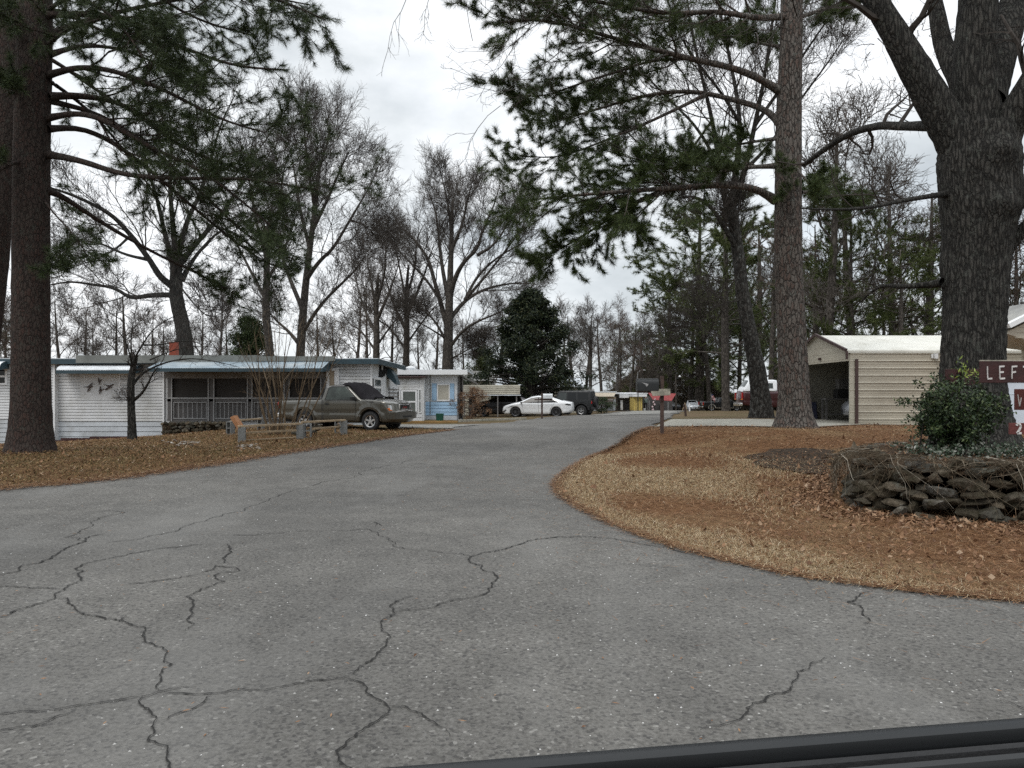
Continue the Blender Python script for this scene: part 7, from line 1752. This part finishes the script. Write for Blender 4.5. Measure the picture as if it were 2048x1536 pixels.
def place_front(R, u, D, rz, front_local=0.0, side=-.8, zoff=0.0):
    """put the near front wheel of a vehicle at pixel column u, depth D"""
    c, s_ = math.cos(rz), math.sin(rz); lx, ly = front_local, side; x = pxX(u, D)-(c*lx-s_*ly); y = D-(s_*lx+c*ly); park(R, x, y, rz, zoff)
place_front(sd, 1031, 53.5, math.radians(180-9), 0, .82)
# ---- black off-roader
def offroader():
    R = empty('off_road_vehicle'); tag(R, 'boxy black off-roader with a spare wheel on its back, behind the white sedan', 'off-roader'); r = .40; pm = paint('black_paint', (.010,.011,.012), .5, 0, .12)
    af = arch(0, .42, .50, .48); ar = arch(-2.75, .42, .50, .48)
    out = [(-3.42,.52),(-3.45,.70),(-3.45,1.15),(-3.38,1.78),(-3.30,1.84),(-1.2,1.84),(-1.0,1.80),(-.72,1.22),(-.60,1.18),(.40,1.10),(.47,1.02),(.50,.62),(.70,.60),(.72,.48),(.55,.46)]+af+[(-.6,.42),(-2.2,.42)]+ar
    B = Body(out, .80, 1.15, 1.84, tum=.08, rnd=.05, wheels=(), flare=0, plan=.05, crown=.02); B.mesh('body', pm, R)
    B.side([(-3.25,1.22),(-3.22,1.70),(-2.45,1.72),(-2.45,1.22)], 'side_window', M['glass'], R); B.side([(-2.32,1.20),(-2.32,1.72),(-1.72,1.72),(-1.72,1.20)], 'side_window', M['glass'], R); B.side([(-1.62,1.20),(-1.62,1.70),(-1.10,1.70),(-.88,1.24),(-.88,1.20)], 'side_window', M['glass_grey'], R)
    B.line([(-1.67,1.75),(-1.67,.50)], 'door_gap', M['rubber'], R); B.line([(-.82,1.2),(-.72,.9),(-.72,.5)], 'door_gap', M['rubber'], R); B.line([(-2.4,1.75),(-2.4,.9)], 'door_gap', M['rubber'], R)
    B.patch(out.index((-1.0,1.80)), -.88, .88, 'windshield', M['glass'], R)
    for xc in (0, -2.75):
        for sg in (-1, 1):
            s = MB(); pts = [(xc+.62*math.cos(t), .42+.55*math.sin(t)) for t in np.linspace(.1, PI-.1, 12)]; inn = [(xc+.52*math.cos(t), .42+.50*math.sin(t)) for t in np.linspace(PI-.1, .1, 12)]
            for (a, b), (c, d), (e, f), (g, h) in zip(pts[:-1], pts[1:], inn[::-1][:-1], inn[::-1][1:]): s.extrude([(a, sg*.78, b), (c, sg*.78, d), (g, sg*.78, h), (e, sg*.78, f)], (0, sg*.17, 0))
            s.build('fender', M['rubber'], R)
            wheel(R, xc, sg*.80, r, .26, .56, 5, M['alloy'], sg)
    o = empty('wheel', (-3.62, .05, 1.05)); o.parent = R; o.rotation_euler = (0,0,PI/2); t = MB(); t.lathe([(-.11,.2),(-.12,.3),(-.10,.39),(-.06,.41),(.06,.41),(.10,.39),(.12,.3),(.11,.2)], 24, 'y'); t.lathe([(.08,.001),(.08,.2)], 20, 'y'); t.build('tyre', M['rubber'], o, smooth=True, sharp=35)
    s = MB(); s.box(-3.62,-3.42,-.78,.78,.48,.66); s.build('rear_bumper', M['rubber'], R, bevel=.03); s = MB(); s.box(.62,.82,-.78,.78,.50,.66); s.build('bumper', M['rubber'], R, bevel=.03)
    for sg in (-1,1):
        s = MB(); s.box(-3.50,-3.44,min(sg*.60,sg*.74),max(sg*.60,sg*.74),.92,1.10); s.build('tail_light', M['lens_red'], R, bevel=.01)
        s = MB(); s.obox((-.80,sg*.92,1.28), (.08,.16,.18)); s.build('mirror', M['rubber'], R, bevel=.02); s = MB(); s.lathe([(.49,.10),(.53,.09),(.54,.001)], 14, 'x', (0,sg*.55,.92)); s.build('headlight', M['lens_clear'], R)
    under(R, -3.3, .5, .55, .36, .7); wells(R, (0,-2.75), .80, .4)
    return R
jp = offroader(); place_front(jp, 1163, 55.5, math.radians(180-20), -2.75, .80)
# ---- black car under the carport
bs_ = sedan('black people carrier parked nose-left under the cream carport', paint('black_car_paint', (.008,.008,.009), .25, .1, .5), name='parked_car', rims=M['alloy_dark'])
bs_.scale = (1.03,1.02,1.17); place_front(bs_, 967, 57.5, math.radians(180-6), 0, .82)
# ---- silver car in the metal garage
sc_ = sedan('silver car parked deep inside the open metal garage', paint('silver_paint', (.30,.31,.33), .3, .5, .5), name='parked_car', rims=M['alloy'])
park(sc_, gx0+1.9, 28.9, math.radians(180), .04)
# ---- silver hatch far away, facing us
hb = sedan('silver hatchback facing the road beside the far black pickup', paint('silver_far', (.42,.44,.46), .3, .3, .5), name='hatchback', rims=M['alloy_dark'])
hb.scale = (.82,1,1.04); park(hb, pxX(1386,112)+.2, 113, math.radians(-98))
hm = sedan('dark car half hidden under the edge of the red canopy', paint('dark_far', (.02,.02,.022), .3, .1, .5), name='parked_car', rims=M['alloy_dark'])
park(hm, pxX(1336,102), 99.5, math.radians(-60))
# ---- pickups: black with chrome arches; maroon with white shell
def full_pickup(label, pm, arch_mat=None, shell=False, name='pickup_truck'):
    R = empty(name); tag(R, label, 'pickup truck'); r = .40
    af = arch(0, .42, .48, .46); ar = arch(-3.6, .42, .48, .46)
    out = [(-4.78,.55),(-4.80,.80),(-4.76,1.32),(-2.75,1.34),(-2.70,1.38),(-2.55,1.80),(-2.40,1.88),(-1.25,1.90),(-1.05,1.84),(-.50,1.32),(.60,1.22),(.88,1.12),(.95,.80),(1.05,.76),(1.05,.50),(.8,.40)]+af+[(-.6,.40),(-3.0,.40)]+ar+[(-4.3,.46)]
    B = Body(out, .98, 1.30, 1.90, tum=.16, rnd=.07, wheels=((0,.42),(-3.6,.42)), R=.40, flare=.04, plan=.12, crown=.04); B.mesh('body', pm, R)
    B.side([(-2.52,1.36),(-2.42,1.76),(-2.3,1.80),(-1.78,1.80),(-1.78,1.36)], 'side_window', M['glass'], R); B.side([(-1.70,1.36),(-1.70,1.80),(-1.25,1.80),(-.82,1.40),(-.82,1.36)], 'side_window', M['glass'], R)
    B.line([(-2.68,1.3),(-2.68,.5)], 'cab_gap', M['black'], R, .03); B.line([(-1.74,1.3),(-1.74,.5)], 'door_gap', M['black'], R); B.line([(-.78,1.32),(-.72,.5)], 'door_gap', M['black'], R)
    B.patch(out.index((-1.05,1.84)), -.86, .86, 'windshield', M['glass'], R)
    am = arch_mat or pm
    for xc in (0, -3.6): B.line([(xc+.52*math.cos(t), .42+.52*math.sin(t)) for t in np.linspace(.0, PI, 18)], 'fender_flare', am, R, .08, .03)
    B.line([(-3.0,.46),(-.6,.46)], 'side_step', am, R, .09, .05)
    for xc in (0, -3.6):
        for sg in (-1, 1): wheel(R, xc, sg*.86, r, .26, .60, 6, M['chrome'] if arch_mat else M['alloy'], sg)
    for sg in (-1,1):
        s = MB(); s.box(-4.86,-4.76,min(sg*.78,sg*.95),max(sg*.78,sg*.95),.92,1.28); s.build('tail_light', M['lens_red'], R, bevel=.01); s = MB(); s.box(-4.87,-4.78,min(sg*.78,sg*.95),max(sg*.78,sg*.95),.84,.915); s.build('turn_signal', M['lens_amber'], R, bevel=.01)
        s = MB(); s.obox((-.72,sg*1.12,1.38), (.10,.2,.22)); s.build('mirror', M['black'], R, bevel=.02); s = MB(); s.box(.80,.98,min(sg*.55,sg*.88),max(sg*.55,sg*.88),.86,1.06); s.build('headlight', M['lens_clear'], R, bevel=.02)
    s = MB(); s.box(.93,1.02,-.5,.5,.84,1.10); s.build('grille', M['chrome'], R, bevel=.02); s = MB(); s.box(.98,1.15,-.92,.92,.50,.72); s.build('bumper', M['chrome'], R, bevel=.04); s = MB(); s.box(-4.95,-4.78,-.9,.9,.48,.66); s.build('rear_bumper', M['chrome'], R, bevel=.03)
    under(R, -4.6, .9, .65, .38, .75); wells(R, (0,-3.6), .98, .4)
    if shell:
        so_ = [(-4.74,1.345),(-4.60,1.60),(-4.35,1.98),(-4.2,2.03),(-2.85,2.03),(-2.74,1.98),(-2.74,1.345)]; W = Body(so_, .95, 1.34, 2.03, tum=.17, rnd=.06, plan=.03, crown=.03, flare=0); W.mesh('camper_shell', M['paint_white'], R)
        W.side([(-4.30,1.52),(-4.18,1.84),(-3.0,1.84),(-3.0,1.52)], 'shell_window', M['glass_grey'], R); W.patch(1, -.84, .84, 'shell_window', M['glass_grey'], R, .01)
    return R
fp = full_pickup('black pickup with pale wheel-arch trim parked beside the far pine trunk', paint('black_truck_paint', (.010,.011,.012), .3, .1, .5), simple('pale_trim', (.45,.43,.38), .5))
park(fp, pxX(1430,108)+2.7, 108, math.radians(6))
mr = full_pickup('maroon pickup with a white camper shell behind the leaning tree', paint('maroon_paint', (.050,.010,.012), .3, .2, .5), None, True)
place_front(mr, 1486, 46.0, math.radians(-4), -4.75, -.85); mr.location.z = pxZ(828, 46)+.0
fq = full_pickup('dark pickup nose behind the far pine trunk, next to the maroon truck', paint('grey_truck_paint', (.03,.032,.034), .3, .2, .5), None)
park(fq, pxX(1482,104)+1.5, 104, math.radians(178)); 
# a person standing at the end of the road
def person():
    D = 91.0; x = pxX(1291.5, D); z = zg1(x, D); R = empty('person', (x, D, z)); tag(R, 'person in dark trousers and a green-grey top standing by the yellow shed', 'person')
    J = [(0,0,.95),(0,0,1.15),(0,.02,1.38),(0,0,1.50),(0,-.02,1.60),(0,-.02,1.72), (.17,.02,1.40),(.24,0,1.14),(.20,-.12,.92),(-.17,.02,1.40),(-.26,.02,1.14),(-.22,-.10,.92), (.10,0,.90),(.12,-.02,.48),(.13,.02,.08),(.14,-.14,.04),(-.10,0,.90),(-.13,.03,.48),(-.14,.06,.08),(-.15,-.10,.04)]
    E = [(0,1),(1,2),(2,3),(3,4),(4,5),(2,6),(6,7),(7,8),(2,9),(9,10),(10,11),(0,12),(12,13),(13,14),(14,15),(0,16),(16,17),(17,18),(18,19)]
    rd = [.15,.14,.16,.055,.09,.09,.065,.048,.036,.065,.048,.036,.10,.065,.045,.035,.10,.065,.045,.035]
    me = bpy.data.meshes.new('body'); me.from_pydata(J, E, []); o = bpy.data.objects.new('body', me); COL.objects.link(o); o.parent = R
    sm = o.modifiers.new('skin', 'SKIN'); o.modifiers.new('sub', 'SUBSURF').levels = 1; o.modifiers['sub'].render_levels = 1
    for v, q in zip(me.skin_vertices[0].data, rd): v.radius = (q, q)
    me.skin_vertices[0].data[0].use_root = True
    # skin above, trousers below, coat between, chosen by height in the one material
    m, nt, bs = new_mat('person_clothing'); sx = nt.nodes.new('ShaderNodeSeparateXYZ'); tc = nt.nodes.new('ShaderNodeTexCoord'); nt.links.new(tc.outputs['Object'], sx.inputs[0])
    rp = ramp(nt, mth(nt, 'MULTIPLY', sx.outputs[2], .5), [(0,(.01,.01,.012)),(.475,(.01,.01,.012)),(.48,(.10,.13,.12)),(.735,(.10,.13,.12)),(.745,(.35,.22,.17)),(.84,(.35,.22,.17)),(.85,(.02,.016,.014))])
    rp.node.color_ramp.interpolation = 'CONSTANT'; nt.links.new(rp, bs.inputs['Base Color']); me.materials.append(m)
person()
